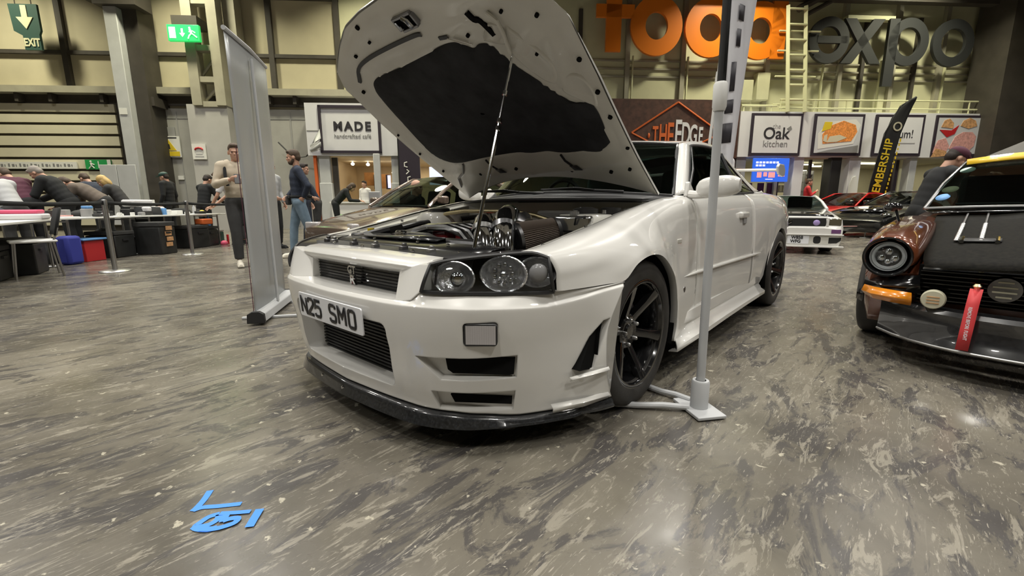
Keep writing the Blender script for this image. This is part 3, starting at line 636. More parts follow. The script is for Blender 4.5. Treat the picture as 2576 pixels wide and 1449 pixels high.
big_letter('wall_letter', 'dark unlit letter x after the e', D_, [('poly', [(12.55, 7.72), (13.0, 7.72), (14.15, 6.15), (13.70, 6.15)]), ('poly', [(13.70, 7.72), (14.15, 7.72), (13.0, 6.15), (12.55, 6.15)])])
big_letter('wall_letter', 'dark unlit letter p after the x', D_, [('ring', 15.2, 6.95, .82, .85, .34), ('box', 14.35, 14.75, 5.35, 7.75)])
big_letter('wall_letter', 'dark unlit letter o at the right end of the wall', D_, [('ring', 17.05, 6.95, .85, .85, .34)])
# pale food hall
for u0, u1, mm, lab in ((11.0, 11.42, 'white_sign', 'white shopfront pier beside the person in red'), (13.30, 13.78, 'white_sign', 'white shopfront pier in the middle of the food hall front'), (15.85, 16.15, 'pale_grey', 'pale shopfront pier right of the black feather banner'), (12.55, 12.98, 'black_plastic', 'black shopfront pier between two white ones'), (8.66, 9.05, 'grey_plastic', 'grey pier under the left end of the food fascia')):
    b = MB(); wbox(b, u0, u1, 0, 2.66, .8, .35); solo('shopfront_pier', b, M[mm], lab, 'pier', bevel=.02)
b = MB(); wpoly(b, [(13.34, .9), (13.74, .9), (13.72, 1.6), (13.60, 1.95), (13.46, 1.9), (13.36, 1.6)], .86, .82); solo('white_standee', b, M['white_plain'], 'white rounded board leaning on the middle pier', 'board')
b = MB(); wbox(b, 11.9, 11.98, 0, 2.6, .5, .4); wbox(b, 10.58, 10.66, 0, 2.6, .5, .4); wbox(b, 15.55, 15.68, 0, 2.6, .5, .4); struct('window_2', b, M['frame_dark'])
b = MB(); wbox(b, 10.45, 10.57, 0, 2.6, .55, .45); wbox(b, 15.68, 15.78, 0, 2.6, .55, .45); struct('window_3', b, M['yellow_rail'])
b = MB(); wbox(b, 9.22, 10.66, 1.72, 2.60, 1.02, .95); o = solo('blue_screen', b, M['screen_blue'], 'blue lit screen with pink and pale text under the fascia', 'screen', bevel=.01)
b = MB()
for r_, z in enumerate((2.44, 2.33)):
    for k in range(7 if r_ == 0 else 3): wbox(b, 9.32+k*.135, 9.42+k*.135, z-.035, z+.04, 1.028, 1.02)
wbox(b, 9.75, 10.05, 1.80, 1.83, 1.028, 1.02); part('screen_text', b, M['screen_text'], o)
b = MB()
for k, (u, w) in enumerate(((9.40, .18), (9.66, .14), (9.86, .26), (10.25, .26))): wbox(b, u, u+w, 1.88+.04*(k % 2), 2.08, 1.028, 1.02)
part('screen_pink_text', b, M['screen_red'], o)
for u, w, z, k in ((9.15, .5, 2.54, 0), (12.2, .8, 2.5, 1), (13.1, .45, 2.45, 2), (14.4, .5, 2.5, 3), (15.0, .8, 2.55, 4), (16.8, .6, 2.5, 5)):
    b = MB(); wbox(b, u, u+w, z, z+.05, -.5-.25*(k % 3), -.6-.25*(k % 3)); wbox(b, u, u+w*.9, z-.12, z-.08, -1.8, -1.9)
    solo('ceiling_tube', b, M['lamp_shop'], ['lit ceiling tube just left of the blue screen', 'lit ceiling tube above the person in red', 'lit ceiling tube right of the black pier', 'lit ceiling tube beside the feather banner', 'lit ceiling tube right of the feather banner', 'lit ceiling tube nearest the right end'][k], 'ceiling light')
_l = bpy.data.lights.new('food_hall_light', 'AREA'); _l.shape = 'RECTANGLE'; _l.size = 9; _l.size_y = 2.5; _l.energy = 120; _l.color = (1, .93, .70); _o = bpy.data.objects.new('food_hall_light', _l); COL.objects.link(_o); _o.location = WP(14, 2.58, -2.0); _o.rotation_euler = (0, 0, WROT)
for k, (u0, u1) in enumerate(((11.5, 12.5), (13.0, 13.4))):
    b = MB()
    for z in (.6, 1.0, 1.4, 1.8, 2.15): wbox(b, u0, u1, z-.02, z+.02, -1.2, -1.6)
    wbox(b, u0, u0+.05, 0, 2.3, -1.2, -1.6); wbox(b, u1-.05, u1, 0, 2.3, -1.2, -1.6); o = solo('shop_shelf', b, M['grey_plastic'], ['grey shop shelving behind the person in red', 'narrow shop shelving right of the black pier'][k], 'shelving')
    for j, z in enumerate((.62, 1.02, 1.42, 1.82)):
        b = MB()
        for i in range(5): wbox(b, u0+.08+i*(u1-u0-.1)/5.2, u0+.08+i*(u1-u0-.1)/5.2+(u1-u0)/8, z, z+.16+.05*((i*3+j) % 3), -1.25, -1.5)
        t = part('shelf_stock', b, M['tan' if j % 2 else 'shop_pale'], o); t['kind'] = 'stuff'
b = MB(); wbox(b, 14.95, 15.6, .3, 2.3, -1.5, -1.6); wbox(b, 14.2, 14.5, .5, 2.0, -.6, -.7); solo('maroon_poster', b, M['burgundy'], 'maroon poster wall inside the right food shop', 'poster')
b = MB(); wbox(b, 16.2, 17.6, .0, 2.6, -.9, -1.0); solo('maroon_partition', b, M['shop_dark'], 'dark maroon partition in the right end of the food hall', 'partition')
b = MB(); wbox(b, 9.4, 9.6, .2, 1.7, .45, .40); wbox(b, 9.85, 10.1, .2, 1.7, .45, .40); wbox(b, 10.25, 10.45, .2, 1.7, .45, .40); solo('maroon_hoarding', b, M['burgundy'], 'maroon slatted hoarding under the blue screen', 'hoarding')
# ------------------------------------------------------------------ the white coupe (x forward, y to its left, front axle at the origin)
hero = thing('sports_car', 'white two-door coupe with its bonnet propped open, number plate N25 SMO', 'car')
WPNT = M['white_paint']
AR = 0.352; ZC = 0.327
def arc(cx, deg, y, r=AR): return (cx+r*cos(radians(deg)), y, ZC+r*sin(radians(deg)))
def side_panel(name, st, su, sv, lip, label=None):
    for s in (1, -1):
        rows = loft(st, su, sv)
        b = MB(); b.grid(rows)
        if lip:
            edge = [r[-1] for r in rows]; n = len(edge)
            b.grid([edge, [Vector((p.x, p.y-.035, p.z)) for p in edge]])
        b2 = b if s > 0 else b.flipy()
        o = part(name, b2, WPNT, hero, smooth=50, solid=.003, fixn=True)
    return o
# front fender
F = [
 [(.600, .690, .728), (.592, .735, .729), (.570, .781, .712), (.554, .806, .665), (.553, .809, .625), (.553, .812, .592)],
 [(.480, .698, .744), (.475, .750, .745), (.462, .803, .725), (.450, .833, .675), (.440, .842, .635), (.430, .851, .5935)],
 [(.360, .702, .768), (.357, .755, .767), (.350, .812, .745), (.340, .852, .695), (.332, .866, .645), (.325, .879, .595)],
 [(.220, .708, .795), (.219, .760, .792), (.217, .815, .768), (.215, .862, .715), (.217, .889, .650), (.222, .898, .598)],
 [(.080, .712, .824), (.084, .762, .820), (.092, .816, .793), (.100, .860, .745), (.112, .894, .690), arc(0, 69, .905)],
 [(-.070, .713, .854), (-.062, .762, .848), (-.040, .815, .818), (-.020, .855, .768), (-.003, .895, .712), arc(0, 90, .908)],
 [(-.220, .713, .879), (-.212, .762, .873), (-.190, .815, .838), (-.165, .850, .775), (-.135, .893, .698), arc(0, 112, .906)],
 [(-.360, .714, .901), (-.353, .765, .893), (-.335, .815, .850), (-.310, .845, .760), (-.275, .885, .620), arc(0, 140, .903)],
 [(-.480, .717, .917), (-.475, .770, .907), (-.462, .815, .858), (-.440, .842, .740), (-.375, .872, .520), arc(0, 166, .897)],
 [(-.600, .738, .925), (-.597, .785, .908), (-.590, .820, .850), (-.580, .843, .710), (-.520, .865, .470), (-.372, .888, .290)],
 [(-.710, .760, .926), (-.710, .797, .900), (-.710, .822, .845), (-.710, .843, .700), (-.710, .852, .450), (-.390, .880, .200)]]
F.append([(-.712, .760, .926), (-.712, .797, .900), (-.712, .822, .845), (-.712, .843, .700), (-.712, .852, .450), (-.712, .850, .200)])
side_panel('front_fender', F, 5, 5, True)
# door and rear quarter
def dprof(x, top_y, top_z, bul, bot_y=.838, bot_z=.205):
    return [(x, top_y, top_z), (x, top_y+.035, top_z-.022), (x, .822+bul*.9, top_z-.085), (x, .843+bul, .700), (x, .853+bul, .450), (x, .850+bul, .340), (x, bot_y+bul*.6, bot_z)]
D = [dprof(-.716, .760, .926, 0), dprof(-1.0, .761, .934, .001), dprof(-1.35, .758, .945, .003), dprof(-1.65, .754, .953, .004), dprof(-1.885, .750, .960, .007)]
side_panel('door', D, 5, 4, False)
Q = [
 dprof(-1.889, .750, .960, .007),
 [(-2.05, .747, .964), (-2.05, .785, .944), (-2.05, .838, .882), (-2.05, .862, .700), (-2.05, .860, .450), (-2.05, .852, .330), (-2.10, .838, .205)],
 [(-2.25, .744, .969), (-2.25, .790, .950), (-2.26, .856, .878), (-2.26, .874, .700), (-2.27, .868, .500), (-2.29, .864, .400), arc(-2.665, 0, .860)],
 [(-2.40, .740, .973), (-2.40, .788, .955), (-2.41, .858, .880), (-2.41, .884, .740), (-2.41, .886, .640), (-2.42, .884, .590), arc(-2.665, 40, .884)],
 [(-2.55, .736, .975), (-2.55, .784, .957), (-2.555, .856, .880), (-2.56, .885, .780), (-2.57, .890, .730), (-2.575, .890, .700), arc(-2.665, 72, .890)],
 [(-2.70, .732, .975), (-2.70, .780, .957), (-2.695, .852, .880), (-2.69, .882, .790), (-2.68, .888, .740), (-2.675, .889, .710), arc(-2.665, 90, .889)],
 [(-2.85, .726, .973), (-2.85, .774, .955), (-2.84, .846, .876), (-2.82, .878, .780), (-2.80, .885, .720), (-2.79, .886, .690), arc(-2.665, 114, .887)],
 [(-3.02, .718, .970), (-3.02, .764, .952), (-3.01, .834, .870), (-2.99, .868, .740), (-2.96, .877, .620), (-2.94, .879, .560), arc(-2.665, 145, .882)],
 [(-3.20, .708, .965), (-3.20, .750, .948), (-3.20, .812, .865), (-3.18, .846, .700), (-3.12, .858, .480), (-3.07, .862, .380), arc(-2.665, 180, .868)],
 [(-3.42, .690, .958), (-3.42, .730, .940), (-3.42, .782, .850), (-3.42, .808, .680), (-3.40, .815, .450), (-3.38, .812, .340), (-3.36, .800, .230)],
 [(-3.66, .650, .945), (-3.67, .690, .925), (-3.69, .735, .835), (-3.70, .752, .680), (-3.70, .752, .450), (-3.69, .748, .340), (-3.67, .735, .230)]]
side_panel('rear_quarter', Q, 4, 4, True)
# rear end: panel, boot lid and bumper as one closed skin per part
b = MB(); rows = []
for y in (-.65, -.45, -.2, 0, .2, .45, .65):
    k = 1-(y/.8)**2; rows.append([(-3.66-.05*k, y, .945), (-3.70-.05*k, y, .90), (-3.70-.05*k, y*1.1, .62), (-3.74-.06*k, y*1.12, .55), (-3.74-.06*k, y*1.12, .40), (-3.70-.05*k, y*1.12, .23), (-3.4, y*1.1, .22)])
b.grid(rows); part('rear_bumper', b, WPNT, hero, smooth=50, solid=.004)
b = MB(); b.grid([[(-3.66-.05*(1-(y/.8)**2), y, .944), (-3.4, y, .962+.02*(1-(y/.7)**2)), (-3.1, y, .975+.02*(1-(y/.7)**2)), (-2.86, y*.97, .985+.02*(1-(y/.7)**2))] for y in (-.69, -.4, 0, .4, .69)])
part('boot_lid', b, WPNT, hero, smooth=60, solid=.004)
for s in (1, -1):
    for dy in (.60, .43):
        b = MB(); b.lathe([(0, -.012), (.062, -.012), (.066, 0), (.06, .02)], c=(-3.765, s*dy, .76), axis='X', n=24, cap=True); part('tail_lamp', b, M['red'], hero)
# greenhouse : top edge of side glass and roof rail
SG_T = [(-.800, .742, .935), (-.935, .690, 1.075), (-1.080, .632, 1.212), (-1.170, .606, 1.250), (-1.45, .600, 1.268), (-1.70, .598, 1.262), (-1.88, .612, 1.205), (-2.03, .636, 1.135), (-2.17, .680, 1.050), (-2.290, .722, .978)]
RT = [(-.690, .700, .930), (-.830, .655, 1.068), (-.965, .600, 1.200), (-1.060, .568, 1.262), (-1.40, .556, 1.302), (-1.72, .548, 1.300), (-2.00, .535, 1.255), (-2.30, .560, 1.165), (-2.58, .610, 1.060), (-2.83, .655, .985)]
for s in (1, -1):
    T = cromk(SG_T, 5); R_ = cromk(RT, 5)
    mid = [(a*.5+c*.5)+Vector((0, .014, .012)) for a, c in zip(T, R_)]
    aa = [a*.82+c*.18+Vector((0, .014, .004)) for a, c in zip(T, R_)]
    b = MB(); b.grid([T, aa, mid, R_]); 
    # tail of the pillar down to the shoulder
    b.grid([[Vector((-2.29, .722, .978)), Vector((-2.42, .738, .974)), Vector((-2.62, .732, .975)), Vector((-2.83, .722, .973))], [Vector((-2.29, .722, .978)), Vector((-2.44, .728, .984)), Vector((-2.62, .712, 1.0)), Vector((-2.80, .668, .99))]])
    if s < 0: b.flipy()
    part('roof_pillar', b, WPNT, hero, smooth=60, solid=.004)
    # foot of the A pillar
    b = MB(); b.grid([[(-.690, .700, .928), (-.71, .758, .9265)], [(-.69, .702, .936), (-.80, .748, .938)]])
    if s < 0: b.flipy()
    part('pillar_foot', b, WPNT, hero, solid=.004)
    # black rubber along the glass
    b = MB(); b.tube([p+Vector((0, .002, 0)) for p in T], .008, 6); b.tube([(-.80, .752, .934), (-1.35, .762, .950), (-1.89, .755, .964), (-2.29, .722, .978)], .009, 6)
    b.tube([(-1.165, .606, 1.248), (-1.0, .688, 1.09), (-.80, .744, .936)], .010, 6)
    if s < 0: b.flipy()
    part('window_rubber', b, M['black_plastic'], hero)
    # side glass
    low = cromk([(-.80, .744, .930), (-1.0, .756, .936), (-1.35, .754, .947), (-1.65, .750, .955), (-1.9, .746, .962), (-2.1, .738, .968), (-2.29, .722, .977)], 6)
    n = len(low); top = crom(SG_T, n)
    # pair by x so the glass has upright rulings
    def at_x(x):
        for p, q in zip(T, T[1:]):
            if p.x >= x >= q.x: return p.lerp(q, (p.x-x)/max(p.x-q.x, 1e-6))
        return T[-1]
    up = [at_x(p.x) for p in low]
    g = MB(); g.grid([low, [a.lerp(c, .5)+Vector((0, .012, 0)) for a, c in zip(low, up)], up])
    if s < 0: g.flipy()
    part('side_window', g, M['glass_dark'], hero, smooth=60)
    b = MB(); b.tube([(-1.72, .760, .955), (-1.74, .69, 1.10), (-1.76, .612, 1.245)], .012, 6)
    if s < 0: b.flipy()
    part('window_divider', b, M['black_plastic'], hero)
def across(p, q, n, bow=(0, 0, 0)):
    p = Vector(p); q = Vector(q); return [p.lerp(q, i/(n-1))+Vector(bow)*(1-(2*i/(n-1)-1)**2) for i in range(n)]
# roof skin, windscreens
rows = []
for p, bx, bz in zip(RT[3:7], (.075, .02, 0, -.06), (.042, .034, .034, .034)):
    rows.append(across(p, (p[0], -p[1], p[2]), 13, (bx, 0, bz)))
ROOF_ROWS = rows
ws_b = across((-.690, .700, .930), (-.690, -.700, .930), 13, (.17, 0, .03)); WH = tuple(Vector(RT[3])*.80+Vector(RT[2])*.20); ws_t = across(WH, (WH[0], -WH[1], WH[2]), 13, (.078, 0, .038))
b = MB(); b.grid([ws_b, [a.lerp(c, .5)+Vector((.02, 0, .02)) for a, c in zip(ws_b, ws_t)], ws_t]); part('windscreen', b, M['glass_dark'], hero, smooth=60)
b = MB(); b.grid(loft([ws_t]+ROOF_ROWS, 5, 1)); part('roof', b, WPNT, hero, smooth=60, solid=.004)
rw_t = across(RT[6], (RT[6][0], -RT[6][1], RT[6][2]), 9, (-.06, 0, .034)); rw_b = across((-2.80, .655, .985), (-2.80, -.655, .985), 9, (-.07, 0, .01))
b = MB(); b.grid([rw_t, rw_b]); part('rear_window', b, M['glass_dark'], hero, smooth=60)
b = MB(); b.tube(ws_b, .012, 6); b.tube(ws_t, .010, 6)
for s in (1, -1): b.tube([(-.70, s*.698, .935), (-.965, s*.598, 1.20), WH if s > 0 else (WH[0], -WH[1], WH[2])], .010, 6)
part('windscreen_seal', b, M['black_plastic'], hero)
# rear wing
b = MB(); prof = [(.10, .012), (.06, .026), (-.04, .028), (-.14, .022), (-.15, .012), (-.04, .004), (.06, 0)]
rows = [[(-3.33+px*(1-.15*abs(y)), y, 1.195+pz*1.1+.02*(1-(y/.7)**2)) for px, pz in prof] for y in [i*.14-.70 for i in range(11)]]
b.grid(rows, closed=True); part('rear_wing', b, WPNT, hero, smooth=50)
for s in (1, -1):
    b = MB(); b.prism([(-3.18, 1.235), (-3.22, 1.265), (-3.42, 1.27), (-3.50, 1.22), (-3.49, 1.165), (-3.42, 1.15), (-3.24, 1.17)], s*.690, s*.716, fr=lambda a, c, d: (a, d, c)); part('wing_end_plate', b, WPNT, hero, bevel=.008, seg=3)
    b = MB(); b.prism([(-3.24, .96), (-3.44, .96), (-3.40, 1.215), (-3.30, 1.215)], s*.30, s*.33, fr=lambda a, c, d: (a, d, c)); part('wing_stay', b, WPNT, hero, bevel=.006)
# dark cabin and underbody, so panel gaps and glass look into a closed car
b = MB(); b.box((-1.55, 0, .45), (2.0, 1.50, .50)); b.box((-2.95, 0, .60), (.80, 1.36, .62)); b.box((-1.55, 0, .20), (4.0, 1.25, .12)); b.box((-.56, 0, .62), (.06, 1.40, .52))
part('cabin_floor', b, M['void'], hero)
b = MB(); b.grid([across((-.62, .66, .90), (-.62, -.66, .90), 9, (.14, 0, .02)), across((-.95, .66, .925), (-.95, -.66, .925), 9, (0, 0, .03)), across((-1.06, .66, .82), (-1.06, -.66, .82), 9), across((-1.05, .66, .60), (-1.05, -.66, .60), 9)])
part('dashboard', b, M['black_plastic'], hero, smooth=40)
b = MB(); b.lathe([(.172, -.014), (.190, 0), (.172, .014), (.158, 0)], c=(-1.16, -.36, .90), axis='X', n=28, close=True); b.tube([(-1.16, -.52, .90), (-1.15, -.36, .89), (-1.16, -.20, .90)], .014, 6); b.tube([(-1.15, -.36, .89), (-1.16, -.36, .74)], .014, 6); b.ball((-1.15, -.36, .89), (.02, .05, .05))
part('steering_wheel', b, M['black_plastic'], hero)
for s in (1, -1):
    b = MB(); b.box((-1.62, s*.36, .56), (.50, .50, .16)); b.box((-1.90, s*.36, .86), (.14, .50, .60), R=Matrix.Rotation(-.25, 3, 'Y')); b.box((-2.0, s*.36, 1.16), (.09, .26, .16), R=Matrix.Rotation(-.25, 3, 'Y'))
    part('seat', b, M['greenseat'], hero, bevel=.04, seg=3)
b = MB(); b.box((-2.28, 0, .80), (.12, 1.30, .40), R=Matrix.Rotation(-.3, 3, 'Y')); part('rear_seat', b, M['greenseat'], hero, bevel=.03)
b = MB(); b.box((-1.10, -.02, 1.215), (.03, .22, .055)); part('interior_mirror', b, M['black_plastic'], hero, bevel=.01)
# ------------------------------------------------------------------ front bumper
CR = [(.965, 0), (.962, .15), (.955, .30), (.942, .42), (.917, .50), (.880, .57), (.825, .645), (.749, .71), (.66, .762), (.55, .808), (.43, .853), (.325, .884), (.222, .901)]
def crease(n=37):
    full = [(x, -y, 0) for x, y in CR[:0:-1]]+[(x, y, 0) for x, y in CR]
    return cromk(full, 3)
CC = crease(); NC = len(CC)
def pn(i):
    t = CC[min(i+1, NC-1)]-CC[max(i-1, 0)]; return Vector((t.y, -t.x, 0)).normalized()
def xarch(z): return sqrt(max(.348**2-(z-ZC)**2, .01))
TOPO = [(0, -.105), (.36, -.10), (.44, -.06), (.50, -.022), (.60, -.034), (.72, -.034), (.80, -.018), (.86, -.006), (.91, -.003)]
TOPZ = [(0, .566), (.40, .566), (.47, .585), (.50, .600), (.66, .597), (.80, .587), (.87, .590), (.91, .594)]
CRZ = [(0, .556), (.50, .560), (.70, .553), (.80, .545), (.85, .56), (.88, .575), (.91, .585)]
BOT = [(0, .168), (.40, .170), (.60, .158), (.70, .146), (.76, .132), (.84, .132), (.91, .140)]
BOF = [(0, -.045), (.40, -.058), (.70, -.066), (.76, -.055), (.82, -.03), (.88, -.008), (.91, 0)]
def bump_profile(i):
    c = CC[i]; a = abs(c.y); n = pn(i); zc = interp(CRZ, a); zb = interp(BOT, a); ob = interp(BOF, a); zt = interp(TOPZ, a); ot = interp(TOPO, a)
    w = max(0, min(1, (.45-c.x)/.228))**1.6
    out = []
    prof = [(ot, zt), (ot*.5, (zt+zc)/2+.004), (-.008, zc+.008), (.003, zc-.004), (.004, zc-.016), (-.003, .475), (-.008, .43), (ob*.22-.006, .385), (ob*.45, .31), (ob*.7, .23), (ob*.95, zb+.03), (ob, zb+.006), (ob-.006, zb)]
    prof += [(ob-.09, zb), (-.16, .23), (-.17, .40), (ot-.07, zt-.005)]
    for o, z in prof:
        p = c+n*o; out.append(Vector((p.x+w*(xarch(z)-.222), p.y, z)))
    return out
b = MB(); rows = [bump_profile(i) for i in range(NC)]; b.grid(rows, closed=True)
m_ = len(rows[0]); b.f.append(tuple(range(m_))); b.mi.append(0); b.f.append(tuple((NC-1)*m_+k for k in range(m_-1, -1, -1))); b.mi.append(0)
bumper = b.build('front_bumper', M['white_bumper'], hero, smooth=40)
def duct_frame(s):
    O = Vector((.80, .62, 0)); n = Vector((.78, .62, 0)).normalized(); t = Vector((-n.y, n.x, 0))
    def fr(a, z, d):
        p = O+t*a+n*d; return (p.x, p.y*s, z)
    return fr
cut = []
c = MB(); c.prism(rrect(.735, .26, .03, 4, 0, .352), 1.03, .70, fr=lambda a, z, d: (d, a, z), k1=.86); cut.append(c)
for s in (1, -1):
    fr = duct_frame(s)
    c = MB(); c.prism([(-.185, .376), (.168, .376), (.164, .292), (-.095, .292)], .20, -.050, fr=fr); cut.append(c)
    c = MB(); c.prism([(-.135, .246), (.160, .238), (.150, .160), (-.110, .172)], .20, -.070, fr=fr); cut.append(c)
    c = MB(); c.prism(rrect(.120, .084, .014, 4, .048, .464), .20, .012, fr=fr, k1=.97); cut.append(c)
    c = MB(); c.prism([(.322, .468), (.352, .462), (.405, .405), (.468, .288), (.388, .280)], s*.70, s*1.0, fr=lambda a, z, d: (a, d, z)); cut.append(c)
boolean(bumper, cut)
#md = bumper.modifiers.new('soft_edges', 'BEVEL'); md.width = .0045; md.segments = 2; md.limit_method = 'ANGLE'; md.angle_limit = radians(42)
# black blocks stand for the darkness inside the duct slots
for s in (1, -1):
    fr = duct_frame(s)
    for poly in ([(-.085, .362), (.160, .362), (.155, .304), (.140, .300), (-.060, .304), (-.078, .318)], [(-.075, .214), (.148, .208), (.146, .180), (-.060, .184)]):
        c = MB(); c.prism(poly, -.036 if poly[0][1] > .3 else -.060, -.12, fr=fr); part('duct_dark', c, M['void'], hero)
    c = MB(); c.prism([(.318, .472), (.36, .47), (.472, .29), (.38, .275)], s*.80, s*.86, fr=lambda a, z, d: (a, d, z)); part('side_vent_mouth', c, M['void'], hero)
    # bright ridge under the side vent, skirt ridge near the arch
    c = MB(); c.grid([[(.50, s*.835, .268), (.42, s*.872, .276), (.345, s*.908, .284)], [(.50, s*.850, .262), (.42, s*.886, .268), (.345, s*.915, .272)], [(.49, s*.832, .248), (.42, s*.864, .250), (.345, s*.890, .254)]])
    part('vent_fin', c, WPNT, hero, smooth=30, solid=.004)
    c = MB(); c.grid([[(.55, s*.79, .168), (.42, s*.855, .168), (.318, s*.892, .172)], [(.555, s*.805, .155), (.43, s*.868, .158), (.318, s*.905, .160)], [(.55, s*.80, .137), (.43, s*.86, .138), (.315, s*.893, .142)]])
    part('corner_fin', c, WPNT, hero, smooth=30, solid=.004)
    # ribbed indicator in its pocket
    c = MB(); c.prism(rrect(.112, .077, .012, 4, .048, .464), .033, .008, fr=fr)
    ind = part('indicator_lamp', c, M['black_plastic'], hero, bevel=.003)
    c = MB()
    for k in range(13): c.prism([(-.001+k*.0077, .432), (.0065+k*.0077, .432), (.0065+k*.0077, .496), (-.001+k*.0077, .496)], .032, .0345, fr=fr)
    part('ribbed_lens', c, M['fog'], ind)
# grille surround: overhanging bar and two slanted posts
b = MB(); rows = []
YB = [0, .12, .24, .34, .42, .47]
for y in [-q for q in YB[:0:-1]]+YB:
    x = .893-.032*(y/.47)**2; z = -.006*(abs(y)/.47)**2
    rows.append([(x-.115, y, .712+z), (x-.05, y, .706+z), (x-.012, y, .694+z), (x, y, .682+z), (x-.002, y, .670+z), (x-.016, y, .656+z), (x-.045, y, .643+z), (x-.10, y, .645+z)])
b.grid(rows, closed=True); b.f.append(tuple(range(8))); b.mi.append(0); b.f.append(tuple((len(rows)-1)*8+k for k in range(7, -1, -1))); b.mi.append(0)
for s in (1, -1):
    A_ = [Vector(p) for p in ((.862, .338, .655), (.872, .470, .690), (.868, .512, .694), (.900, .503, .604), (.918, .470, .572), (.934, .405, .560), (.874, .333, .560))]
    Bk = [Vector((p.x-.08, p.y, p.z)) for p in A_]; n0 = len(b.v); q = len(A_)
    b.v += [(p.x, p.y*s, p.z) for p in A_+Bk]
    fs = [(0, 1, 5, 6), (1, 2, 3, 4, 5)]+[(i, (i+1) % q, q+(i+1) % q, q+i) for i in range(q)]+[tuple(range(2*q-1, q-1, -1))]
    for f in fs: b.f.append(tuple(i+n0 for i in f)); b.mi.append(0)
part('grille_surround', b, M['white_bumper'], hero, smooth=30)
b = MB(); b.grid([[(.835, y, .545), (.835, y, .665)] for y in (-.36, 0, .36)]); gr = part('grille', b, M['black_satin'], hero)
b = MB()
for k in range(9): b.box((.838, 0, .555+k*.0125), (.004, .68, .0025))
part('grille_bars', b, M['black_matt'], gr)
em = MB(); em.box((.862, -.001, .586), (.002, .034, .034)); emb = part('emblem', em, M['engine_red'], hero, bevel=.002)
letters('emblem_letters', 'GT', .046, M['chrome'], emb, (.864, .004, .626), (0, 1, 0), (0, 0, 1), .006, .0012)
letters('emblem_letters', 'R', .050, M['chrome'], emb, (.864, .006, .586), (0, 1, 0), (0, 0, 1), .006, .002, 1.25)
b = MB(); b.tube([(.86, .004, .645), (.845, .004, .56)], .004, 6); part('emblem_stay', b, M['black_plastic'], hero)
# intercooler behind the lower intake
b = MB(); b.box((.80, 0, .34), (.06, .90, .30)); ic = part('intercooler', b, M['alu_dark'], hero)
b = MB()
for k in range(16): b.box((.834, 0, .235+k*.0145), (.012, .72, .006))
part('cooler_fins', b, M['black_plastic'], ic)
# number plate
PX, PZ = .974, .470; tl = -.05
pu = Vector((-sin(tl), 0, cos(tl)))
b = MB(); b.prism(rrect(.512, .104, .010, 4), -.003, .003); placed(b, (PX, 0, PZ), (0, 1, 0), pu); pl = part('number_plate', b, M['plate_white'], hero, bevel=.0015)
GLYPH = {'N': [[(0, 0), (0, 1), (.02, 1), (.98, 0), (1, 0), (1, 1)]], 'M': [[(0, 0), (0, 1), (.03, 1), (.5, .42), (.97, 1), (1, 1), (1, 0)]],
 '2': [[(0, .76), (.03, .90), (.18, 1), (.82, 1), (.97, .90), (1, .74), (.92, .60), (.10, .14), (0, 0), (1, 0)]], '5': [[(.97, 1), (.06, 1), (.02, .56), (.20, .62), (.75, .62), (.95, .53), (1, .38), (1, .20), (.93, .06), (.78, 0), (.22, 0), (.06, .05), (0, .18)]],
 'S': [[(1, .80), (.94, .94), (.78, 1), (.22, 1), (.06, .94), (0, .80), (0, .68), (.08, .57), (.25, .52), (.75, .48), (.92, .43), (1, .32), (1, .20), (.94, .06), (.78, 0), (.22, 0), (.06, .06), (0, .20)]], 'O': [[(.5, 1), (.22, 1), (.06, .94), (0, .80), (0, .20), (.06, .06), (.22, 0), (.78, 0), (.94, .06), (1, .20), (1, .80), (.94, .94), (.78, 1), (.5, 1)]]}
def ribbon(pts, w):
    P_ = [Vector((x, y, 0)) for x, y in pts]; L_, R_ = [], []
    for i, p in enumerate(P_):
        d0 = (p-P_[i-1]).normalized() if i else None; d1 = (P_[i+1]-p).normalized() if i < len(P_)-1 else None
        if pts[0] == pts[-1] and i in (0, len(P_)-1): d0 = (P_[-1]-P_[-2]).normalized(); d1 = (P_[1]-P_[0]).normalized()
        d0 = d0 or d1; d1 = d1 or d0; t_ = (d0+d1); t_ = t_.normalized() if t_.length > 1e-6 else d0; q = Vector((-t_.y, t_.x, 0)); k = min(1/max(q.dot(Vector((-d0.y, d0.x, 0))), .45), 1.8)
        L_.append(p+q*w/2*k); R_.append(p-q*w/2*k)
    return L_, R_
for ch, cy_ in (('N', -.208), ('2', -.146), ('5', -.084), ('S', .040), ('M', .112), ('O', .186)):
    b = MB(); w_, h_ = (.046, .066) if ch != 'M' else (.052, .066)
    for st_ in GLYPH[ch]:
        L_, R_ = ribbon([((x-.5)*w_, (y-.5)*h_) for x, y in st_], .0135); b.grid([L_, R_]); 
    placed(b, (PX+.0042, cy_, PZ), (0, 1, 0), pu); part('plate_letter', b, M['plate_black'], pl, solid=.0012, weld=False, fixn=False)
# splitter
SPo = []
for i in range(NC):
    c = CC[i]; a = abs(c.y); n = pn(i); ob = interp(BOF, a); p = c+n*ob; w = max(0, min(1, (.45-c.x)/.228))**1.6
    zb = interp(BOT, a); zl = interp([(0, .108), (.4, .108), (.7, .100), (.8, .098), (.91, .104)], a); r = []
    for o, z in ((-.10, zb-.004), (.004, zb-.004), (.014, zb-.012), (.018, zb-.022), (.027, zl+.012), (.030, zl+.005), (.024, zl), (-.12, zl)):
        q = p+n*o*(1 if a < .85 else .5); r.append(Vector((q.x+w*(xarch(.14)-.222), q.y, z)))
    SPo.append(r)
b = MB(); b.grid(SPo, closed=True); m_ = len(SPo[0]); b.f.append(tuple(range(m_))); b.mi.append(0); b.f.append(tuple((NC-1)*m_+k for k in range(m_-1, -1, -1))); b.mi.append(0)
sp = part('front_splitter', b, M['carbon'], hero, smooth=40)
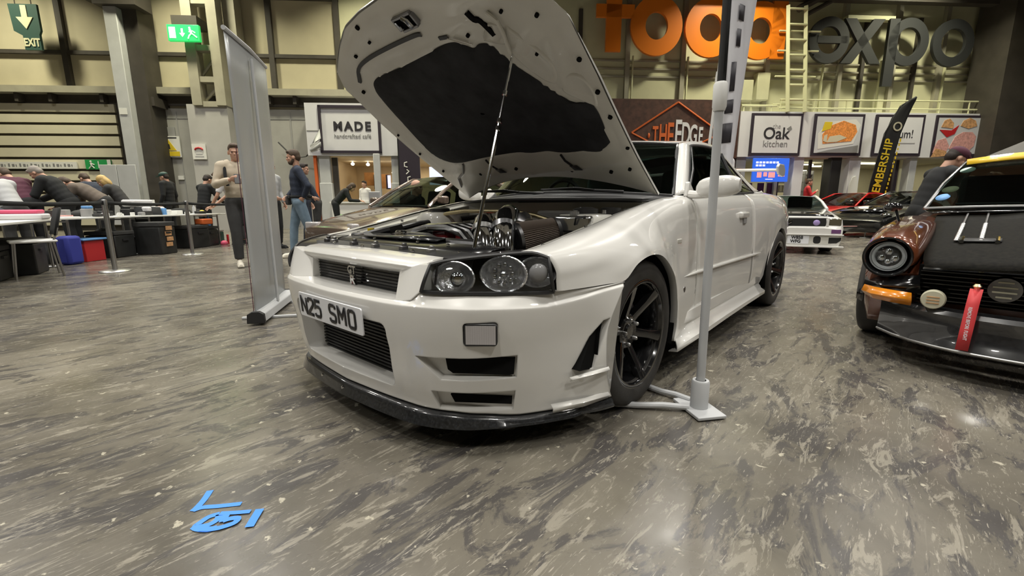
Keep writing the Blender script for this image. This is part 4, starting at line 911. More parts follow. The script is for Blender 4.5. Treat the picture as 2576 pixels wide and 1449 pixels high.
for y in (-.22, .02):
    i = min(range(NC), key=lambda k: abs(CC[k].y-y)); c = CC[i]+pn(i)*(interp(BOF, abs(y))+.020)
    b = MB(); b.lathe([(0, .006), (.006, .005), (.008, 0)], c=(c.x, c.y, .140), axis='X', n=12); part('splitter_bolt', b, M['chrome'], sp)
# ------------------------------------------------------------------ headlamps
HB = [(.898, .505, .604), (.872, .548, .602), (.820, .610, .600), (.752, .673, .597), (.672, .728, .593), (.600, .778, .590), (.562, .803, .590)]
HT = [(.862, .515, .692), (.828, .552, .704), (.778, .600, .712), (.716, .650, .719), (.652, .697, .724), (.598, .741, .724), (.566, .782, .708)]
for s in (1, -1):
    lo = crom(HB, 21); up = crom(HT, 21); bulge = []
    rows = []
    for k in range(9):
        t = k/8; rows.append([a.lerp(c, t)+Vector((.012, .010, 0))*(1-(2*t-1)**2) for a, c in zip(lo, up)])
    g = MB(); g.grid(rows)
    back = MB(); back.grid([[p+Vector((-.105, -.075, 0)) for p in r] for r in (rows[0], rows[4], rows[8])]); 
    back.grid([rows[0], [p+Vector((-.105, -.075, 0)) for p in rows[0]]]); back.grid([rows[8], [p+Vector((-.105, -.075, 0)) for p in rows[8]]])
    back.grid([[r[0] for r in rows], [r[0]+Vector((-.105, -.075, 0)) for r in rows]]); back.grid([[r[-1] for r in rows], [r[-1]+Vector((-.105, -.075, 0)) for r in rows]])
    rim = MB(); loop = rows[0]+[r[-1] for r in rows[1:]]+rows[8][::-1][1:]+[r[0] for r in rows[::-1][1:]]
    rim.tube(loop, .007, 6, cap=False)
    if s < 0: g.flipy(); back.flipy(); rim.flipy()
    hl = part('headlamp', back, M['headlamp_black'], hero, smooth=40)
    part('lens_cover', g, M['glass_clear'], hl, smooth=60, fixn=True)
    part('lens_seal', rim, M['black_plastic'], hl)
    ax = Vector((.86, .50, .06)).normalized(); ax2 = Vector((.70, .70, .06)).normalized()
    def bowl(c, a, r, dep, n=28):
        q = a.to_track_quat('Z', 'Y').to_matrix(); t = MB(); prof = [(0.001, -dep)]+[(r*sin(k*pi/12), -dep*cos(k*pi/12)) for k in range(1, 7)]+[(r*1.10, .006), (r*1.16, .002)]
        t.lathe(prof, c=c, R=q, n=n); return t, q
    # dipped beam projector, main beam reflector, corner indicator
    for nm, c, a, r, dep in (('projector_bowl', (.815, .575, .647), ax, .050, .035), ('main_beam_bowl', (.685, .682, .655), ax, .056, .050), ('indicator_bowl', (.588, .752, .658), ax2, .048, .045)):
        t, q = bowl(Vector(c), a, r, dep); hz_ = Vector((0, 0, 1)).cross(a).normalized(); t.v = [tuple(Vector(p)+hz_*((Vector(p)-Vector(c)).dot(hz_)*.30)) for p in t.v]
        if s < 0: t.flipy()
        part(nm, t, M['reflector'], hl, smooth=60)
    t = MB(); q = ax.to_track_quat('Z', 'Y').to_matrix(); t.ball((.806, .586, .645), (.030, .030, .028), R=q)
    if s < 0: t.flipy()
    part('projector_lens', t, M['chrome'], hl)
    t = MB()
    for k in range(9):
        a = 2*pi*k/9; t.ball(Vector((.672, .675, .655))+q @ Vector((.032*cos(a), .032*sin(a), .012)), .009, 6, 5)
    t.ball((.684, .682, .655), (.016, .016, .022), R=q)
    if s < 0: t.flipy()
    part('main_beam_bulb', t, M['alu'], hl)
    t = MB(); q2 = ax2.to_track_quat('Z', 'Y').to_matrix(); t.ball((.592, .760, .656), (.034, .034, .018), R=q2)
    if s < 0: t.flipy()
    part('indicator_bulb', t, M['fog'], hl)
    t = MB(); t.tube([(.858, .530, .624), (.850, .535, .690)], .004, 6)
    if s < 0: t.flipy()
    part('lamp_divider', t, M['headlamp_black'], hl)
# ------------------------------------------------------------------ sills, small side parts
for s in (1, -1):
    pr = [(.845, .325), (.864, .318), (.868, .262), (.860, .246), (.866, .236), (.878, .222), (.882, .210), (.905, .184), (.905, .158), (.86, .150)]
    rows = []
    for x, k in ((-.392, 1), (-.7, 1), (-1.2, .99), (-1.7, .985), (-2.05, .985), (-2.20, .985)):
        rows.append([(x+(.03 if z < .2 and x > -.5 else (-.04 if z < .2 and x < -2.1 else 0)), s*y*k, z+.012*max(0, (-x-.4)/1.8)) for y, z in pr])
    b = MB(); b.grid(rows); part('side_skirt', b, WPNT, hero, smooth=25, solid=.006)
    b = MB(); b.tube([(-.50, s*.861, .517), (-.70, s*.858, .519), (-1.3, s*.861, .518), (-1.88, s*.866, .516), (-2.06, s*.874, .516)], [.002, .009, .010, .009, .002], 8); part('door_moulding', b, WPNT, hero)
    b = MB(); b.box((-1.61, s*.842, .812), (.175, .034, .042)); h_ = part('door_handle', b, WPNT, hero, bevel=.013, seg=4)
    b = MB(); b.box((-1.63, s*.843, .772), (.07, .016, .04)); part('handle_recess', b, M['grey_plastic'], hero, bevel=.004)
    b = MB(); b.box((-.445, s*.8445, .705), (.058, .012, .022)); part('side_marker', b, M['white_inner'], hero, bevel=.004)
    b = MB(); b.lathe([(0, 0), (.016, 0), (.018, .004), (.015, .007), (0, .008)], c=(-.50, s*.862, .452), axis='Y', n=20, R=(None if s > 0 else Matrix.Scale(-1, 3, Vector((0, 1, 0))))); part('fender_badge', b, M['steel'], hero)
    # mirror
    b = MB(); rows = []
    for k in range(13):
        t = k/12; y = .825+.215*t; e = max(1-abs((t-.52)/.53)**2.6, .01)**.5; hz = .058*e**.8; hx = .058*e**.8; zc = .968+.012*t; 
        pw = lambda q: (1 if q > 0 else -1)*abs(q)**.62
        rows.append([(-.705+hx*(pw(cos(a)) if cos(a) > 0 else pw(cos(a))*.55), s*y, zc+hz*pw(sin(a))*(1 if sin(a) > 0 else .92)) for a in [2*pi*j/16 for j in range(16)]])
    b.grid(rows, closed=True); b.f.append(tuple(range(16))); b.mi.append(0); b.f.append(tuple(12*16+k for k in range(15, -1, -1))); b.mi.append(0)
    mr = part('door_mirror', b, WPNT, hero, smooth=50)
    b = MB(); b.prism([(-.715, .928), (-.85, .938), (-.745, 1.01), (-.73, 1.005)], s*.748, s*.772, fr=lambda a, z, d: (a, d, z)); part('mirror_sail', b, WPNT, mr, bevel=.006)
    b = MB(); b.tube([(-.745, s*.765, .940), (-.735, s*.82, .935), (-.715, s*.90, .935)], [.024, .022, .016], 10); part('mirror_arm', b, WPNT, mr)
    b = MB(); b.lathe([(0, 0), (.9, 0)], n=20); b.v = [(-.742, s*(.935+p[0]*.085), .972+p[1]*.048) for p in b.v]; part('mirror_glass', b, M['chrome'], mr)
    # wheel well
    for cx in (0, -2.665):
        b = MB(); rows = []
        for y in (.55, .875):
            rows.append([(cx+.372*cos(a), s*y, ZC+.372*sin(a)) for a in [radians(-20+220*k/20) for k in range(21)]])
        b.grid(rows); rows2 = [[(cx+.372*cos(a), s*.55, ZC+.372*sin(a)) for a in [radians(-20+220*k/20) for k in range(21)]], [(cx, s*.55, ZC)]*21]; b.grid(rows2)
        part('wheel_well', b, M['void'], hero)
# ------------------------------------------------------------------ wheels
def make_wheel(parent, c, s, R=.327, W=.250, rim=.236, tyre=None, rimmat=None, spokes=6):
    """s=+1: outer face towards +y"""
    yo = s*W/2; fy = lambda y: y*s
    b = MB(); w = W/2
    pr = [(rim*.93, -w*.80), (rim*1.03, -w*.92), (R*.90, -w*1.0), (R*.975, -w*.90), (R, -w*.72), (R, w*.70), (R*.985, w*.84), (R*.95, w*.93), (R*.88, w*.985), (R*.80, w*1.0), (rim*1.06, w*.97), (rim*1.0, w*.90), (rim*.93, w*.80)]
    b.lathe([(r, fy(h)) for r, h in pr], axis='Y', n=56, close=True)
    o = b.build('wheel', tyre or M['rubber'], parent, smooth=40); o.location = c
    b = MB(); rm = rimmat or M['black_metal']
    b.lathe([(r, fy(h)) for r, h in [(rim*1.035, w*.905), (rim*1.05, w*.93), (rim*1.01, w*.955), (rim*.965, w*.93), (rim*.94, w*.80), (rim*.90, w*.45), (rim*.88, -w*.6), (rim*.93, -w*.8), (rim*.98, -w*.8)]], axis='Y', n=48)
    part('rim_barrel', b, rm, o, smooth=40)
    b = MB()
    for k in range(spokes):
        a = 2*pi*k/spokes+.26; ca, sa = cos(a), sin(a)
        def P(rad, t, h): return (ca*rad-sa*t, fy(h), sa*rad+ca*t)
        st = [(.036, .030, w*.40, .035), (.090, .022, w*.50, .032), (.155, .021, w*.70, .030), (rim*.95, .030, w*.88, .026)]
        rows = [[P(r, -t, h-th), P(r, -t*.85, h), P(r, 0, h+.006), P(r, t*.85, h), P(r, t, h-th)] for r, t, h, th in st]
        b.grid(rows, closed=True)
        b.add([P(st[-1][0]+.002, t, h) for t, h in ((-.03, w*.80), (.03, w*.80), (.03, w*.90), (-.03, w*.90))], [(0, 1, 2, 3)])
    part('spokes', b, rm, o, smooth=40)
    b = MB(); b.lathe([(r, fy(h)) for r, h in [(.078, w*.25), (.078, w*.44), (.066, w*.50), (.036, w*.46), (.030, w*.52), (.0, w*.53)]], axis='Y', n=32); part('hub', b, rm, o, smooth=30)
    for k in range(5):
        b = MB(); a = 2*pi*k/5+.1; b.lathe([(.0095, fy(w*.45)), (.0095, fy(w*.60)), (.006, fy(w*.64)), (0, fy(w*.64))], c=(.057*cos(a), 0, .057*sin(a)), axis='Y', n=8)
        part('wheel_nut', b, M['steel'], o)
    b = MB(); b.lathe([(.05, fy(-.02)), (.165, fy(-.02)), (.165, fy(.008)), (.05, fy(.008))], axis='Y', n=40); part('brake_disc', b, M['alu_dark'], o)
    b = MB(); b.box((.135*.9, fy(.0), .06), (.075, .05, .15)); part('brake_caliper', b, M['black_gloss'], o, bevel=.012)
    return o
for cx, yo in ((0, .880), (-2.665, .892)):
    for s in (1, -1): make_wheel(hero, (cx, s*(yo-.125), ZC), s)
# ------------------------------------------------------------------ open bonnet (34 degrees about the hinge line)
BA = radians(34); BU = Vector((cos(BA), 0, sin(BA))); BNn = Vector((-sin(BA), 0, cos(BA))); BO = Vector((-.480, 0, .932))
def BN(s, y, n=0.0): return BO+BU*s+BNn*n+Vector((0, y, 0))
def b_half(s):           # half width along the bonnet
    return interp([(0, .708), (.35, .716), (.70, .735), (.95, .745), (1.08, .742), (1.17, .715), (1.24, .655), (1.30, .56), (1.345, .40), (1.37, .20), (1.385, .0)], s)
def b_rear(y): return .150*(1-(abs(y)/.71)**2)
def b_front(y):
    return interp([(0, 1.375), (.20, 1.362), (.36, 1.336), (.50, 1.275), (.60, 1.222), (.69, 1.165), (.735, 1.09), (.75, .98)], abs(y))
def crown(s, y):
    e = abs(y)/.73; t = max(0, min(1, s/1.2)); return .040*(1-e*e)-.020*sin(pi*t)*e**4-.018*max(0, (s-1.05)/.33)**2
ys = [i/15 for i in range(-15, 16)]
def b_pt(u, v, n):       # u across -1..1, v 0 rear..1 front
    sg = 1 if u >= 0 else -1; a = abs(u)
    # side edge runs from hinge corner to front corner, front edge is the rounded nose
    sv = v*1.385
    y = u*.742*(1 if v < .75 else 1); 
    s0 = b_rear(u*.71); s1 = b_front(u*.742*.995); s = s0+(s1-s0)*v
    y = u*interp([(0, .710), (.3, .718), (.55, .733), (.75, .744), (1, .744)], v)
    return BN(s, y, crown(s, y)+n)
rows_in = [[b_pt(u, v/16, 0) for v in range(17)] for u in ys]
rows_out = [[b_pt(u, v/16, .030-.018*abs(u)**6-.016*(v/16)**8) for v in range(17)] for u in ys]
b = MB(); b.grid(rows_out)
b.grid([rows_out[0], rows_in[0]]); b.grid([rows_out[-1], rows_in[-1]]); b.grid([[r[0] for r in rows_out], [r[0] for r in rows_in]]); b.grid([[r[-1] for r in rows_out], [r[-1] for r in rows_in]])
bon = part('bonnet', b, WPNT, hero, smooth=45)
def b_on(s, y, n=0): return BN(s, y, crown(s, y)+n)
# inner skin with pressed ribs: height field on a finer grid
def seg_d(p, a, c):
    ax, ay = a; cx, cy = c; px, py = p; dx, dy = cx-ax, cy-ay; t = max(0, min(1, ((px-ax)*dx+(py-ay)*dy)/(dx*dx+dy*dy+1e-12))); return sqrt((px-ax-t*dx)**2+(py-ay-t*dy)**2)
LINER = [(.43, .62), (.66, .645), (.70, .53), (.80, .455), (.90, .385), (.985, .345), (1.035, .322), (1.05, .27), (1.04, .225), (1.08, .17), (1.095, .12), (1.092, .05), (1.075, -.10), (1.065, -.24), (1.062, -.40), (1.055, -.49), (1.02, -.545), (.94, -.575), (.70, -.60), (.50, -.612), (.40, -.56), (.365, -.46), (.375, -.25), (.385, 0), (.37, .10), (.375, .22), (.355, .32), (.365, .44), (.36, .53)]
def inside(p, poly):
    r = False; n = len(poly)
    for i in range(n):
        (x1, y1), (x2, y2) = poly[i], poly[(i+1) % n]
        if (y1 > p[1]) != (y2 > p[1]) and p[0] < (x2-x1)*(p[1]-y1)/(y2-y1)+x1: r = not r
    return r
RIBS = [((.30, -.66), (.22, -.30), .030, .010), ((.22, -.30), (.20, 0), .030, .010), ((.20, 0), (.22, .30), .030, .010), ((.22, .30), (.30, .66), .030, .010),
        ((.30, .69), (1.05, .70), .018, .008), ((.30, -.69), (1.05, -.70), .018, .008), ((1.20, -.55), (1.29, -.25), .03, .010), ((1.29, -.25), (1.29, .25), .03, .010), ((1.29, .25), (1.20, .55), .03, .010),
        ((1.13, -.55), (1.16, 0), .02, .008), ((1.16, 0), (1.14, .40), .02, .008), ((.78, .56), (.98, .62), .05, .012), ((.98, .45), (1.05, .58), .04, .012), ((1.05, .36), (1.10, .42), .03, .010), ((.70, .67), (.72, .58), .02, .008)]
NU, NV = 64, 56
rows = []
for i in range(NU+1):
    u = -1+2*i/NU; r = []
    for j in range(NV+1):
        v = j/NV; p = b_pt(u*.994, .006+v*.988, 0); q = p-BO; s = q.dot(BU); y = p.y; h = -.003
        for a, c, w, d in RIBS:
            e = seg_d((s, y), a, c)
            if e < w: h -= d*(cos(pi*e/w)+1)/2
        din = min(seg_d((s, y), LINER[k], LINER[(k+1) % len(LINER)]) for k in range(len(LINER)))
        if inside((s, y), LINER): h += min(.012, din*.4)
        elif din < .03: h -= .007*(cos(pi*din/.03)+1)/2
        r.append(p+BNn*h)
    rows.append(r)
b = MB(); b.grid(rows); inner = part('bonnet_inner_frame', b, M['bonnet_inner'], bon, smooth=70, fixn=True)
# felt liner
pts = [Vector((s, y, 0)) for s, y in LINER]; loop = cromk(pts+[pts[0]], 4)[:-1]
b = MB(); cs, cy = .70, 0.0; R0 = []
for k in (1.0, .96, .8, .55, .3, 0.02):
    R0.append([b_on(cs+(p.x-cs)*k, cy+(p.y-cy)*k, (-.006 if k == 1 else -.016)) for p in loop])
b.grid(R0, closed=True); part('bonnet_liner', b, M['liner'], bon, smooth=60)
# worn grey patch on the felt is part of the liner material; slots, holes, latch
def strip(pts, w, n=-.013):
    c = [Vector((a, y, 0)) for a, y in pts]; c = cromk(c, 4); L_ = []; R_ = []
    for i, p in enumerate(c):
        t = (c[min(i+1, len(c)-1)]-c[max(i-1, 0)]).normalized(); q = Vector((-t.y, t.x, 0))*w/2
        L_.append(b_on((p+q).x, (p+q).y, n)); R_.append(b_on((p-q).x, (p-q).y, n))
    t = MB(); t.grid([L_, R_]); t.grid([[p+BNn*.012 for p in L_], L_]); t.grid([R_, [p+BNn*.012 for p in R_]]); return t
b = strip([(1.075, -.60), (1.14, -.52), (1.165, -.40), (1.175, -.20), (1.178, -.02), (1.172, .02)], .018); part('weather_strip', b, M['black_plastic'], bon)
b = strip([(1.19, .325), (1.155, .335), (1.14, .36), (1.07, .38)], .022, -.014); part('frame_slot', b, M['void'], bon)
b = strip([(1.128, .095), (1.122, .145)], .016, -.012); part('frame_slot', b, M['black_plastic'], bon)
HOLES = [(1.31, -.28, .011), (1.20, -.46, .009), (1.23, -.30, .007), (1.02, -.64, .010), (1.10, .25, .008), (1.30, .22, .010), (1.27, .45, .016), (1.19, .60, .011), (1.10, .62, .008), (.90, .70, .010), (.74, .705, .010), (.60, .70, .010), (.40, .70, .009), (.23, .64, .009), (.70, -.70, .007), (.52, -.69, .007), (.33, -.66, .008), (.20, .52, .010), (.21, .28, .008), (.24, -.40, .010), (.25, -.10, .010), (1.15, .48, .007), (.95, .52, .007), (.62, -.02, .012), (1.25, .05, .006)]
for s, y, r in HOLES:
    b = MB(); c0 = b_on(s, y, -.014); ring = [c0+(BU*cos(a)+Vector((0, 1, 0))*sin(a))*r for a in [2*pi*k/10 for k in range(10)]]
    b.grid([ring, [p+BNn*.012 for p in ring]], closed=True); b.add(ring, [tuple(range(10))]); part('frame_hole', b, M['void'], bon)
for s, y in ((.262, -.21), (.250, .33)):
    b = MB(); b.grid([[b_on(s-.025, y-.02, -.016), b_on(s-.025, y+.03, -.016)], [b_on(s+.012, y-.035, -.016), b_on(s+.012, y+.01, -.016)]]); part('hinge_slot', b, M['black_plastic'], bon, solid=.004)
    b = MB(); b.tube([b_on(s+.01, y-.02, -.016), b_on(s+.06, y-.035, -.022), b_on(s+.105, y-.04, -.018)], .006, 6); part('liner_clip', b, M['liner'], bon)
lt = MB()
for da, dy, sa, sy in ((0, -.058, .052, .010), (0, .058, .052, .010), (.030, 0, .012, .12), (-.030, 0, .012, .10)):
    lt.box(b_on(1.248+da, .012+dy, -.016), (sa, sy, .024), R=Matrix((BU, (0, 1, 0), BNn)).transposed())
ltc = part('bonnet_latch', lt, M['alu_dark'], bon, bevel=.003)
t = MB(); t.box(b_on(1.248, .012, -.006), (.050, .11, .010), R=Matrix((BU, (0, 1, 0), BNn)).transposed()); part('latch_plate', t, M['void'], ltc)
t = MB(); t.tube([b_on(1.225, .036, -.030), b_on(1.262, .040, -.034), b_on(1.272, .020, -.026)], .011, 8); t.tube([b_on(1.23, -.035, -.026), b_on(1.268, -.035, -.026)], .007, 8); part('latch_striker', t, M['chrome'], ltc)
# painted bracket wire on the inner frame
b = MB(); b.tube([b_on(1.165, .415, -.010), b_on(1.13, .450, -.024), b_on(1.08, .445, -.028), b_on(.99, .415, -.026)], .008, 8); part('stay_bracket', b, M['bonnet_inner'], bon)
b = MB(); b.tube([b_on(.355, -.46, -.012), b_on(.28, -.52, -.014), b_on(.24, -.60, -.014), b_on(.15, -.65, -.012)], .006, 6); part('washer_hose', b, M['grey_plastic'], bon)
b = MB()
for s, y in ((1.065, .27), (1.10, .33), (.92, .56), (1.02, .62)): pass
for y0, s0 in ((.20, 1.112), (.17, 1.118)): b.tube([b_on(s0, y0-.03, -.013), b_on(s0-.05, y0+.045, -.013)], .003, 5)
part('frame_seam', b, M['bonnet_inner'], bon)
for ol in ([(1.06, .31), (1.09, .335), (1.12, .385), (1.10, .43), (1.06, .435), (1.02, .40)], [(.99, .40), (.93, .415), (.83, .47), (.80, .52), (.86, .565), (.94, .55), (1.06, .475), (1.08, .45)], [(.66, .665), (.70, .60), (.76, .535), (.83, .595), (.82, .665), (.74, .69)]):
    c = [Vector((a, y, 0)) for a, y in ol]; lp = cromk(c+[c[0]], 4)[:-1]; m0 = sum((p.x for p in lp))/len(lp); m1 = sum((p.y for p in lp))/len(lp)
    b = MB(); b.grid([[b_on(m0+(p.x-m0)*k, m1+(p.y-m1)*k, -h) for p in lp] for k, h in ((1.04, .002), (.97, .011), (.86, .013), (.70, .006), (.3, .004), (.01, .004))], closed=True); part('pressed_pocket', b, M['bonnet_inner'], bon, smooth=60)
# prop rod
p0 = Vector((.585, .432, .705)); p1 = b_on(.985, .425, -.030); d = (p1-p0)
b = MB(); b.tube([p0, p0+d*.30, p0+d*.52, p0+d*.62], .0075, 8); b.tube([p0+d*.60, p0+d*.80, p1], .006, 8)
for t in (.62, .66, .80): b.lathe([(.006, -.008), (.011, -.008), (.011, .008), (.006, .008)], c=p0+d*t, R=d.to_track_quat('Z', 'Y').to_matrix(), n=10, close=True)
part('bonnet_prop', b, M['chrome'], hero)
# ------------------------------------------------------------------ engine bay
b = MB(); b.box((.02, 0, .40), (1.10, 1.24, .04)); part('bay_floor', b, M['black_matt'], hero)
for s in (1, -1):
    # inner wing: ledge along the wing edge and the wall below it
    top = cromk([(.60, s*.690, .722), (.36, s*.698, .760), (.08, s*.708, .816), (-.22, s*.709, .871), (-.48, s*.712, .910)], 5)
    r1 = [p+Vector((0, -s*.008, -.012)) for p in top]; r2 = [p+Vector((0, -s*.072, -.018)) for p in top]; r3 = [p+Vector((0, -s*.077, -.05)) for p in top]; r4 = [Vector((p.x, s*.60, .42)) for p in top]
    b = MB(); b.grid([top, r1, r2, r3, r4]); part('inner_wing', b, M['white_inner'], hero, smooth=30)
    b = MB(); b.lathe([(.155, -.3), (.150, -.04), (.12, -.005), (.05, .0), (0, .0)], c=(-.06, s*.535, .845), n=28); st_ = part('strut_tower', b, M['white_inner'], hero, smooth=40)
    b = MB(); b.lathe([(.06, 0), (.06, .02), (.03, .03), (0, .03)], c=(-.06, s*.535, .845), n=20); part('strut_mount', b, M['black_plastic'], st_)
    for k in range(3):
        a = 2*pi*k/3; b = MB(); b.lathe([(.011, 0), (.011, .016), (0, .016)], c=(-.06+.085*cos(a), s*.535+.085*sin(a), .845), n=6); part('strut_nut', b, M['steel'], st_)
    for k, (x, z) in enumerate(((.44, .745), (.14, .803), (-.20, .866))):
        b = MB(); b.lathe([(.009, 0), (.009, .008), (0, .008)], c=(x, s*.665, z-.012), n=6); part('wing_bolt', b, M['steel'], hero)
# firewall, cowl tray, wiper arms
b = MB(); b.box((-.42, 0, .66), (.03, 1.38, .48)); part('firewall', b, M['white_inner'], hero)
b = MB(); b.grid([across((-.40, .70, .905), (-.40, -.70, .905), 15, (.11, 0, .01)), across((-.49, .70, .918), (-.49, -.70, .918), 15, (.15, 0, .012)), across((-.66, .70, .926), (-.66, -.70, .926), 15, (.165, 0, .028)), across((-.70, .70, .928), (-.70, -.70, .928), 15, (.165, 0, .03))])
part('cowl_panel', b, M['black_plastic'], hero, smooth=30, solid=.006)
b = MB(); b.tube(across((-.395, .66, .905), (-.395, -.66, .905), 15, (.11, 0, .010)), .010, 8); part('cowl_seal', b, M['black_plastic'], hero)
for y0, y1 in ((.50, -.02), (-.05, -.58)):
    b = MB(); b.tube([(-.50, y0, .955), (-.42, (y0+y1)/2, .972), (-.45, y1, .975)], [.009, .007, .004], 6); b.tube([(-.42, y0-.14, .966), (-.415, (y0+y1)/2, .980), (-.46, y1-.02, .978)], .006, 6); part('wiper', b, M['black_plastic'], hero)
# slam panel, cooling plate and radiator
b = MB(); rows = []
for y in [i*.12-.60 for i in range(11)]:
    e = (y/.6)**2; x = .80-.05*e; rows.append([(x-.10, y, .700), (x-.095, y, .716), (x-.02, y, .712), (x+.0, y, .703), (x+.01, y, .66)])
b.grid(rows); part('slam_panel', b, M['black_plastic'], hero, smooth=30, solid=.004)
b = MB(); rows = []
for y in [i*.10-.55 for i in range(12)]:
    e = (y/.55)**2; rows.append([(.70-.04*e, y, .696), (.64-.04*e, y, .722), (.53, y, .728), (.52, y, .69)])
b.grid(rows); part('cooling_plate', b, M['black_satin'], hero, smooth=25, solid=.004)
for i, (x, y, z) in enumerate(((.74, -.43, .716), (.745, -.36, .716), (.755, -.16, .716), (.76, .02, .716), (.745, .20, .716), (.735, .36, .714))):
    b = MB(); b.box((x, y, z), (.030, .026, .024)); b.box((x-.004, y, z+.016), (.016, .016, .016)); part('panel_clip', b, M['steel' if i % 2 else 'alu_dark'], hero, bevel=.003)
for x, y in ((.775, -.30), (.78, -.05), (.775, .30), (.70, .48), (.66, -.50), (.60, -.24), (.60, .10), (.60, .30)):
    b = MB(); b.lathe([(.008, 0), (.008, .005), (.004, .007), (0, .007)], c=(x, y, .715 if x > .62 else .727), n=8); part('panel_bolt', b, M['chrome'], hero)
b = MB(); b.box((.47, -.05, .60), (.06, .86, .22)); b.tube([(.47, -.46, .715), (.47, .36, .715)], .028, 10); part('radiator', b, M['alu_dark'], hero, bevel=.01)
b = MB(); b.lathe([(.03, 0), (.03, .016), (.022, .022), (0, .022)], c=(.475, -.20, .742), n=16); part('radiator_cap', b, M['chrome'], hero)
# engine: block, red rocker covers, curved intake plenum
b = MB(); b.box((-.02, -.02, .58), (.72, .36, .24)); part('engine_block', b, M['alu_dark'], hero, bevel=.02)
for y in (-.12, .06):
    b = MB(); b.box((-.03, y, .735), (.66, .13, .085)); rc = part('rocker_cover', b, M['engine_red'], hero, bevel=.02, seg=3)
    for k in range(4):
        t = MB(); t.lathe([(.012, 0), (.012, .01), (0, .01)], c=(-.28+k*.17, y+.05, .776), n=8); part('cover_bolt', t, M['chrome'], rc)
b = MB(); b.box((-.03, -.03, .775), (.60, .045, .03)); part('coil_cover', b, M['black_gloss'], hero, bevel=.006)
for k in range(4):
    y0 = -.36+k*.02; b = MB(); x = .34-k*.055
    b.tube([(x+.02, -.30, .70), (x+.02, -.24, .752), (x+.02, -.12, .776), (x+.02, .02, .778), (x+.02, .12, .758), (x+.02, .17, .715)], .020, 10); part('intake_runner', b, M['alu'], hero)
b = MB(); b.tube([(.46, -.32, .69), (.46, -.16, .742), (.46, .0, .742), (.46, .16, .70)], .016, 8); part('coolant_pipe', b, M['alu_dark'], hero)
b = MB(); b.grid([[(.585, -.46, .738), (.585, .0, .742), (.57, .19, .738)], [(.50, -.46, .745), (.50, .0, .750), (.50, .17, .745)], [(.49, -.46, .715), (.49, .0, .72), (.49, .16, .715)]]); part('radiator_shroud', b, M['carbon'], hero, smooth=20, solid=.006)
# polished boost pipes and the cone filter
b = MB(); b.tube([(.27, .17, .800), (.31, .225, .805), (.37, .275, .780), (.41, .32, .730), (.42, .34, .66)], [.045, .048, .048, .046, .044], 18); bp_ = part('boost_pipe', b, M['chrome'], hero, smooth=50)
b = MB(); b.lathe([(.050, -.012), (.052, -.012), (.052, .012), (.050, .012)], c=(.375, .28, .776), R=Vector((.4, .35, -.7)).to_track_quat('Z', 'Y').to_matrix(), n=20, close=True); part('pipe_clamp', b, M['steel'], bp_)
b = MB(); b.tube([(.08, .20, .815), (.17, .25, .835), (.27, .32, .822), (.35, .385, .770), (.40, .425, .715), (.41, .435, .64)], [.05, .054, .054, .050, .047, .045], 18); bp_ = part('boost_pipe', b, M['chrome'], hero, smooth=50)
b = MB(); b.lathe([(.053, -.014), (.057, -.014), (.057, .014), (.053, .014)], c=(.33, .365, .787), R=Vector((.35, .3, -.62)).to_track_quat('Z', 'Y').to_matrix(), n=20, close=True); part('pipe_clamp', b, M['alu_dark'], bp_)
b = MB(); b.lathe([(.0, -.05), (.05, -.05), (.075, -.02), (.08, .02), (.05, .05), (0, .05)], c=(.14, .30, .775), axis='Y', n=24); part('turbo_housing', b, M['alu_dark'], hero, smooth=40)
fa = Vector((-.22, .13, .05)).normalized(); fq = fa.to_track_quat('Z', 'Y').to_matrix(); fc = Vector((.315, .425, .742))
b = MB(); b.tube([(.20, .34, .775), (.27, .375, .775), (.30, .40, .76), fc], [.04, .046, .05, .052], 16); ip = part('intake_elbow', b, M['alu'], hero, smooth=50)
b = MB(); prof = [(.0, 0), (.066, 0), (.068, .014), (.060, .016)]; b.lathe(prof, c=fc, R=fq, n=28); flt = part('air_filter', b, M['alu_dark'], hero, smooth=30)
b = MB(); n = 96; rows = []
for h_, r0 in ((.014, .066), (.185, .050)):
    rows.append([fc+fq @ Vector(((r0+(.004 if k % 2 else -.003))*cos(2*pi*k/n), (r0+(.004 if k % 2 else -.003))*sin(2*pi*k/n), h_)) for k in range(n)])
b.grid(rows, closed=True); part('filter_pleats', b, M['ribs'], flt, smooth=10)
b = MB(); b.lathe([(.056, .18), (.052, .198), (.03, .205), (0, .205)], c=fc, R=fq, n=28); part('filter_cap', b, M['black_plastic'], flt, smooth=40)
b = MB()
for k in range(14): b.box((.40+.011*k*.6, .50+.004*k, .655+.001*k), (.004, .10, .05), rz=.5)
part('oil_cooler', b, M['ribs'], hero)
# strut brace, reservoir, battery side details
b = MB(); b.tube([(-.02, -.56, .808), (.0, -.40, .835), (.02, -.22, .852), (.03, .17, .853), (.05, .32, .834), (.06, .455, .803)], .011, 10); part('strut_brace', b, M['gold'], hero)
b = MB(); b.box((.06, .555, .80), (.13, .17, .075), rz=.35); rs = part('coolant_reservoir', b, M['alu'], hero, bevel=.012)
b = MB(); b.lathe([(.022, 0), (.022, .018), (0, .02)], c=(.05, .545, .838), n=14); part('reservoir_cap', b, M['steel'], rs)
b = MB(); b.tube([(.13, .60, .80), (.145, .615, .83), (.10, .635, .835)], .005, 6); part('reservoir_hose', b, M['black_plastic'], rs)
b = MB(); b.lathe([(0, 0), (.05, 0), (.05, .07), (.0, .075)], c=(-.22, .58, .80), n=16); part('brake_reservoir', b, M['black_plastic'], hero)
b = MB(); b.box((-.20, .30, .83), (.10, .26, .05)); part('fuse_box', b, M['grey_plastic'], hero, bevel=.01)
b = MB(); b.tube([(.25, -.60, .74), (.12, -.50, .78), (-.10, -.42, .80), (-.28, -.30, .82)], .016, 8); part('coolant_hose', b, M['black_plastic'], hero)
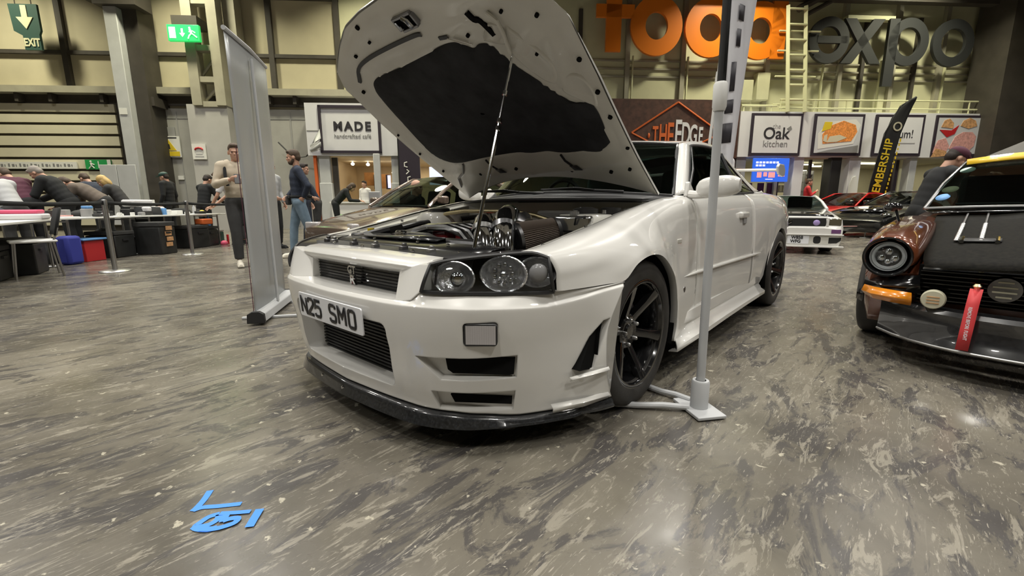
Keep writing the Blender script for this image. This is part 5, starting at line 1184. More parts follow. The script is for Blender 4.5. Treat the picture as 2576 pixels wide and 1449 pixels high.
b = MB(); b.tube([(.50, -.50, .725), (.40, -.42, .755), (.30, -.46, .765)], .022, 8); part('air_hose', b, M['black_plastic'], hero)
b = MB(); b.box((.42, -.56, .70), (.20, .12, .08)); part('washer_tank', b, M['alu_dark'], hero, bevel=.015)
b = MB(); b.lathe([(0, 0), (.018, 0), (.018, .02), (0, .02)], c=(.46, -.50, .745), n=10); part('filler_cap', b, M['yellow'], hero)
# ------------------------------------------------------------------ people
def lerp(a, c, t): return Vector(a).lerp(Vector(c), t)
def tube_mb(pts, rr, n=12):
    b = MB(); b.tube([Vector(p) for p in pts], rr, n); b.ball(pts[0], rr[0]*.98, 12, 8); b.ball(pts[-1], rr[-1]*.98, 12, 8); return b
def join(*bs):
    b = MB()
    for q in bs: b.add(q.v, q.f)
    return b
def fused(name, b, m, parent, voxel, it=6, label=None):
    """overlapping closed shapes melted into one continuous skin"""
    o = part(name, b, m, parent, label, weld=False, fixn=False, smooth=180)
    md = o.modifiers.new('melt', 'REMESH'); md.mode = 'VOXEL'; md.voxel_size = voxel; md.use_smooth_shade = True
    md = o.modifiers.new('soften', 'SMOOTH'); md.factor = .5; md.iterations = it
    return o
def hand(w, d, side, palm_n, s=1.0, curl=.5):
    """palm with four curled fingers and a thumb; w wrist, d pointing direction, palm_n palm normal"""
    w = Vector(w); d = Vector(d).normalized(); pnm = Vector(palm_n); pnm = (pnm-d*pnm.dot(d)).normalized(); ac = d.cross(pnm).normalized()*side
    b = MB(); R = Matrix((ac, pnm, d)).transposed()
    b.ball(w+d*.045*s, (.040*s, .017*s, .052*s), 12, 8, R=R)
    for k, (off, ln) in enumerate(((-.027, .070), (-.009, .080), (.009, .076), (.026, .060))):
        p0 = w+d*.075*s+ac*off*s; a = curl*.9; p1 = p0+(d*cos(a)+pnm*sin(a))*ln*.42*s; p2 = p1+(d*cos(2*a)+pnm*sin(2*a))*ln*.32*s; p3 = p2+(d*cos(2.7*a)+pnm*sin(2.7*a))*ln*.26*s
        b.tube([p0-d*.02*s, p0, p1, p2, p3], [.009*s, .0095*s, .009*s, .008*s, .0065*s], 8)
    p0 = w+d*.025*s-ac*.034*s; p1 = p0+(d*.55-ac*.55+pnm*.45).normalized()*.034*s; p2 = p1+(d*.85+pnm*.45).normalized()*.030*s
    b.tube([p0+ac*.012*s, p0, p1, p2], [.012*s, .0115*s, .010*s, .008*s], 8)
    return b
def person(name, label, loc, rotz, J, top='navy', trousers='denim', shoes='shoe', hair='hair_dark', skin='skin', hairstyle='short', voxel=.012, cap=None, beard=False, group=None, sleeves='long', build=1.0, legs=True, category='person'):
    """J: joints in local axes, x to the person's right, y forward, z up"""
    t = thing(name, label, category, loc, rotz, group); g = lambda k: Vector(J[k])
    pel, chest, neck, head = g('pelvis'), g('chest'), g('neck'), g('head')
    hd = Vector(J.get('face', (0, 1, -.05))).normalized(); up = Vector(J.get('head_up', (0, 0, 1))); up = (up-hd*up.dot(hd)).normalized(); rt = hd.cross(up)
    HR = Matrix((rt, hd, up)).transposed()
    P = lambda x, y, z: head+rt*x+hd*y+up*z
    b = MB()
    # head: skull, jaw, nose, brow, ears, neck
    b.ball(P(0, -.012, .028), (.076, .096, .094), 16, 12, R=HR); b.ball(P(0, .018, -.040), (.060, .072, .072), 16, 12, R=HR); b.ball(P(0, .060, -.088), (.030, .030, .024), 12, 8, R=HR)
    b.ball(P(0, .090, -.022), (.013, .022, .022), 10, 8, R=HR); b.ball(P(0, .082, .020), (.045, .016, .012), 10, 8, R=HR); b.ball(P(0, .080, -.062), (.026, .016, .010), 10, 8, R=HR)
    for s in (1, -1):
        b.ball(P(s*.079, -.012, -.012), (.012, .020, .031), 8, 6, R=HR); b.ball(P(s*.040, .062, -.020), (.022, .022, .018), 8, 6, R=HR)
    b.tube([P(0, -.03, -.02), neck+Vector((0, 0, .01)), lerp(neck, chest, .35)], [.054, .055, .075], 12)
    sh = {}
    for s, k in ((1, 'r'), (-1, 'l')):
        S, E_, W_ = g('shoulder_'+k), g('elbow_'+k), g('wrist_'+k)
        b.tube([S, lerp(S, E_, .5), E_, lerp(E_, W_, .35), W_], [.044*build, .042*build, .037*build, .036*build, .025], 10)
        hdv = Vector(J.get('hand_'+k, W_-E_)); hb = hand(W_, hdv, s, J.get('palm_'+k, (-s, 0, 0)), 1.0, J.get('curl_'+k, .5)); b.add(hb.v, hb.f)
    b.tube([pel, lerp(pel, neck, .5), lerp(pel, neck, .85)], [.07, .075, .06], 10)
    if legs:
        for k in 'rl':
            Hh, K, A = g('hip_'+k), g('knee_'+k), g('ankle_'+k); b.tube([Hh, K, A], [.07, .05, .035], 10); b.ball(Hh, .07)
    fused('body', b, M[skin], t, min(voxel, .009), 4)
    # eyes
    for s in (1, -1):
        e = MB(); e.ball(P(s*.030, .079, .004), (.012, .007, .006), 8, 6, R=HR); part('eye', e, M['ink'], t)
    # hair
    h = MB()
    if hairstyle == 'short':
        h.ball(P(0, -.022, .046), (.083, .098, .090), 16, 10, R=HR); h.ball(P(0, -.060, .0), (.074, .062, .074), 12, 8, R=HR); h.ball(P(0, .050, .092), (.058, .040, .030), 12, 8, R=HR)
    elif hairstyle == 'long':
        h.ball(P(0, -.022, .040), (.086, .100, .094), 16, 10, R=HR); h.ball(P(0, -.07, -.04), (.084, .055, .12), 12, 8, R=HR); h.ball(P(.06, -.02, -.04), (.03, .05, .09), 10, 8, R=HR); h.ball(P(-.06, -.02, -.04), (.03, .05, .09), 10, 8, R=HR)
    if hairstyle != 'bald' and h.v: fused('hair', h, M[hair], t, .011, 3)
    if beard:
        h = MB(); h.ball(P(0, .040, -.078), (.058, .052, .044), 12, 8, R=HR); h.ball(P(.055, .01, -.05), (.014, .03, .035), 8, 6, R=HR); h.ball(P(-.055, .01, -.05), (.014, .03, .035), 8, 6, R=HR); fused('beard', h, M[hair], t, .010, 3)
    if cap:
        h = MB(); h.ball(P(0, -.012, .062), (.090, .106, .070), 16, 10, R=HR); h.prism([(-.07, .06), (.07, .06), (.06, .15), (.02, .175), (-.02, .175), (-.06, .15)], .048, .060, fr=lambda a, c, d: tuple(P(a, c, d))); part('cap', h, M[cap], t, smooth=50)
    # top
    c = MB(); tw = J.get('girth', 1.0)*build
    side = (g('shoulder_r')-g('shoulder_l')).normalized(); axis = (neck-pel).normalized(); fwd = axis.cross(side); fwd = -fwd if fwd.y < 0 else fwd; TR = Matrix((side, fwd, axis)).transposed()
    for f_, (rx, ry, rz) in ((.06, (.160, .112, .09)), (.16, (.166, .118, .14)), (.34, (.166, .118, .15)), (.52, (.174, .122, .15)), (.70, (.182, .124, .15)), (.84, (.170, .108, .11)), (.95, (.085, .075, .055))):
        c.ball(lerp(pel, neck, f_), (rx*tw, ry*tw, rz), 16, 10, R=TR)
    for s, k in ((1, 'r'), (-1, 'l')):
        S, E_, W_ = g('shoulder_'+k), g('elbow_'+k), g('wrist_'+k)
        c.tube([lerp(neck, S, .35), S], [.07*build, .072*build], 12); c.ball(S, .074*build)
        if sleeves == 'long': c.tube([S, lerp(S, E_, .5), E_, lerp(E_, W_, .5), lerp(E_, W_, .93)], [.070*build, .062*build, .056*build, .050*build, .040*build], 12); c.ball(E_, .057*build); 
        else: c.tube([S, lerp(S, E_, .4), lerp(S, E_, .75)], [.072*build, .066*build, .064*build], 12)
    fused('top', c, M[top], t, voxel, 16)
    if legs:
        c = MB(); c.ball(pel, (.165*tw, .118*tw, .13), 16, 10)
        for k in 'rl':
            Hh, K, A = g('hip_'+k), g('knee_'+k), g('ankle_'+k)
            c.tube([Hh, lerp(Hh, K, .5), K, lerp(K, A, .4), lerp(K, A, .96)], [.098*build, .088*build, .070*build, .068*build, .058*build], 12); c.ball(Hh, .10*build); c.ball(K, .070*build)
        fused('trousers', c, M[trousers], t, voxel, 9)
        for s, k in ((1, 'r'), (-1, 'l')):
            A = g('ankle_'+k); f = Vector(J.get('foot_'+k, (0, 1, 0))).normalized(); q = Matrix((f.cross(Vector((0, 0, 1))).normalized(), f, Vector((0, 0, 1)))).transposed()
            c = MB(); bz = Vector((A.x, A.y, max(A.z-.09, 0)))
            c.ball(bz+f*.015+Vector((0, 0, .055)), (.042, .062, .060), 12, 8, R=q); c.ball(bz+f*.10+Vector((0, 0, .036)), (.046, .085, .038), 12, 8, R=q); c.box(bz+f*.055+Vector((0, 0, .014)), (.080, .255, .028), R=q); fused('shoe', c, M[shoes], t, .010, 4)
    return t
def stand(**k):
    J = dict(pelvis=(0, 0, .96), chest=(0, 0, 1.28), neck=(0, -.01, 1.49), head=(0, .03, 1.645), shoulder_r=(.185, 0, 1.43), elbow_r=(.245, -.03, 1.15), wrist_r=(.25, .07, .92), shoulder_l=(-.185, 0, 1.43), elbow_l=(-.245, -.03, 1.15), wrist_l=(-.25, .07, .92),
             hip_r=(.09, 0, .93), knee_r=(.10, .03, .50), ankle_r=(.11, -.02, .10), hip_l=(-.09, 0, .93), knee_l=(-.10, .03, .50), ankle_l=(-.11, -.02, .10))
    J.update(k); return J
def fd(dx, dy):          # z rotation that turns local +y to the world direction
    return atan2(dy, dx)-pi/2
def lean(bend, dz=0.0, **k):
    """standing and bent forward over a table by `bend` radians"""
    s, c = sin(bend), cos(bend); p = Vector((0, 0, .95+dz))
    def q(x, h, f=0): return (x, p.y+h*s+f*c, p.z+h*c-f*s)
    J = stand(pelvis=tuple(p), chest=q(0, .30), neck=q(0, .52), head=q(0, .66, .05), shoulder_r=q(.185, .46), shoulder_l=q(-.185, .46), hip_r=(.09, 0, .92+dz), hip_l=(-.09, 0, .92+dz))
    sr = Vector(J['shoulder_r']); sl = Vector(J['shoulder_l'])
    J.update(elbow_r=tuple(sr+Vector((.06, .10, -.26))), wrist_r=tuple(sr+Vector((.0, .32, -.38))), elbow_l=tuple(sl+Vector((-.06, .10, -.26))), wrist_l=tuple(sl+Vector((.0, .32, -.38))), face=(0, c*.8, -s*.6-.25), head_up=(0, .3*s+.1, 1), hand_r=(0, 1, -.2), hand_l=(0, 1, -.2), palm_r=(0, 0, -1), palm_l=(0, 0, -1))
    J.update(k); return J
TOCAM = lambda x, y: (CAM_POS.x-x, CAM_POS.y-y)
LEFT = (-_r.x, -_r.y)     # world direction of the photo's left
RIGHT = (_r.x, _r.y); AWAY = (_h.x, _h.y)
def mixd(*ws):
    x = sum(w*d[0] for w, d in ws); y = sum(w*d[1] for w, d in ws); return x, y
# man in the navy jumper walking left
p = (-1.58, -6.04)
nv = person('person', 'man in navy jumper, blue jeans and waist bag walking left', (p[0], p[1], 0), fd(*mixd((1, LEFT), (-.55, AWAY))),
  stand(head=(0.005, .03, 1.665), neck=(0, -.01, 1.50), face=(.10, 1, -.12), shoulder_r=(.195, .0, 1.44), elbow_r=(.27, .02, 1.17), wrist_r=(.17, .16, 1.03), shoulder_l=(-.195, -.02, 1.44), elbow_l=(-.30, -.14, 1.20), wrist_l=(-.20, -.06, 1.00), hand_r=(-.4, .6, -.5), hand_l=(.5, .6, -.3),
        knee_r=(.10, .10, .52), ankle_r=(.11, .14, .10), knee_l=(-.10, -.12, .50), ankle_l=(-.10, -.42, .16)), top='navy', trousers='denim', hair='hair_brown', beard=True, voxel=.011)
b = MB(); b.lathe([(.168, -.02), (.178, 0), (.168, .02)], c=(0, 0, 1.03), n=28); b.v = [(x, y*.76, z) for x, y, z in b.v]; part('bag_belt', b, M['blackcloth'], nv)
b = MB(); b.box((.10, .15, .97), (.17, .07, .15), rz=.2); b.box((.0, .15, 1.03), (.14, .05, .06)); part('waist_bag', b, M['charcoal'], nv, bevel=.025, seg=3)
# man in the beige jacket, half behind the banner
p = (-.56, -5.64)
bg = person('person', 'man in beige jacket and dark trousers half hidden by the roll-up banner', (p[0], p[1], 0), fd(*mixd((.55, RIGHT), (-.8, AWAY))),
  stand(head=(0, .03, 1.63), face=(.1, 1, -.1), elbow_r=(.27, .06, 1.18), wrist_r=(.10, .27, 1.24), elbow_l=(-.26, .05, 1.17), wrist_l=(-.06, .27, 1.22), hand_r=(-.6, .5, .25), hand_l=(.6, .5, .25), palm_r=(-.6, -.5, .3), palm_l=(.6, -.5, .3), curl_r=.9, curl_l=.9, knee_r=(.09, .06, .50), ankle_r=(.09, .06, .10)), top='beige', trousers='charcoal', hair='hair_brown', voxel=.011, build=1.08)
b = MB(); b.tube([(.13, .11, 1.16), (.15, .115, 1.30), (.14, .02, 1.50), (.12, -.10, 1.36), (.10, -.14, 1.10)], .020, 8); b.v = [(x, y, z) for x, y, z in b.v]; part('bag_strap', b, M['blackcloth'], bg)
b = MB(); b.box((.02, .33, 1.25), (.075, .012, .15), R=Matrix.Rotation(.5, 3, 'X')); solo_ph = part('phone', b, M['black_plastic'], None, bevel=.004); solo_ph.location = bg.location; solo_ph.rotation_euler = bg.rotation_euler; tag(solo_ph, 'dark phone held by the man in the beige jacket', 'phone')
def at_px(lat, dep): q = CAM_POS+_h*dep+_r*lat; return (q.x, q.y)
def px_at(px, dep): return at_px((px-1288)/1119.0*dep*.985, dep)
# helpers around the stands: grey jacket behind the navy man, staff at the cafe
def put(px, dep, label, face, J, **k):
    x, y = px_at(px, dep); return person('person', label, (x, y, 0), fd(*face), J, **k)
put(688, 9.2, 'person in pale grey jacket and black trousers behind the banner edge', mixd((1, RIGHT), (-.3, AWAY)), stand(elbow_r=(.25, .03, 1.15), wrist_r=(.15, .22, 1.05)), top='pale_grey', trousers='blackcloth', shoes='blackcloth', hair='hair_dark', hairstyle='long', voxel=.015)
put(800, 11.2, 'person in dark tee and apron leaning right outside the café', mixd((.9, LEFT), (-.6, AWAY)), lean(.45, wrist_r=(.20, .30, .98), wrist_l=(-.16, .34, 1.0)), top='navy', trousers='charcoal', shoes='blackcloth', hair='hair_grey', sleeves='short', voxel=.015)
put(846, 13.2, 'person in black bending over the white café counter', mixd((1, RIGHT), (.3, AWAY)), lean(.75, wrist_r=(.15, .72, 1.0), wrist_l=(-.15, .70, 1.02)), top='blackcloth', trousers='blackcloth', shoes='blackcloth', hair='hair_brown', hairstyle='long', voxel=.015)
put(922, 16.9, 'dark-haired person in white shirt behind the café counter', mixd((-1, AWAY), (.4, LEFT)), stand(), top='whitecloth', trousers='blackcloth', shoes='blackcloth', hair='hair_dark', voxel=.018)
put(770, 9.8, 'person in dark blue standing behind the man in the navy jumper', mixd((1, RIGHT), (.2, AWAY)), stand(wrist_r=(.20, .22, 1.05)), top='blackcloth', trousers='navy', shoes='blackcloth', hair='hair_dark', voxel=.016)
put(1048, 7.6, 'bald man in dark clothes beyond the white car', mixd((1, RIGHT), (-.3, AWAY)), {k: ((v[0], v[1], v[2]-.47) if k in ('pelvis', 'chest', 'neck', 'head', 'shoulder_r', 'shoulder_l', 'elbow_r', 'elbow_l', 'wrist_r', 'wrist_l', 'hip_r', 'hip_l') else v) for k, v in stand(knee_r=(.12, .42, .46), knee_l=(-.12, .42, .46), ankle_r=(.12, .45, .10), ankle_l=(-.12, .45, .10)).items()}, top='blackcloth', trousers='blackcloth', shoes='blackcloth', hairstyle='bald', voxel=.014)
put(2027, 16.6, 'person in red top in front of the food hall', mixd((1, RIGHT), (-.5, AWAY)), stand(elbow_r=(.22, .10, 1.18), wrist_r=(.06, .26, 1.32)), top='redcloth', trousers='blackcloth', shoes='blackcloth', hair='hair_brown', voxel=.018)
put(1796, 6.3, 'fair-haired person behind the white car roof', mixd((1, RIGHT), (.5, AWAY)), stand(head=(0, .03, 1.60)), top='whitecloth', trousers='charcoal', shoes='blackcloth', hair='hair_brown', hairstyle='long', voxel=.013)
put(2318, 5.4, 'person all in black leaning behind the orange and black car', mixd((1, RIGHT), (-.2, AWAY)), lean(.35, dz=-.16, wrist_r=(.15, .55, 1.22), wrist_l=(-.15, .52, 1.20)), top='blackcloth', trousers='blackcloth', shoes='blackcloth', hair='hair_dark', cap='burgundy', voxel=.013)
# people working at the tables
put(430, 11.6, 'person in black cap and black jacket standing behind the tables', mixd((1, LEFT), (-.1, AWAY)), stand(head=(0, .05, 1.60), face=(0, 1, -.3)), top='blackcloth', trousers='blackcloth', shoes='blackcloth', hair='hair_dark', cap='green_dark', voxel=.014)
put(514, 11.2, 'person in black jacket seen from behind at the far table', mixd((.8, AWAY), (.2, RIGHT)), lean(.25, dz=-.06), top='blackcloth', trousers='blackcloth', shoes='blackcloth', hair='hair_dark', voxel=.014)
put(600, 10.3, 'person in white tee reaching over the far table', mixd((1, LEFT), (-.2, AWAY)), lean(.45, wrist_r=(.12, .58, .84), wrist_l=(-.12, .50, .86)), top='whitecloth', trousers='charcoal', shoes='blackcloth', hair='hair_brown', sleeves='short', voxel=.014)
put(78, 8.2, 'person in burgundy jumper bent over the nearest table at far left', mixd((1, LEFT), (.2, AWAY)), lean(.65), top='burgundy', trousers='blackcloth', shoes='blackcloth', hair='hair_brown', voxel=.012, build=1.15)
put(40, 7.3, 'person in pale grey top cut off by the left edge', mixd((1, LEFT), (.1, AWAY)), lean(.55, dz=-.1), top='pale_grey', trousers='charcoal', shoes='blackcloth', hair='hair_brown', voxel=.013)
put(180, 8.6, 'balding person in black hooded jacket bent over the tables', mixd((1, LEFT), (-.35, AWAY)), lean(.60, dz=.02), top='blackcloth', trousers='blackcloth', shoes='blackcloth', hair='hair_grey', voxel=.012, build=1.25)
put(268, 9.0, 'person in grey brown jacket with dark hair bent low over the table', mixd((1, LEFT), (-.35, AWAY)), lean(.95, dz=.02), top='browncloth', trousers='blackcloth', shoes='blackcloth', hair='hair_brown', voxel=.012, build=1.15)
put(262, 10.2, 'brown-haired person half hidden behind the brown jacket', mixd((1, LEFT), (.2, AWAY)), lean(.55, dz=.0), top='navy', trousers='blackcloth', shoes='blackcloth', hair='hair_brown', voxel=.014)
put(325, 9.9, 'blond person in grey at the tables', mixd((1, LEFT), (-.3, AWAY)), lean(.55, dz=-.08), top='charcoal', trousers='blackcloth', shoes='blackcloth', hair='hair_blond', hairstyle='long', voxel=.014)
# ------------------------------------------------------------------ barrier posts with belts
def make_post(loc, label):
    t = thing('barrier_post', label, 'barrier post', loc, 0, 'silver barrier posts')
    b = MB(); b.lathe([(0, 0), (.175, 0), (.178, .008), (.165, .018), (.05, .030), (0, .032)], n=36); part('base', b, M['steel'], t, smooth=40)
    b = MB(); b.lathe([(.030, .02), (.030, .90), (.033, .902), (.033, .965), (.028, .975), (0, .976)], n=24); part('pole', b, M['steel'], t, smooth=40)
    b = MB(); b.box((0, 0, .93), (.075, .03, .055), rz=.9); part('belt_head', b, M['black_plastic'], t, bevel=.004)
    return t
P1 = (.83, -6.43, 0); P2 = (-.49, -8.19, 0)
make_post(P1, 'silver barrier post nearer the camera, left of the beige jacket')
make_post(P2, 'silver barrier post farther back, nearest the man in beige')
for a, c, lab in (((1.95, -4.9, 0), P1, 'black barrier belt running left out of view from the nearer post'), (P1, P2, 'black barrier belt between the two silver posts'), (P2, (-2.0, -10.2, 0), 'black barrier belt running behind the man in beige')):
    A_ = Vector(a)+Vector((0, 0, .93)); C_ = Vector(c)+Vector((0, 0, .93)); d = (C_-A_).normalized(); A_ += d*.04; C_ -= d*.04
    b = MB(); b.grid([[A_.lerp(C_, i/8)+Vector((0, 0, .024-.02*(1-(i/4-1)**2))) for i in range(9)], [A_.lerp(C_, i/8)+Vector((0, 0, -.024-.02*(1-(i/4-1)**2))) for i in range(9)]])
    solo('barrier_belt', b, M['blackcloth'], lab, 'barrier belt', solid=.003)
# ------------------------------------------------------------------ white tables
def make_table(a, c, dep, label, h_=.71):
    """a, c: ends of the near edge; dep: depth away from the camera"""
    a = Vector((*a, 0)); c = Vector((*c, 0)); d = (c-a); L = d.length; d.normalize(); n = Vector((d.y, -d.x, 0)); n = n if n.dot(-_r) > 0 else -n
    t = thing('folding_table', label, 'table', tuple((a+c)/2), 0, 'white tables on the left'); o = (a+c)/2; R = Matrix((d, n, Vector((0, 0, 1)))).transposed()
    q = lambda x, y, z: tuple(R @ Vector((x, y, z)))
    b = MB(); b.box(q(0, dep/2, h_-.014), (L-.03, dep, .028), R=R); part('tabletop', b, M['table_white'], t, bevel=.005)
    for x in (-L/2+.18, L/2-.18):
        for y in (.10, dep-.10):
            b = MB(); b.tube([q(x, y, h_-.03), q(x, y, 0)], .017, 8); part('leg', b, M['steel'], t)
        b = MB(); b.tube([q(x, .05, .012), q(x, dep-.05, .012)], .016, 8); part('leg_foot', b, M['steel'], t); b = MB(); b.tube([q(x, .10, h_-.06), q(x, dep-.10, h_-.06)], .012, 8); part('leg_rail', b, M['steel'], t)
    t['_R'] = 0; del t['_R']
    return lambda x, y, z=0: Vector(o)+R @ Vector((x, y, z)), R, L
T1, R1, L1 = make_table((1.97, -4.95), (1.22, -7.80), .75, 'nearest white folding table at the left edge')
T2, R2, L2 = make_table((1.16, -7.92), (.02, -8.98), .75, 'white folding table behind the nearer silver barrier post')
T3, R3, L3 = make_table((-.02, -9.02), (-1.75, -10.35), .75, 'white folding table farthest back, beside the man in beige')
TOP = .712
T4, R4, L4 = make_table((2.55, -8.3), (1.6, -10.4), .75, 'white table behind the nearest one, under the hooded worker')
def item(name, label, cat, base, R, d, m, bevel=.01, kind='box', rz=0.0):
    b = MB(); Rz = R @ Matrix.Rotation(rz, 3, 'Z')
    if kind == 'box': b.box(Vector((0, 0, d[2]/2)), d, R=Rz)
    elif kind == 'cyl': b.lathe([(0, 0), (d[0]/2, 0), (d[0]/2, d[2]*.96), (d[0]/2*.9, d[2]), (0, d[2])], n=18)
    elif kind == 'bottle': b.lathe([(0, 0), (d[0]/2, 0), (d[0]/2, d[2]*.62), (d[0]*.18, d[2]*.80), (d[0]*.18, d[2]), (0, d[2])], n=14)
    elif kind == 'heap': b.ball(Vector((0, 0, d[2]*.30)), (d[0]/2, d[1]/2, d[2]*.7), R=Rz); b.v = [(x, y, max(z, 0)) for x, y, z in b.v]
    return solo(name, b, M[m], label, cat, loc=tuple(base), bevel=(bevel if kind == 'box' else 0), smooth=50)
item('storage_box', 'white paper parcel on the nearest table', 'box', T1(.95, .22, TOP), R1, (.42, .45, .075), 'whitecloth', .02)
item('pink_tray', 'bright pink tray pile on top of the white parcel', 'tray', T1(1.0, .25, TOP+.076), R1, (.36, .40, .055), 'pink', .02)
item('paper_sheets', 'white sheets of paper behind the pink tray', 'paper', T1(1.05, .60, TOP), R1, (.30, .22, .02), 'plate_white', .004)
item('baseball_hat', 'dark blue cap lying at the right end of the nearest table', 'cap', T1(1.25, .55, TOP), R1, (.26, .24, .17), 'navy', kind='heap')
item('small_bottle', 'little bottle with lime top on the table end', 'bottle', T1(1.37, .35, TOP), R1, (.05, .05, .13), 'green_bright', kind='bottle')
item('paper_plate', 'flat white card at the near corner of the second table', 'card', T2(-.55, .18, TOP), R2, (.34, .18, .015), 'plate_white', .003)
item('blue_tub', 'grey tub with a pale blue lid on the second table', 'tub', T2(.10, .40, TOP), R2, (.16, .16, .13), 'grey_plastic', kind='cyl')
item('tub_lid', 'pale blue cloth on top of the grey tub', 'cloth', T2(.12, .40, TOP+.131), R2, (.11, .12, .05), 'blue_pale', .015)
item('white_roll', 'white tape roll in front of the nearer post', 'roll', T2(.42, .12, TOP), R2, (.07, .07, .06), 'white_plain', kind='cyl')
item('dark_pile', 'heap of dark cloth behind the tape roll', 'cloth', T2(.30, .62, TOP), R2, (.5, .25, .12), 'charcoal', kind='heap')
item('red_folder', 'pale red folder lying on the second table', 'folder', T2(-.25, .50, TOP), R2, (.22, .18, .03), 'pinkfood', .004)
item('white_roll', 'white roll at the right end of the second table', 'roll', T2(.70, .12, TOP), R2, (.07, .07, .06), 'white_plain', kind='cyl')
item('white_carton', 'big crumpled white carton on the far table', 'carton', T3(-.55, .42, TOP), R3, (.50, .34, .16), 'whitecloth', .03, rz=.15)
item('white_carton', 'white carton stacked on top of the big crumpled one', 'carton', T3(-.68, .50, TOP+.165), R3, (.42, .28, .13), 'whitecloth', .03, rz=-.1)
item('spray_can', 'tall white canister on the far table', 'canister', T3(-.22, .60, TOP), R3, (.075, .075, .30), 'white_plain', kind='cyl')
item('blue_cup', 'pale blue cup by the big white carton', 'cup', T3(-.52, .12, TOP), R3, (.09, .09, .13), 'blue_pale', kind='cyl')
item('black_bag', 'long black bag on the far table behind the farther post', 'bag', T3(.28, .45, TOP), R3, (.55, .30, .13), 'blackcloth', kind='heap')
item('yellow_rag', 'yellow rag near the end of the far table', 'cloth', T3(.85, .40, TOP), R3, (.12, .12, .08), 'yellow', kind='heap')
item('green_bottle', 'clear grey bottle near the yellow rag', 'bottle', T3(.68, .45, TOP), R3, (.07, .07, .22), 'pale_grey', kind='bottle')
for k, (x, y, m, lab) in enumerate(((.55, .62, 'grey_plastic', 'small grey box left of the clear bottle'), (-.05, .25, 'white_plain', 'small white box beside the tall canister'), (-.85, .20, 'charcoal', 'dark low case at the left end of the far table'))):
    item('parts_box', lab, 'box', T3(x, y, TOP), R3, (.16, .14, .08), m)
# under and before the tables
def crate(label, base, R, d, m='case_black', lid='charcoal', rz=0.0):
    t = thing('storage_case', label, 'storage case', tuple(base), 0); Rz = R @ Matrix.Rotation(rz, 3, 'Z')
    b = MB(); b.box((0, 0, d[2]*.42), (d[0], d[1], d[2]*.84), R=Rz); part('case_body', b, M[m], t, bevel=.015)
    b = MB(); b.box((0, 0, d[2]*.92), (d[0]*1.03, d[1]*1.03, d[2]*.14), R=Rz); part('case_lid', b, M[lid], t, bevel=.012)
    b = MB()
    b.box(Rz @ Vector((0, -d[1]/2-.012, d[2]*.66)), (d[0]*.3, .02, .03), R=Rz); part('case_handle', b, M['black_plastic'], t)
    return t
crate('tall black wheeled case with grey stickers under the second table', T2(.80, -.16), R2, (.40, .46, .60))
b = MB()
for k in range(4): b.box(T2(.80+.03*(k % 2), -.40, .18+.10*k), (.16, .008, .075), R=R2)
solo('sticker_sheet', b, M['tan'], 'patchwork of grey and tan stickers on the tall black case', 'sticker', loc=None)
crate('black storage case beside the nearer post foot', T2(.30, .25), R2, (.42, .5, .46))
crate('dark storage case under the far table, behind the farther post', T3(.12, .12), R3, (.50, .40, .48))
crate('dark storage case right of the farther post', T3(.55, .20), R3, (.40, .40, .44))
crate('dark green storage case at the right end of the far table', T3(.92, .30), R3, (.36, .36, .34), 'green_dark', 'grey_plastic')
crate('black storage case under the left end of the nearest table', T1(.72, .30), R1, (.50, .46, .48))
crate('black storage case deep under the nearest table', T1(.15, .50), R1, (.50, .46, .42))
item('red_box', 'red carton with a white label under the second table', 'carton', T2(-.30, .18), R2, (.36, .34, .34), 'red', .01)
item('blue_board', 'pale blue board resting on the red carton', 'board', T2(-.30, .18, .342), R2, (.44, .40, .03), 'blue_pale', .01)
item('blue_backpack', 'blue backpack leaning by the red carton', 'backpack', T2(-.72, .02), R2, (.26, .18, .44), 'blue', .045)
item('pink_bag', 'small pink bag on the floor near the beige man', 'bag', T3(.80, -.08), R3, (.18, .14, .10), 'pink', kind='heap')
item('orange_tool', 'orange red toolbox on the shelf level of the far table', 'toolbox', T3(.38, .02, .485), R3, (.30, .20, .12), 'orange_sign', .02)
item('red_stick', 'short bright red tube standing beside the pink bag', 'tube', T3(1.02, -.02), R3, (.05, .05, .22), 'red', kind='cyl')
item('water_bottle', 'water bottle on the dark case right of the farther post', 'bottle', T3(.62, .10, .442), R3, (.08, .08, .24), 'blue_pale', kind='bottle')
random.seed(5)
CLUT = [('T2', -.62, .5, 'charcoal', (.16, .12, .09)), ('T2', -.40, .62, 'black_plastic', (.2, .14, .11)), ('T2', -.05, .62, 'grey_plastic', (.12, .1, .12)), ('T2', .02, .15, 'charcoal', (.18, .10, .05)), ('T2', .22, .2, 'pale_grey', (.1, .08, .06)), ('T2', .52, .45, 'black_plastic', (.22, .16, .09)), ('T2', .66, .62, 'charcoal', (.16, .12, .13)), ('T2', .62, .28, 'white_plain', (.10, .07, .04)),
        ('T3', -.98, .45, 'black_plastic', (.16, .16, .12)), ('T3', -1.0, .15, 'grey_plastic', (.10, .08, .06)), ('T3', -.32, .2, 'white_plain', (.10, .08, .10)), ('T3', .02, .55, 'charcoal', (.14, .1, .1)), ('T3', .05, .10, 'white_plain', (.08, .08, .05)), ('T3', .48, .15, 'black_plastic', (.2, .12, .06)), ('T3', .95, .6, 'charcoal', (.12, .1, .1)), ('T1', .55, .55, 'black_plastic', (.3, .2, .12)), ('T1', .2, .6, 'charcoal', (.3, .2, .16)), ('T1', 1.15, .66, 'black_plastic', (.2, .14, .10))]
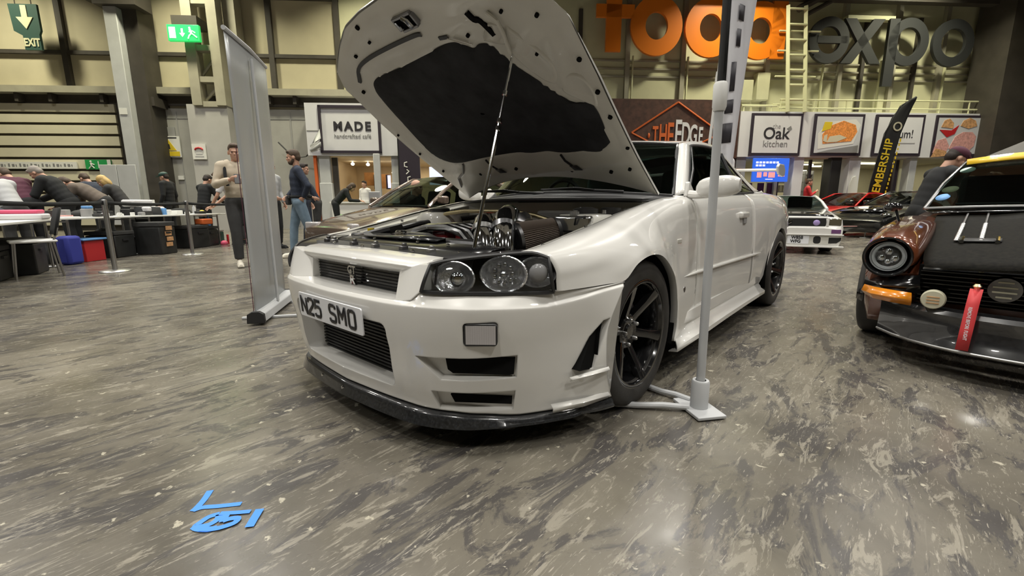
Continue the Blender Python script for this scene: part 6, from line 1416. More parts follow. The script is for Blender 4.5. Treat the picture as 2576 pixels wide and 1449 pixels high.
WHERE = ['at the left end of the second table', 'behind the red folder', 'beside the grey tub', 'by the front edge left of the tub', 'between the tub and the tape roll', 'right of the tape roll', 'at the back behind the right roll', 'close to the right roll', 'at the left end of the far table', 'by the front edge of the far table', 'beneath the tall canister', 'behind the long black bag', 'before the long black bag', 'under the yellow rag side', 'at the far right end of the tables', 'behind the white parcel', 'at the far back of the nearest table', 'next to the dark blue hat']
for (tn, x, y, m, d), w_ in zip(CLUT, WHERE):
    Tq, Rq = {'T1': (T1, R1), 'T2': (T2, R2), 'T3': (T3, R3)}[tn]
    item('parts_box', {'charcoal': 'charcoal', 'black_plastic': 'black', 'grey_plastic': 'grey', 'pale_grey': 'pale grey', 'white_plain': 'white'}[m]+' small parts box '+w_, 'box', Tq(x, y, TOP), Rq, d, m, .012, rz=random.uniform(-.4, .4))
for k, (Tq, Rq, x, y, d, w_) in enumerate(((T2, R2, -.55, .50, (.55, .4, .42), 'behind the blue backpack'), (T2, R2, .02, .62, (.5, .4, .40), 'behind the red carton'), (T2, R2, .62, .62, (.6, .4, .5), 'behind the sticker-covered case'), (T3, R3, -.55, .45, (.6, .45, .5), 'under the big white carton'), (T3, R3, -.95, .25, (.45, .4, .36), 'at the left foot of the far table'), (T3, R3, .30, .62, (.6, .4, .45), 'deep under the far table'), (T1, R1, 1.15, .45, (.5, .45, .42), 'under the right end of the nearest table'), (T1, R1, .45, .72, (.7, .4, .5), 'far back under the nearest table'))):
    item('dark_filler', 'added dark filler heap '+w_, 'bag', Tq(x, y), Rq, d, 'blackcloth' if k % 2 else 'charcoal', kind='heap')  # dark heaps added to deepen the darkness under the tables
# black stacking chair behind the nearer post
def chair(label, base, rz):
    t = thing('black_chair', label, 'chair', tuple(base), rz)
    b = MB(); b.box((0, 0, .455), (.42, .42, .03)); part('seat', b, M['white_plain'], t, bevel=.012)
    b = MB(); b.grid([[(-.21, -.20, .52), (0, -.235, .52), (.21, -.20, .52)], [(-.22, -.24, .70), (0, -.28, .70), (.22, -.24, .70)], [(-.20, -.28, .86), (0, -.32, .87), (.20, -.28, .86)]]); part('backrest', b, M['blackcloth'], t, solid=.02, smooth=60)
    for sx in (1, -1):
        for sy in (1, -1):
            b = MB(); b.tube([(sx*.18, sy*.17, .44), (sx*.20, sy*.21, 0)], .012, 8); part('leg', b, M['steel'], t)
    b = MB(); b.tube([(-.19, -.17, .45), (-.19, -.23, .62)], .012, 6); b.tube([(.19, -.17, .45), (.19, -.23, .62)], .012, 6); part('back_frame', b, M['steel'], t)
    return t
chair('black-backed chair with a white seat behind the tall sticker-covered case', T2(1.02, .05), atan2(R3.col[0].y, R3.col[0].x)+2.4)
chair('chair with white seat under the nearest table at the left edge', T1(.25, .02), atan2(R1.col[0].y, R1.col[0].x)+.3)
# ------------------------------------------------------------------ stands and tubs by the cafe
x, y = px_at(888, 12.4)
b = MB(); b.lathe([(0, 0), (.30, 0), (.34, .52), (0, .54)], n=24); dr = solo('purple_drum', b, M['purple'], 'purple round tub with a bright green lid before the café counter', 'tub', loc=(x, y, 0))
b = MB(); b.lathe([(.345, .545), (.36, .575), (.33, .635), (.0, .645)], n=28, cap=True); part('lid', b, M['green_bright'], dr, 'bright green lid')
x, y = px_at(945, 12.0)
b = MB(); b.box((0, 0, .62), (.30, .05, 1.24), rz=WROT); solo('grey_standee', b, M['grey_plastic'], 'narrow grey board standing at the café corner', 'board', loc=(x, y, 0), bevel=.03, seg=3)
x, y = px_at(985, 11.4)
t = thing('display_stand', 'white low display table right of the grey board', 'display stand', (x, y, 0), WROT)
b = MB(); b.box((0, 0, .72), (.9, .5, .03)); part('display_top', b, M['white_plain'], t)
for sx in (-.4, .4):
    b = MB(); b.tube([(sx, 0, 0), (sx, 0, .71)], .02, 8); part('leg', b, M['steel'], t)
b = MB(); b.box((0, 0, .08), (1.1, .7, .14), rz=WROT); x, y = px_at(900, 11.6); solo('purple_plinth', b, M['purple'], 'low purple plinth on the floor before the café', 'plinth', loc=(x, y, 0))
# ------------------------------------------------------------------ other cars (local axes: x forward, y to the car's left, front axle at x=0)
def body_shell(parent, m, st, wheels, name='body_shell', R=.30, su=3, arches=True, smooth=38):
    """st: (x, half width, z low, z shoulder, z top, crown)"""
    rings = []
    for x, w, zl, zs, zt, cr in st:
        half = [(x, 0, zt+cr), (x, .40*w, zt+cr*.85), (x, .70*w, zt+cr*.4), (x, .88*w, zt-.012), (x, .965*w, zt-.25*(zt-zs)), (x, w, zs), (x, .995*w, (zs+zl)*.5+.05), (x, .985*w, zl+.10), (x, .95*w, zl)]
        rings.append([Vector(p) for p in half]+[Vector((p[0], -p[1], p[2])) for p in half[::-1]][:-1])
    n = len(rings[0]); cols = [cromk([r[j] for r in rings], su) for j in range(n)]; rows = [[c[i] for c in cols] for i in range(len(cols[0]))]
    b = MB(); b.grid(rows, closed=True); b.f.append(tuple(range(n))); b.mi.append(0); b.f.append(tuple((len(rows)-1)*n+k for k in range(n-1, -1, -1))); b.mi.append(0)
    o = part(name, b, m, parent, smooth=smooth)
    if arches:
        cs = []
        for cx, w in wheels:
            for s in (1, -1):
                c = MB(); rr = R+.035; c.lathe([(rr, -.17), (rr, .20)], c=(cx, s*w, R), axis='Y', n=40, cap=True); cs.append(c)
        boolean(o, cs)
    return o
def greenhouse(parent, m, wsb, wst, rwt, rwb, wb, wt, zb0, zb1, zt, gl=None, bow=.10, pillar=.028, pm=None):
    """windscreen base x, windscreen top x, rear top x, rear base x, half widths, base heights front/rear, roof height"""
    gl = gl or M['glass_dark']; fb, ft, rt_, rb = (wsb, wb, zb0), (wst, wt, zt), (rwt, wt*.97, zt-.02), (rwb, wb*.94, zb1)
    n = 9; B = across(fb, (fb[0], -fb[1], fb[2]), n, (bow, 0, .02)); T = across(ft, (ft[0], -ft[1], ft[2]), n, (bow*.6, 0, .03)); T2_ = across(rt_, (rt_[0], -rt_[1], rt_[2]), n, (-.04, 0, .03)); B2 = across(rb, (rb[0], -rb[1], rb[2]), n, (-.06, 0, .01))
    b = MB(); b.grid([B, [(p+q)/2+Vector((.015, 0, .02)) for p, q in zip(B, T)], T]); part('windscreen', b, gl, parent, smooth=60)
    b = MB(); b.grid([T2_, B2]); part('rear_window', b, gl, parent, smooth=60)
    M_ = [[p*.5+q*.5+Vector((0, 0, .022)) for p, q in zip(T, T2_)]]; b = MB(); b.grid(loft([T, M_[0], T2_], 4, 1)); part('roof', b, m, parent, smooth=60, solid=.01)
    for s in (1, -1):
        S = lambda p: (p[0], p[1]*s, p[2])
        b = MB(); b.grid([[S(fb), S(((fb[0]+rb[0])/2, wb*1.01, (zb0+zb1)/2)), S(rb)], [S(ft), S(((ft[0]+rt_[0])/2, wt*1.02, zt+.005)), S(rt_)]]); part('side_window', b, gl, parent, smooth=60)
        b = MB(); b.tube([S(fb), S(((fb[0]+ft[0])/2+.02, (wb+wt)/2+.012, (zb0+zt)/2+.01)), S(ft), S(((ft[0]+rt_[0])/2, wt+.005, zt+.012)), S(rt_), S(((rt_[0]+rb[0])/2, (wb*.94+wt)/2+.01, (zb1+zt)/2)), S(rb)], [pillar, pillar, pillar*1.1, pillar*1.1, pillar*1.6, pillar*2, pillar*2], 8); part('roof_pillar', b, pm or m, parent)
    b = MB(); b.box(((wsb+rwb)/2-.1, 0, (zb0+zb1)/2-.12), (abs(wsb-rwb)*.8, wb*1.6, .2)); part('cabin_floor', b, M['void'], parent)
    for s in (1, -1):
        b = MB(); b.box(((wst+rwt)/2+.02, s*wb*.48, zb0+.03), (.16, wb*.62, .46), R=Matrix.Rotation(-.2, 3, 'Y')); part('seat', b, M['blackcloth'], parent, bevel=.04)
    b = MB(); b.grid([[p+Vector((-.03, 0, -.01)) for p in B], [p+Vector((-.35, 0, .0)) for p in B]]); part('dashboard', b, M['black_plastic'], parent)
def wheels(parent, wl, R, rim, W=.2, **k):
    for cx, w in wl:
        for s in (1, -1): make_wheel(parent, (cx, s*(w-W/2), R), s, R=R, W=W, rim=rim, **k)
# ---- low white coupe with black bonnet, behind the tail of the hero
c = thing('sports_car', 'low white coupe with black bonnet and plate W858 WFG, behind the big white coupe', 'car', (-8.40, -.10, 0), radians(14))
WL = [(0, .80), (-2.35, .80)]
body_shell(c, WPNT, [(.84, .76, .16, .36, .46, .0), (.82, .80, .13, .40, .48, .0), (.76, .825, .13, .44, .60, .005), (.70, .83, .13, .46, .655, .012), (.35, .835, .13, .50, .69, .02), (-.2, .835, .14, .54, .74, .02), (-.62, .83, .15, .55, .78, .015), (-1.6, .83, .15, .58, .80, .0), (-2.6, .82, .16, .60, .80, .0), (-3.1, .78, .2, .58, .76, .0), (-3.2, .70, .3, .5, .66, 0)], WL, R=.29)
greenhouse(c, WPNT, -.62, -1.22, -2.0, -2.7, .74, .60, .775, .80, 1.025)
b = MB(); b.grid([[(x, y, z+.014-.02*(y/.68)**2) for x, z in ((.70, .668), (.45, .70), (.1, .735), (-.3, .775), (-.60, .80))] for y in (-.68, -.4, 0, .4, .68)]); bn = part('bonnet', b, M['z_black'], c, smooth=50, solid=.01)
b = MB(); b.grid([[(.40, .30, .722), (.18, .55, .736)], [(.30, .28, .732), (.10, .53, .745)]]); b.grid([[(.40, -.30, .722), (.18, -.55, .736)], [(.30, -.28, .732), (.10, -.53, .745)]]); part('bonnet_vent', b, M['black_plastic'], bn, solid=.006)
b = MB(); b.box((.80, 0, .555), (.03, 1.12, .145)); g_ = part('grille', b, M['black_matt'], c, bevel=.01)
b = MB(); b.box((.80, 0, .635), (.035, 1.16, .012)); part('grille_trim', b, M['steel'], c)
b = MB(); b.tube([(.825, .05, .60), (.825, -.02, .575), (.825, .04, .555), (.825, -.01, .53)], .010, 6); part('emblem', b, M['chrome'], c)
for s in (1, -1):
    b = MB(); b.lathe([(0, .012), (.038, .010), (.052, .0), (.054, -.02)], c=(.815, s*.42, .553), axis='X', n=22); part('headlamp', b, M['hid_lens'], c, smooth=50)
    b = MB(); b.box((.775, s*.69, .565), (.07, .19, .13)); part('corner_lamp', b, M['smoke_lens'], c, bevel=.02)
    b = MB(); b.box((.80, s*.585, .565), (.05, .035, .15)); part('headlamp_post', b, WPNT, c, bevel=.008)
    b = MB(); b.box((.80, s*.715, .405), (.09, .14, .072)); part('indicator_lamp', b, M['purple_lens'], c, bevel=.006)
    b = MB(); b.prism([(.62, .30), (.80, .30), (.795, .25), (.74, .205), (.62, .195)], .80, .845, fr=lambda a, z, d: (d, s*a, z)); part('brake_duct', b, M['black_matt'], c)
    b = MB(); b.prism(rrect(.11, .13, .04, 4, .45, .255), .81, .846, fr=lambda a, z, d: (d, s*a, z)); part('intake_mouth', b, M['black_matt'], c)
b = MB(); b.box((.835, 0, .255), (.02, 1.30, .15)); part('bumper_insert', b, M['white_inner'], c)
b = MB(); b.prism(rrect(.40, .145, .01, 3, .13, .255), .846, .852, fr=lambda a, z, d: (d, a, z)); pl = part('number_plate', b, M['plate_white'], c)
letters('plate_letters', 'W858', .078, M['plate_black'], pl, (.854, .15, .290), (0, 1, 0), (0, 0, 1), .002, .0025, .9)
letters('plate_letters', 'WFG', .078, M['plate_black'], pl, (.854, .13, .222), (0, 1, 0), (0, 0, 1), .002, .0025, .9)
b = MB(); b.box((.80, 0, .345), (.14, 1.66, .018)); b.box((.82, 0, .14), (.16, 1.68, .03)); part('front_splitter', b, WPNT, c, bevel=.006)
wheels(c, WL, .29, .20, .20)
# ---- red sports car far behind
u0 = CAM_POS
x, y = px_at(2135, 15.5)
c = thing('sports_car', 'red low sports car seen from the side, in front of the food hall', 'car', (x, y, 0), fd(*mixd((1, LEFT), (-.30, AWAY)))+pi/2)
c.location = Vector(c.location)+Vector((cos(c.rotation_euler.z), sin(c.rotation_euler.z), 0))*1.15
WL = [(0, .93), (-2.65, .95)]
body_shell(c, M['red_paint'], [(1.05, .60, .20, .36, .44, .0), (1.0, .80, .14, .40, .52, .01), (.6, .92, .13, .50, .66, .03), (0, .95, .13, .56, .77, .02), (-.5, .945, .14, .58, .81, .01), (-1.3, .93, .14, .60, .84, .0), (-2.1, .95, .14, .66, .92, .0), (-2.7, .96, .16, .68, .92, -.02), (-3.3, .92, .2, .64, .86, 0), (-3.5, .84, .3, .6, .80, 0)], WL, R=.34)
greenhouse(c, M['red_paint'], -.35, -1.15, -1.75, -2.75, .80, .58, .80, .90, 1.20, M['glass_dark'])
for s in (1, -1):
    b = MB(); b.box((-.55, s*1.0, .93), (.12, .16, .10)); part('door_mirror', b, M['black_gloss'], c, bevel=.03)
    b = MB(); b.prism([(.5, .56), (.05, .72), (-.05, .70), (.35, .55)], s*.915, s*.955, fr=lambda a, z, d: (a, d, z)); part('side_scoop', b, M['black_matt'], c)
    b = MB(); b.box((.95, s*.62, .56), (.12, .2, .06), rz=-s*.4); part('headlamp', b, M['fog'], c, bevel=.015)
wheels(c, WL, .34, .25, .24)
# ---- black sports car in front of it
x, y = px_at(2195, 12.3)
c = thing('sports_car', 'glossy black sports car with a front plate, before the red one', 'car', (x, y, 0), fd(*mixd((1, LEFT), (-.42, AWAY)))+pi/2)
WL = [(0, .93), (-2.70, .95)]
body_shell(c, M['z_black'], [(.98, .62, .20, .34, .40, .0), (.92, .82, .15, .40, .48, .01), (.5, .93, .13, .52, .63, .03), (0, .955, .13, .60, .745, .03), (-.6, .945, .14, .62, .80, .04), (-1.3, .93, .14, .64, .85, .0), (-2.2, .95, .14, .68, .92, .0), (-2.8, .97, .16, .70, .93, 0), (-3.5, .90, .25, .66, .88, 0)], WL, R=.335)
greenhouse(c, M['z_black'], -1.05, -1.80, -2.2, -3.2, .82, .58, .84, .92, 1.20, M['glass_clear'])
b = MB(); b.box((.955, .02, .40), (.02, .44, .10)); part('number_plate', b, M['plate_white'], c)
b = MB(); b.grid([[(.55, .5, .665), (-.1, .62, .775)], [(.55, -.5, .665), (-.1, -.62, .775)]]); part('bonnet', b, M['black_gloss'], c, solid=.02)
for s in (1, -1):
    b = MB(); b.box((-.75, s*1.02, .92), (.13, .18, .11)); part('door_mirror', b, M['black_gloss'], c, bevel=.03)
    b = MB(); b.box((.72, s*.74, .60), (.22, .10, .05), rz=-s*.5); part('headlamp', b, M['chrome'], c, bevel=.015)
wheels(c, WL, .335, .25, .25)
# low rope barrier in front of the black car
for k, (px_, lab) in enumerate(((2186, 'slim white rope post before the black sports car'), (2068, 'slim white rope post hidden by the low white coupe'))):
    x, y = px_at(px_, 11.7)
    t = thing('rope_post', lab, 'rope post', (x, y, 0)); b = MB(); b.lathe([(0, 0), (.11, 0), (.11, .012), (.02, .02), (0, .02)], n=20); part('base', b, M['white_plain'], t); b = MB(); b.tube([(0, 0, .01), (0, 0, .32)], .012, 8); part('pole', b, M['pale_grey'], t)
    if k == 0: A_ = Vector((x, y, .30))
    else: B_ = Vector((x, y, .30))
b = MB(); b.tube([B_, A_, A_+(A_-B_)*.9], .008, 6); solo('rope', b, M['pinkfood'], 'thin pale rope strung low before the black sports car', 'rope')
a, c2 = Vector((*px_at(2020, 11.9), 0)), Vector((*px_at(2330, 12.2), 0)); d = (c2-a).normalized(); n = Vector((-d.y, d.x, 0)); n = n if n.dot(_h) > 0 else -n
b = MB(); b.box((a+c2)/2+n*.10+Vector((0, 0, .006)), ((c2-a).length, .16, .012), rz=atan2(d.y, d.x)); solo('floor_strip', b, M['white_plain'], 'white strip on the floor before the black sports car', 'strip')
# ---- bronze coupe on the other side of the hero
c = thing('sports_car', 'dark bronze coupe parked beyond the bonnet of the white coupe', 'car', (-1.95, -4.30, 0), 0)
WL = [(0, .80), (-2.5, .80)]
body_shell(c, M['bronze_paint'], [(.80, .62, .2, .40, .52, .0), (.74, .74, .15, .46, .60, .01), (.4, .80, .14, .56, .70, .02), (0, .82, .14, .62, .78, .03), (-.45, .82, .15, .66, .86, .02), (-1.3, .82, .15, .68, .90, .0), (-2.4, .82, .16, .70, .93, 0), (-3.2, .78, .2, .66, .90, 0), (-3.35, .7, .3, .6, .8, 0)], WL, R=.31)
greenhouse(c, M['bronze_paint'], -.38, -1.15, -1.9, -2.7, .78, .60, .87, .93, 1.31, M['glass_dark'])
for s in (1, -1):
    b = MB(); b.box((.70, s*.56, .60), (.10, .26, .10), rz=-s*.25); part('headlamp', b, M['fog'], c, bevel=.02)
    b = MB(); b.box((-.55, s*.90, .96), (.10, .18, .11)); part('door_mirror', b, M['bronze_paint'], c, bevel=.03)
wheels(c, WL, .31, .22, .21)
# ------------------------------------------------------------------ orange-brown and black classic on the right
zc = thing('classic_car', 'copper brown and black classic coupe with round headlamps at the right edge', 'car', (-2.12, 2.37, 0), radians(-6.0))
WL = [(0, .848), (-2.305, .848)]
ZB = M['z_black']; BRW = M['brown_paint']
body_shell(zc, BRW, [(.64, .74, .40, .44, .49, .0), (.58, .77, .36, .46, .53, .0), (.45, .79, .17, .50, .59, .0), (.2, .80, .16, .53, .635, .0), (-.15, .805, .16, .56, .69, 0), (-.6, .805, .16, .58, .775, .0), (-1.2, .80, .16, .58, .82, 0), (-2.0, .81, .16, .58, .84, 0), (-2.7, .80, .18, .56, .80, 0), (-3.2, .72, .24, .52, .72, 0), (-3.3, .66, .3, .5, .62, 0)], WL, R=.305)
greenhouse(zc, BRW, -.68, -1.20, -1.75, -2.85, .665, .505, .845, .83, 1.205, M['glass_dark'], bow=.10, pillar=.009, pm=M['alu_dark'])
# fender crowns with headlamp scoops
for s in (1, -1):
    rows = []
    for x, yc, zc_, w, h_ in ((.70, .662, .590, .112, .100), (.62, .662, .602, .124, .112), (.48, .664, .625, .134, .112), (.30, .670, .655, .140, .098), (.05, .675, .695, .140, .072), (-.3, .680, .735, .130, .040), (-.62, .685, .765, .115, .030)):
        rows.append([(x-(.05 if abs(a) < .01 else 0), s*(yc+w*sin(a)), zc_+h_*cos(a)) for a in [radians(-115+230*k/16) for k in range(17)]])
    b = MB(); b.grid(rows); part('front_wing_crown', b, BRW, zc, smooth=50, solid=.006)
    # black lacquered lamp surround and the scoop bowl
    b = MB(); C_ = (.665, s*.668, .590); b.lathe([(.110, .02), (.112, .045), (.103, .043), (.090, .0), (.085, -.04)], c=C_, axis='X', n=36); sc_ = part('lamp_scoop', b, ZB, zc, smooth=40)
    b = MB(); b.lathe([(.088, -.03), (.089, .005), (.083, .014), (.078, .004), (.076, -.03)], c=C_, axis='X', n=36, close=True); hl = part('headlamp', b, M['chrome'], zc, smooth=40)
    b = MB(); b.lathe([(.077, -.006), (.073, .004), (.063, .006), (.059, -.004)], c=C_, axis='X', n=36); part('lamp_ring', b, M['ring_white'], hl)
    b = MB(); b.lathe([(.061, -.005), (.045, -.03), (0, -.036)], c=C_, axis='X', n=28); part('lamp_reflector', b, M['alu_dark'], hl, smooth=60)
    for dy, dz, r in ((0, .026, .020), (-.030, -.010, .020), (.030, -.010, .020), (0, -.03, .016)):
        b = MB(); b.ball((C_[0]-.010, C_[1]+dy, C_[2]+dz), (.012, r, r)); part('led_cell', b, M['chrome'], hl)
    b = MB(); b.lathe([(.075, .004), (.05, .018), (.026, .024), (0, .026)], c=C_, axis='X', n=32); part('lamp_glass', b, M['glass_clear'], hl, smooth=60)
    b = MB(); b.grid([[(.68, s*.52, .50), (.67, s*.66, .475), (.58, s*.755, .49)], [(.735, s*.51, .455), (.725, s*.66, .43), (.62, s*.765, .44)], [(.73, s*.50, .405), (.72, s*.66, .40), (.61, s*.77, .405)]]); part('lower_wing', b, ZB, zc, smooth=40, solid=.005)  # black colour stands for the dark reflection below the lamp
    b = MB(); b.grid([[(.775, s*.535, .412), (.772, s*.62, .417), (.742, s*.70, .420), (.675, s*.755, .420)], [(.790, s*.530, .375), (.785, s*.62, .378), (.755, s*.71, .382), (.685, s*.765, .385)], [(.775, s*.53, .342), (.77, s*.62, .348), (.742, s*.70, .354), (.68, s*.745, .362)]]); part('indicator_lamp', b, M['amber'], zc, smooth=40, solid=.02)
    b = MB(); b.box((.30, s*.812, .585), (.075, .012, .055)); part('side_marker', b, M['amber'], zc, bevel=.006)
    # flared arch
    b = MB(); rows = []
    for rr, yy in ((.335, .832), (.350, .838), (.378, .815), (.41, .795)): rows.append([(rr*cos(a), s*yy, .305+rr*sin(a)) for a in [radians(-5+190*k/24) for k in range(25)]])
    b.grid(rows); part('wheel_flare', b, ZB, zc, smooth=50, solid=.006)
    b = MB(); b.tube([(-.10, s*.72, .735), (-.12, s*.745, .80), (-.14, s*.765, .845)], .009, 8); wm = part('wing_mirror', b, M['black_gloss'], zc); b = MB(); b.ball((-.14, s*.78, .862), (.035, .055, .032)); part('mirror_shell', b, M['black_gloss'], wm)
# bonnet: black with a centre bulge and chrome strakes
rows = []
for x, w, z in ((.795, .50, .553), (.70, .52, .588), (.5, .535, .632), (.25, .55, .668), (0, .56, .705), (-.35, .575, .760), (-.62, .585, .800)):
    rows.append([(x-.035*(abs(t)**3), t*w, z+.018*(1-t*t)+(.030*max(0, 1-abs(t)/.42)**.6 if x < .6 else .012*max(0, 1-abs(t)/.42))) for t in [k/8 for k in range(-8, 9)]])
b = MB(); b.grid(rows); bn = part('bonnet', b, M['z_bonnet'], zc, smooth=45, solid=.010)
b = MB(); b.tube([(.79-.035*abs(k/8)**3, k/8*.505, .548+.012*(1-(k/8)**2)) for k in range(-8, 9)], .007, 6); part('bonnet_lip', b, M['chrome'], bn)
def zhood(x, y): 
    z = interp([(-.62, .800), (-.35, .760), (0, .705), (.25, .668), (.5, .632), (.7, .588)], x); w = interp([(-.62, .585), (0, .56), (.5, .535), (.7, .52)], x); t = y/w; return z+.018*(1-t*t)+.030*max(0, 1-abs(t)/.42)**.6
for y in (-.42, -.32, .32, .42):
    b = MB(); xs_ = [.31-.90*k/30 for k in range(31)]; b.tube([(x, y, zhood(x, y)+.008) for x in xs_], .006, 6)
    for x in xs_[:18]: b.ball((x, y, zhood(x, y)+.008), (.009, .012, .008), 8, 5)
    part('bonnet_strake', b, M['steel'], bn)
for s in (1, -1):
    b = MB(); b.grid([[(.34, s*.41, zhood(.34, .41)+.012), (.34, s*.24, zhood(.34, .24)+.012)], [(.28, s*.41, zhood(.28, .41)+.016), (.28, s*.24, zhood(.28, .24)+.016)]]); part('bonnet_vent', b, M['black_plastic'], bn, solid=.008)
    for y in (.395, .255): b = MB(); b.tube([(.36, s*y, zhood(.36, y)+.012), (.27, s*y, zhood(.27, y)+.016)], .011, 8); part('vent_end', b, M['chrome'], bn)
b = MB(); b.grid([across((-.62, .62, .815), (-.62, -.62, .815), 9, (.05, 0, .02)), across((-.70, .66, .838), (-.70, -.66, .838), 9, (.09, 0, .02))]); part('cowl_panel', b, M['z_black'], zc, solid=.006)
b = MB(); b.tube(across((-.675, .66, .848), (-.675, -.66, .848), 11, (.10, 0, .02)), .010, 6); b.tube([(-.675, -.662, .846), (-.93, -.585, 1.03), (-1.19, -.512, 1.195)], .011, 6); b.tube([(-.675, .662, .846), (-.93, .585, 1.03), (-1.19, .512, 1.195)], .011, 6); part('screen_trim', b, M['steel'], zc)
b = MB(); b.tube([(-.60, .05, .865), (-.66, -.20, .885), (-.70, -.50, .88)], .008, 6); b.tube([(-.60, .45, .86), (-.66, .20, .885)], .008, 6); part('wiper', b, M['black_plastic'], zc)
# front: dark mouth, mesh, lower valance
b = MB(); b.box((.62, 0, .455), (.05, 1.06, .20)); gm = part('grille', b, M['void'], zc)
b = MB()
for k in range(8): b.box((.655, 0, .37+k*.022), (.012, 1.04, .005))
part('grille_bars', b, M['z_black'], gm)
rows = []
for y in [k*.085 for k in range(-8, 9)]:
    e = abs(y)/.68; x = .865-.30*e**3.6; rows.append([(x-.10, y, .345+.0*e), (x-.015, y, .342), (x+.005, y, .322), (x-.008, y, .26), (x+.022, y, .19), (x+.035, y, .165), (x+.028, y, .145), (x-.12, y, .14)])
b = MB(); b.grid(rows, closed=True); part('front_air_dam', b, M['grey_dam'], zc, smooth=35)
b = MB(); b.tube([(.898-.30*abs(y/8)**3.6, y*.085, .157) for y in range(-8, 9)], .006, 6); part('dam_edge', b, M['steel'], zc)
b = MB(); b.lathe([(0, .012), (.045, .010), (.050, .0), (.050, -.03)], c=(.80, -.445, .392), axis='X', n=26); lp = part('driving_lamp', b, M['grey_lens'], zc)
b = MB()
for k in range(3): b.box((.813, -.445, .375+k*.016), (.003, .05, .004))
part('lamp_print', b, M['tan'], lp)
b = MB(); b.lathe([(0, .006), (.060, .006), (.062, 0)], c=(.70, -.20, .462), axis='X', n=28); gb = part('grille_badge', b, M['alu_dark'], zc)
b = MB()
for k in range(4): b.box((.709, -.20, .425+k*.025), (.004, .10-.03*abs(k-1.5), .008))
part('badge_bars', b, M['grey_lens'], gb)
b = MB(); b.grid([[(.845, -.318, .475), (.845, -.272, .475)], [(.878, -.322, .40), (.878, -.276, .40)], [(.905, -.326, .28), (.905, -.280, .28)], [(.915, -.330, .175), (.915, -.284, .175)]]); st = part('tow_strap', b, M['red_strap'], zc, solid=.004, smooth=60)
b = MB(); b.lathe([(.010, -.012), (.018, 0), (.010, .012)], c=(.84, -.295, .487), n=12, close=True); b.tube([(.84, -.295, .487), (.66, -.295, .46)], .010, 8); part('strap_eye', b, M['gold'], st)
pu = Vector((.03, 0, -.22)).normalized()
letters('strap_letters', 'REMOVE BEFORE FLIGHT', .0185, M['plate_white'], st, (.9005, -.304, .308), pu, Vector((.0, 1, 0)), .001, .0003, .80)
b = MB(); b.grid([across((-1.165, .495, 1.178), (-1.165, -.495, 1.178), 9, (.065, 0, .03)), across((-1.225, .50, 1.222), (-1.225, -.50, 1.222), 9, (.065, 0, .033))]); ss = part('sun_strip', b, M['yellow_vinyl'], zc, solid=-.012)
e_ = Vector((-.515, .150, .349)); a_ = Vector((.12, 1, .03)).normalized(); n_ = a_.cross(e_).normalized(); n_ = n_ if n_.z > 0 else -n_
for t_, ins, m, ry, rz_ in ((.80, .062, 'sticker', .042, .042), (.37, .060, 'sticker_cream', .046, .046), (.20, .058, 'blue_pale', .040, .045)):
    b = MB(); c0 = Vector((-.675, -.662, .846))+e_*t_+a_*ins+n_*.016; eu = e_.normalized(); b.add([c0+a_*(ry*cos(a))+eu*(rz_*sin(a)) for a in [2*pi*k/20 for k in range(20)]], [tuple(range(20))]); part('screen_sticker', b, M[m], zc, solid=.002)
wheels(zc, WL, .305, .19, .235)
# grey canopy behind it
x, y = px_at(2690, 7.4)
t = thing('canopy', 'grey cloth canopy rising behind the classic coupe at the right edge', 'canopy', (x, y, 0), WROT)
b = MB(); q = [(-1.1, -.9, 1.50), (1.1, -.9, 1.50), (1.1, .9, 1.50), (-1.1, .9, 1.50)]; b.add(q+[(0, 0, 2.25)], [(0, 1, 4), (1, 2, 4), (2, 3, 4), (3, 0, 4)]); b.grid([q+[q[0]], [(a, c_, z-.06) for a, c_, z in q+[q[0]]]]); part('canopy_cloth', b, M['canopy_grey'], t, smooth=10, solid=.01)
for a, c_, z in q:
    b = MB(); b.tube([(a*.98, c_*.98, 0), (a*.98, c_*.98, 1.49)], .02, 8); part('leg', b, M['steel'], t)
TAPE = {'letter_l': [([(1.469, 0.134), (1.495, 0.171), (1.52, 0.197), (1.534, 0.207)], 0.02), ([(1.531, 0.205), (1.508, 0.211), (1.477, 0.239), (1.427, 0.279)], 0.018)], 'digit_zero': [([(1.485, 0.281), (1.509, 0.273), (1.532, 0.281), (1.547, 0.289), (1.537, 0.301), (1.519, 0.31), (1.498, 0.305), (1.486, 0.284)], 0.018), ([(1.549, 0.287), (1.544, 0.307), (1.525, 0.333), (1.51, 0.341)], 0.022)], 'digit_five': [([(1.422, 0.34), (1.451, 0.314), (1.484, 0.282)], 0.016), ([(1.47, 0.298), (1.481, 0.313), (1.491, 0.328)], 0.02), ([(1.489, 0.326), (1.472, 0.331), (1.457, 0.345), (1.468, 0.358), (1.487, 0.356), (1.514, 0.344), (1.541, 0.315)], 0.018)], 'digit_one': [([(1.4, 0.351), (1.424, 0.379), (1.449, 0.409)], 0.024)]}
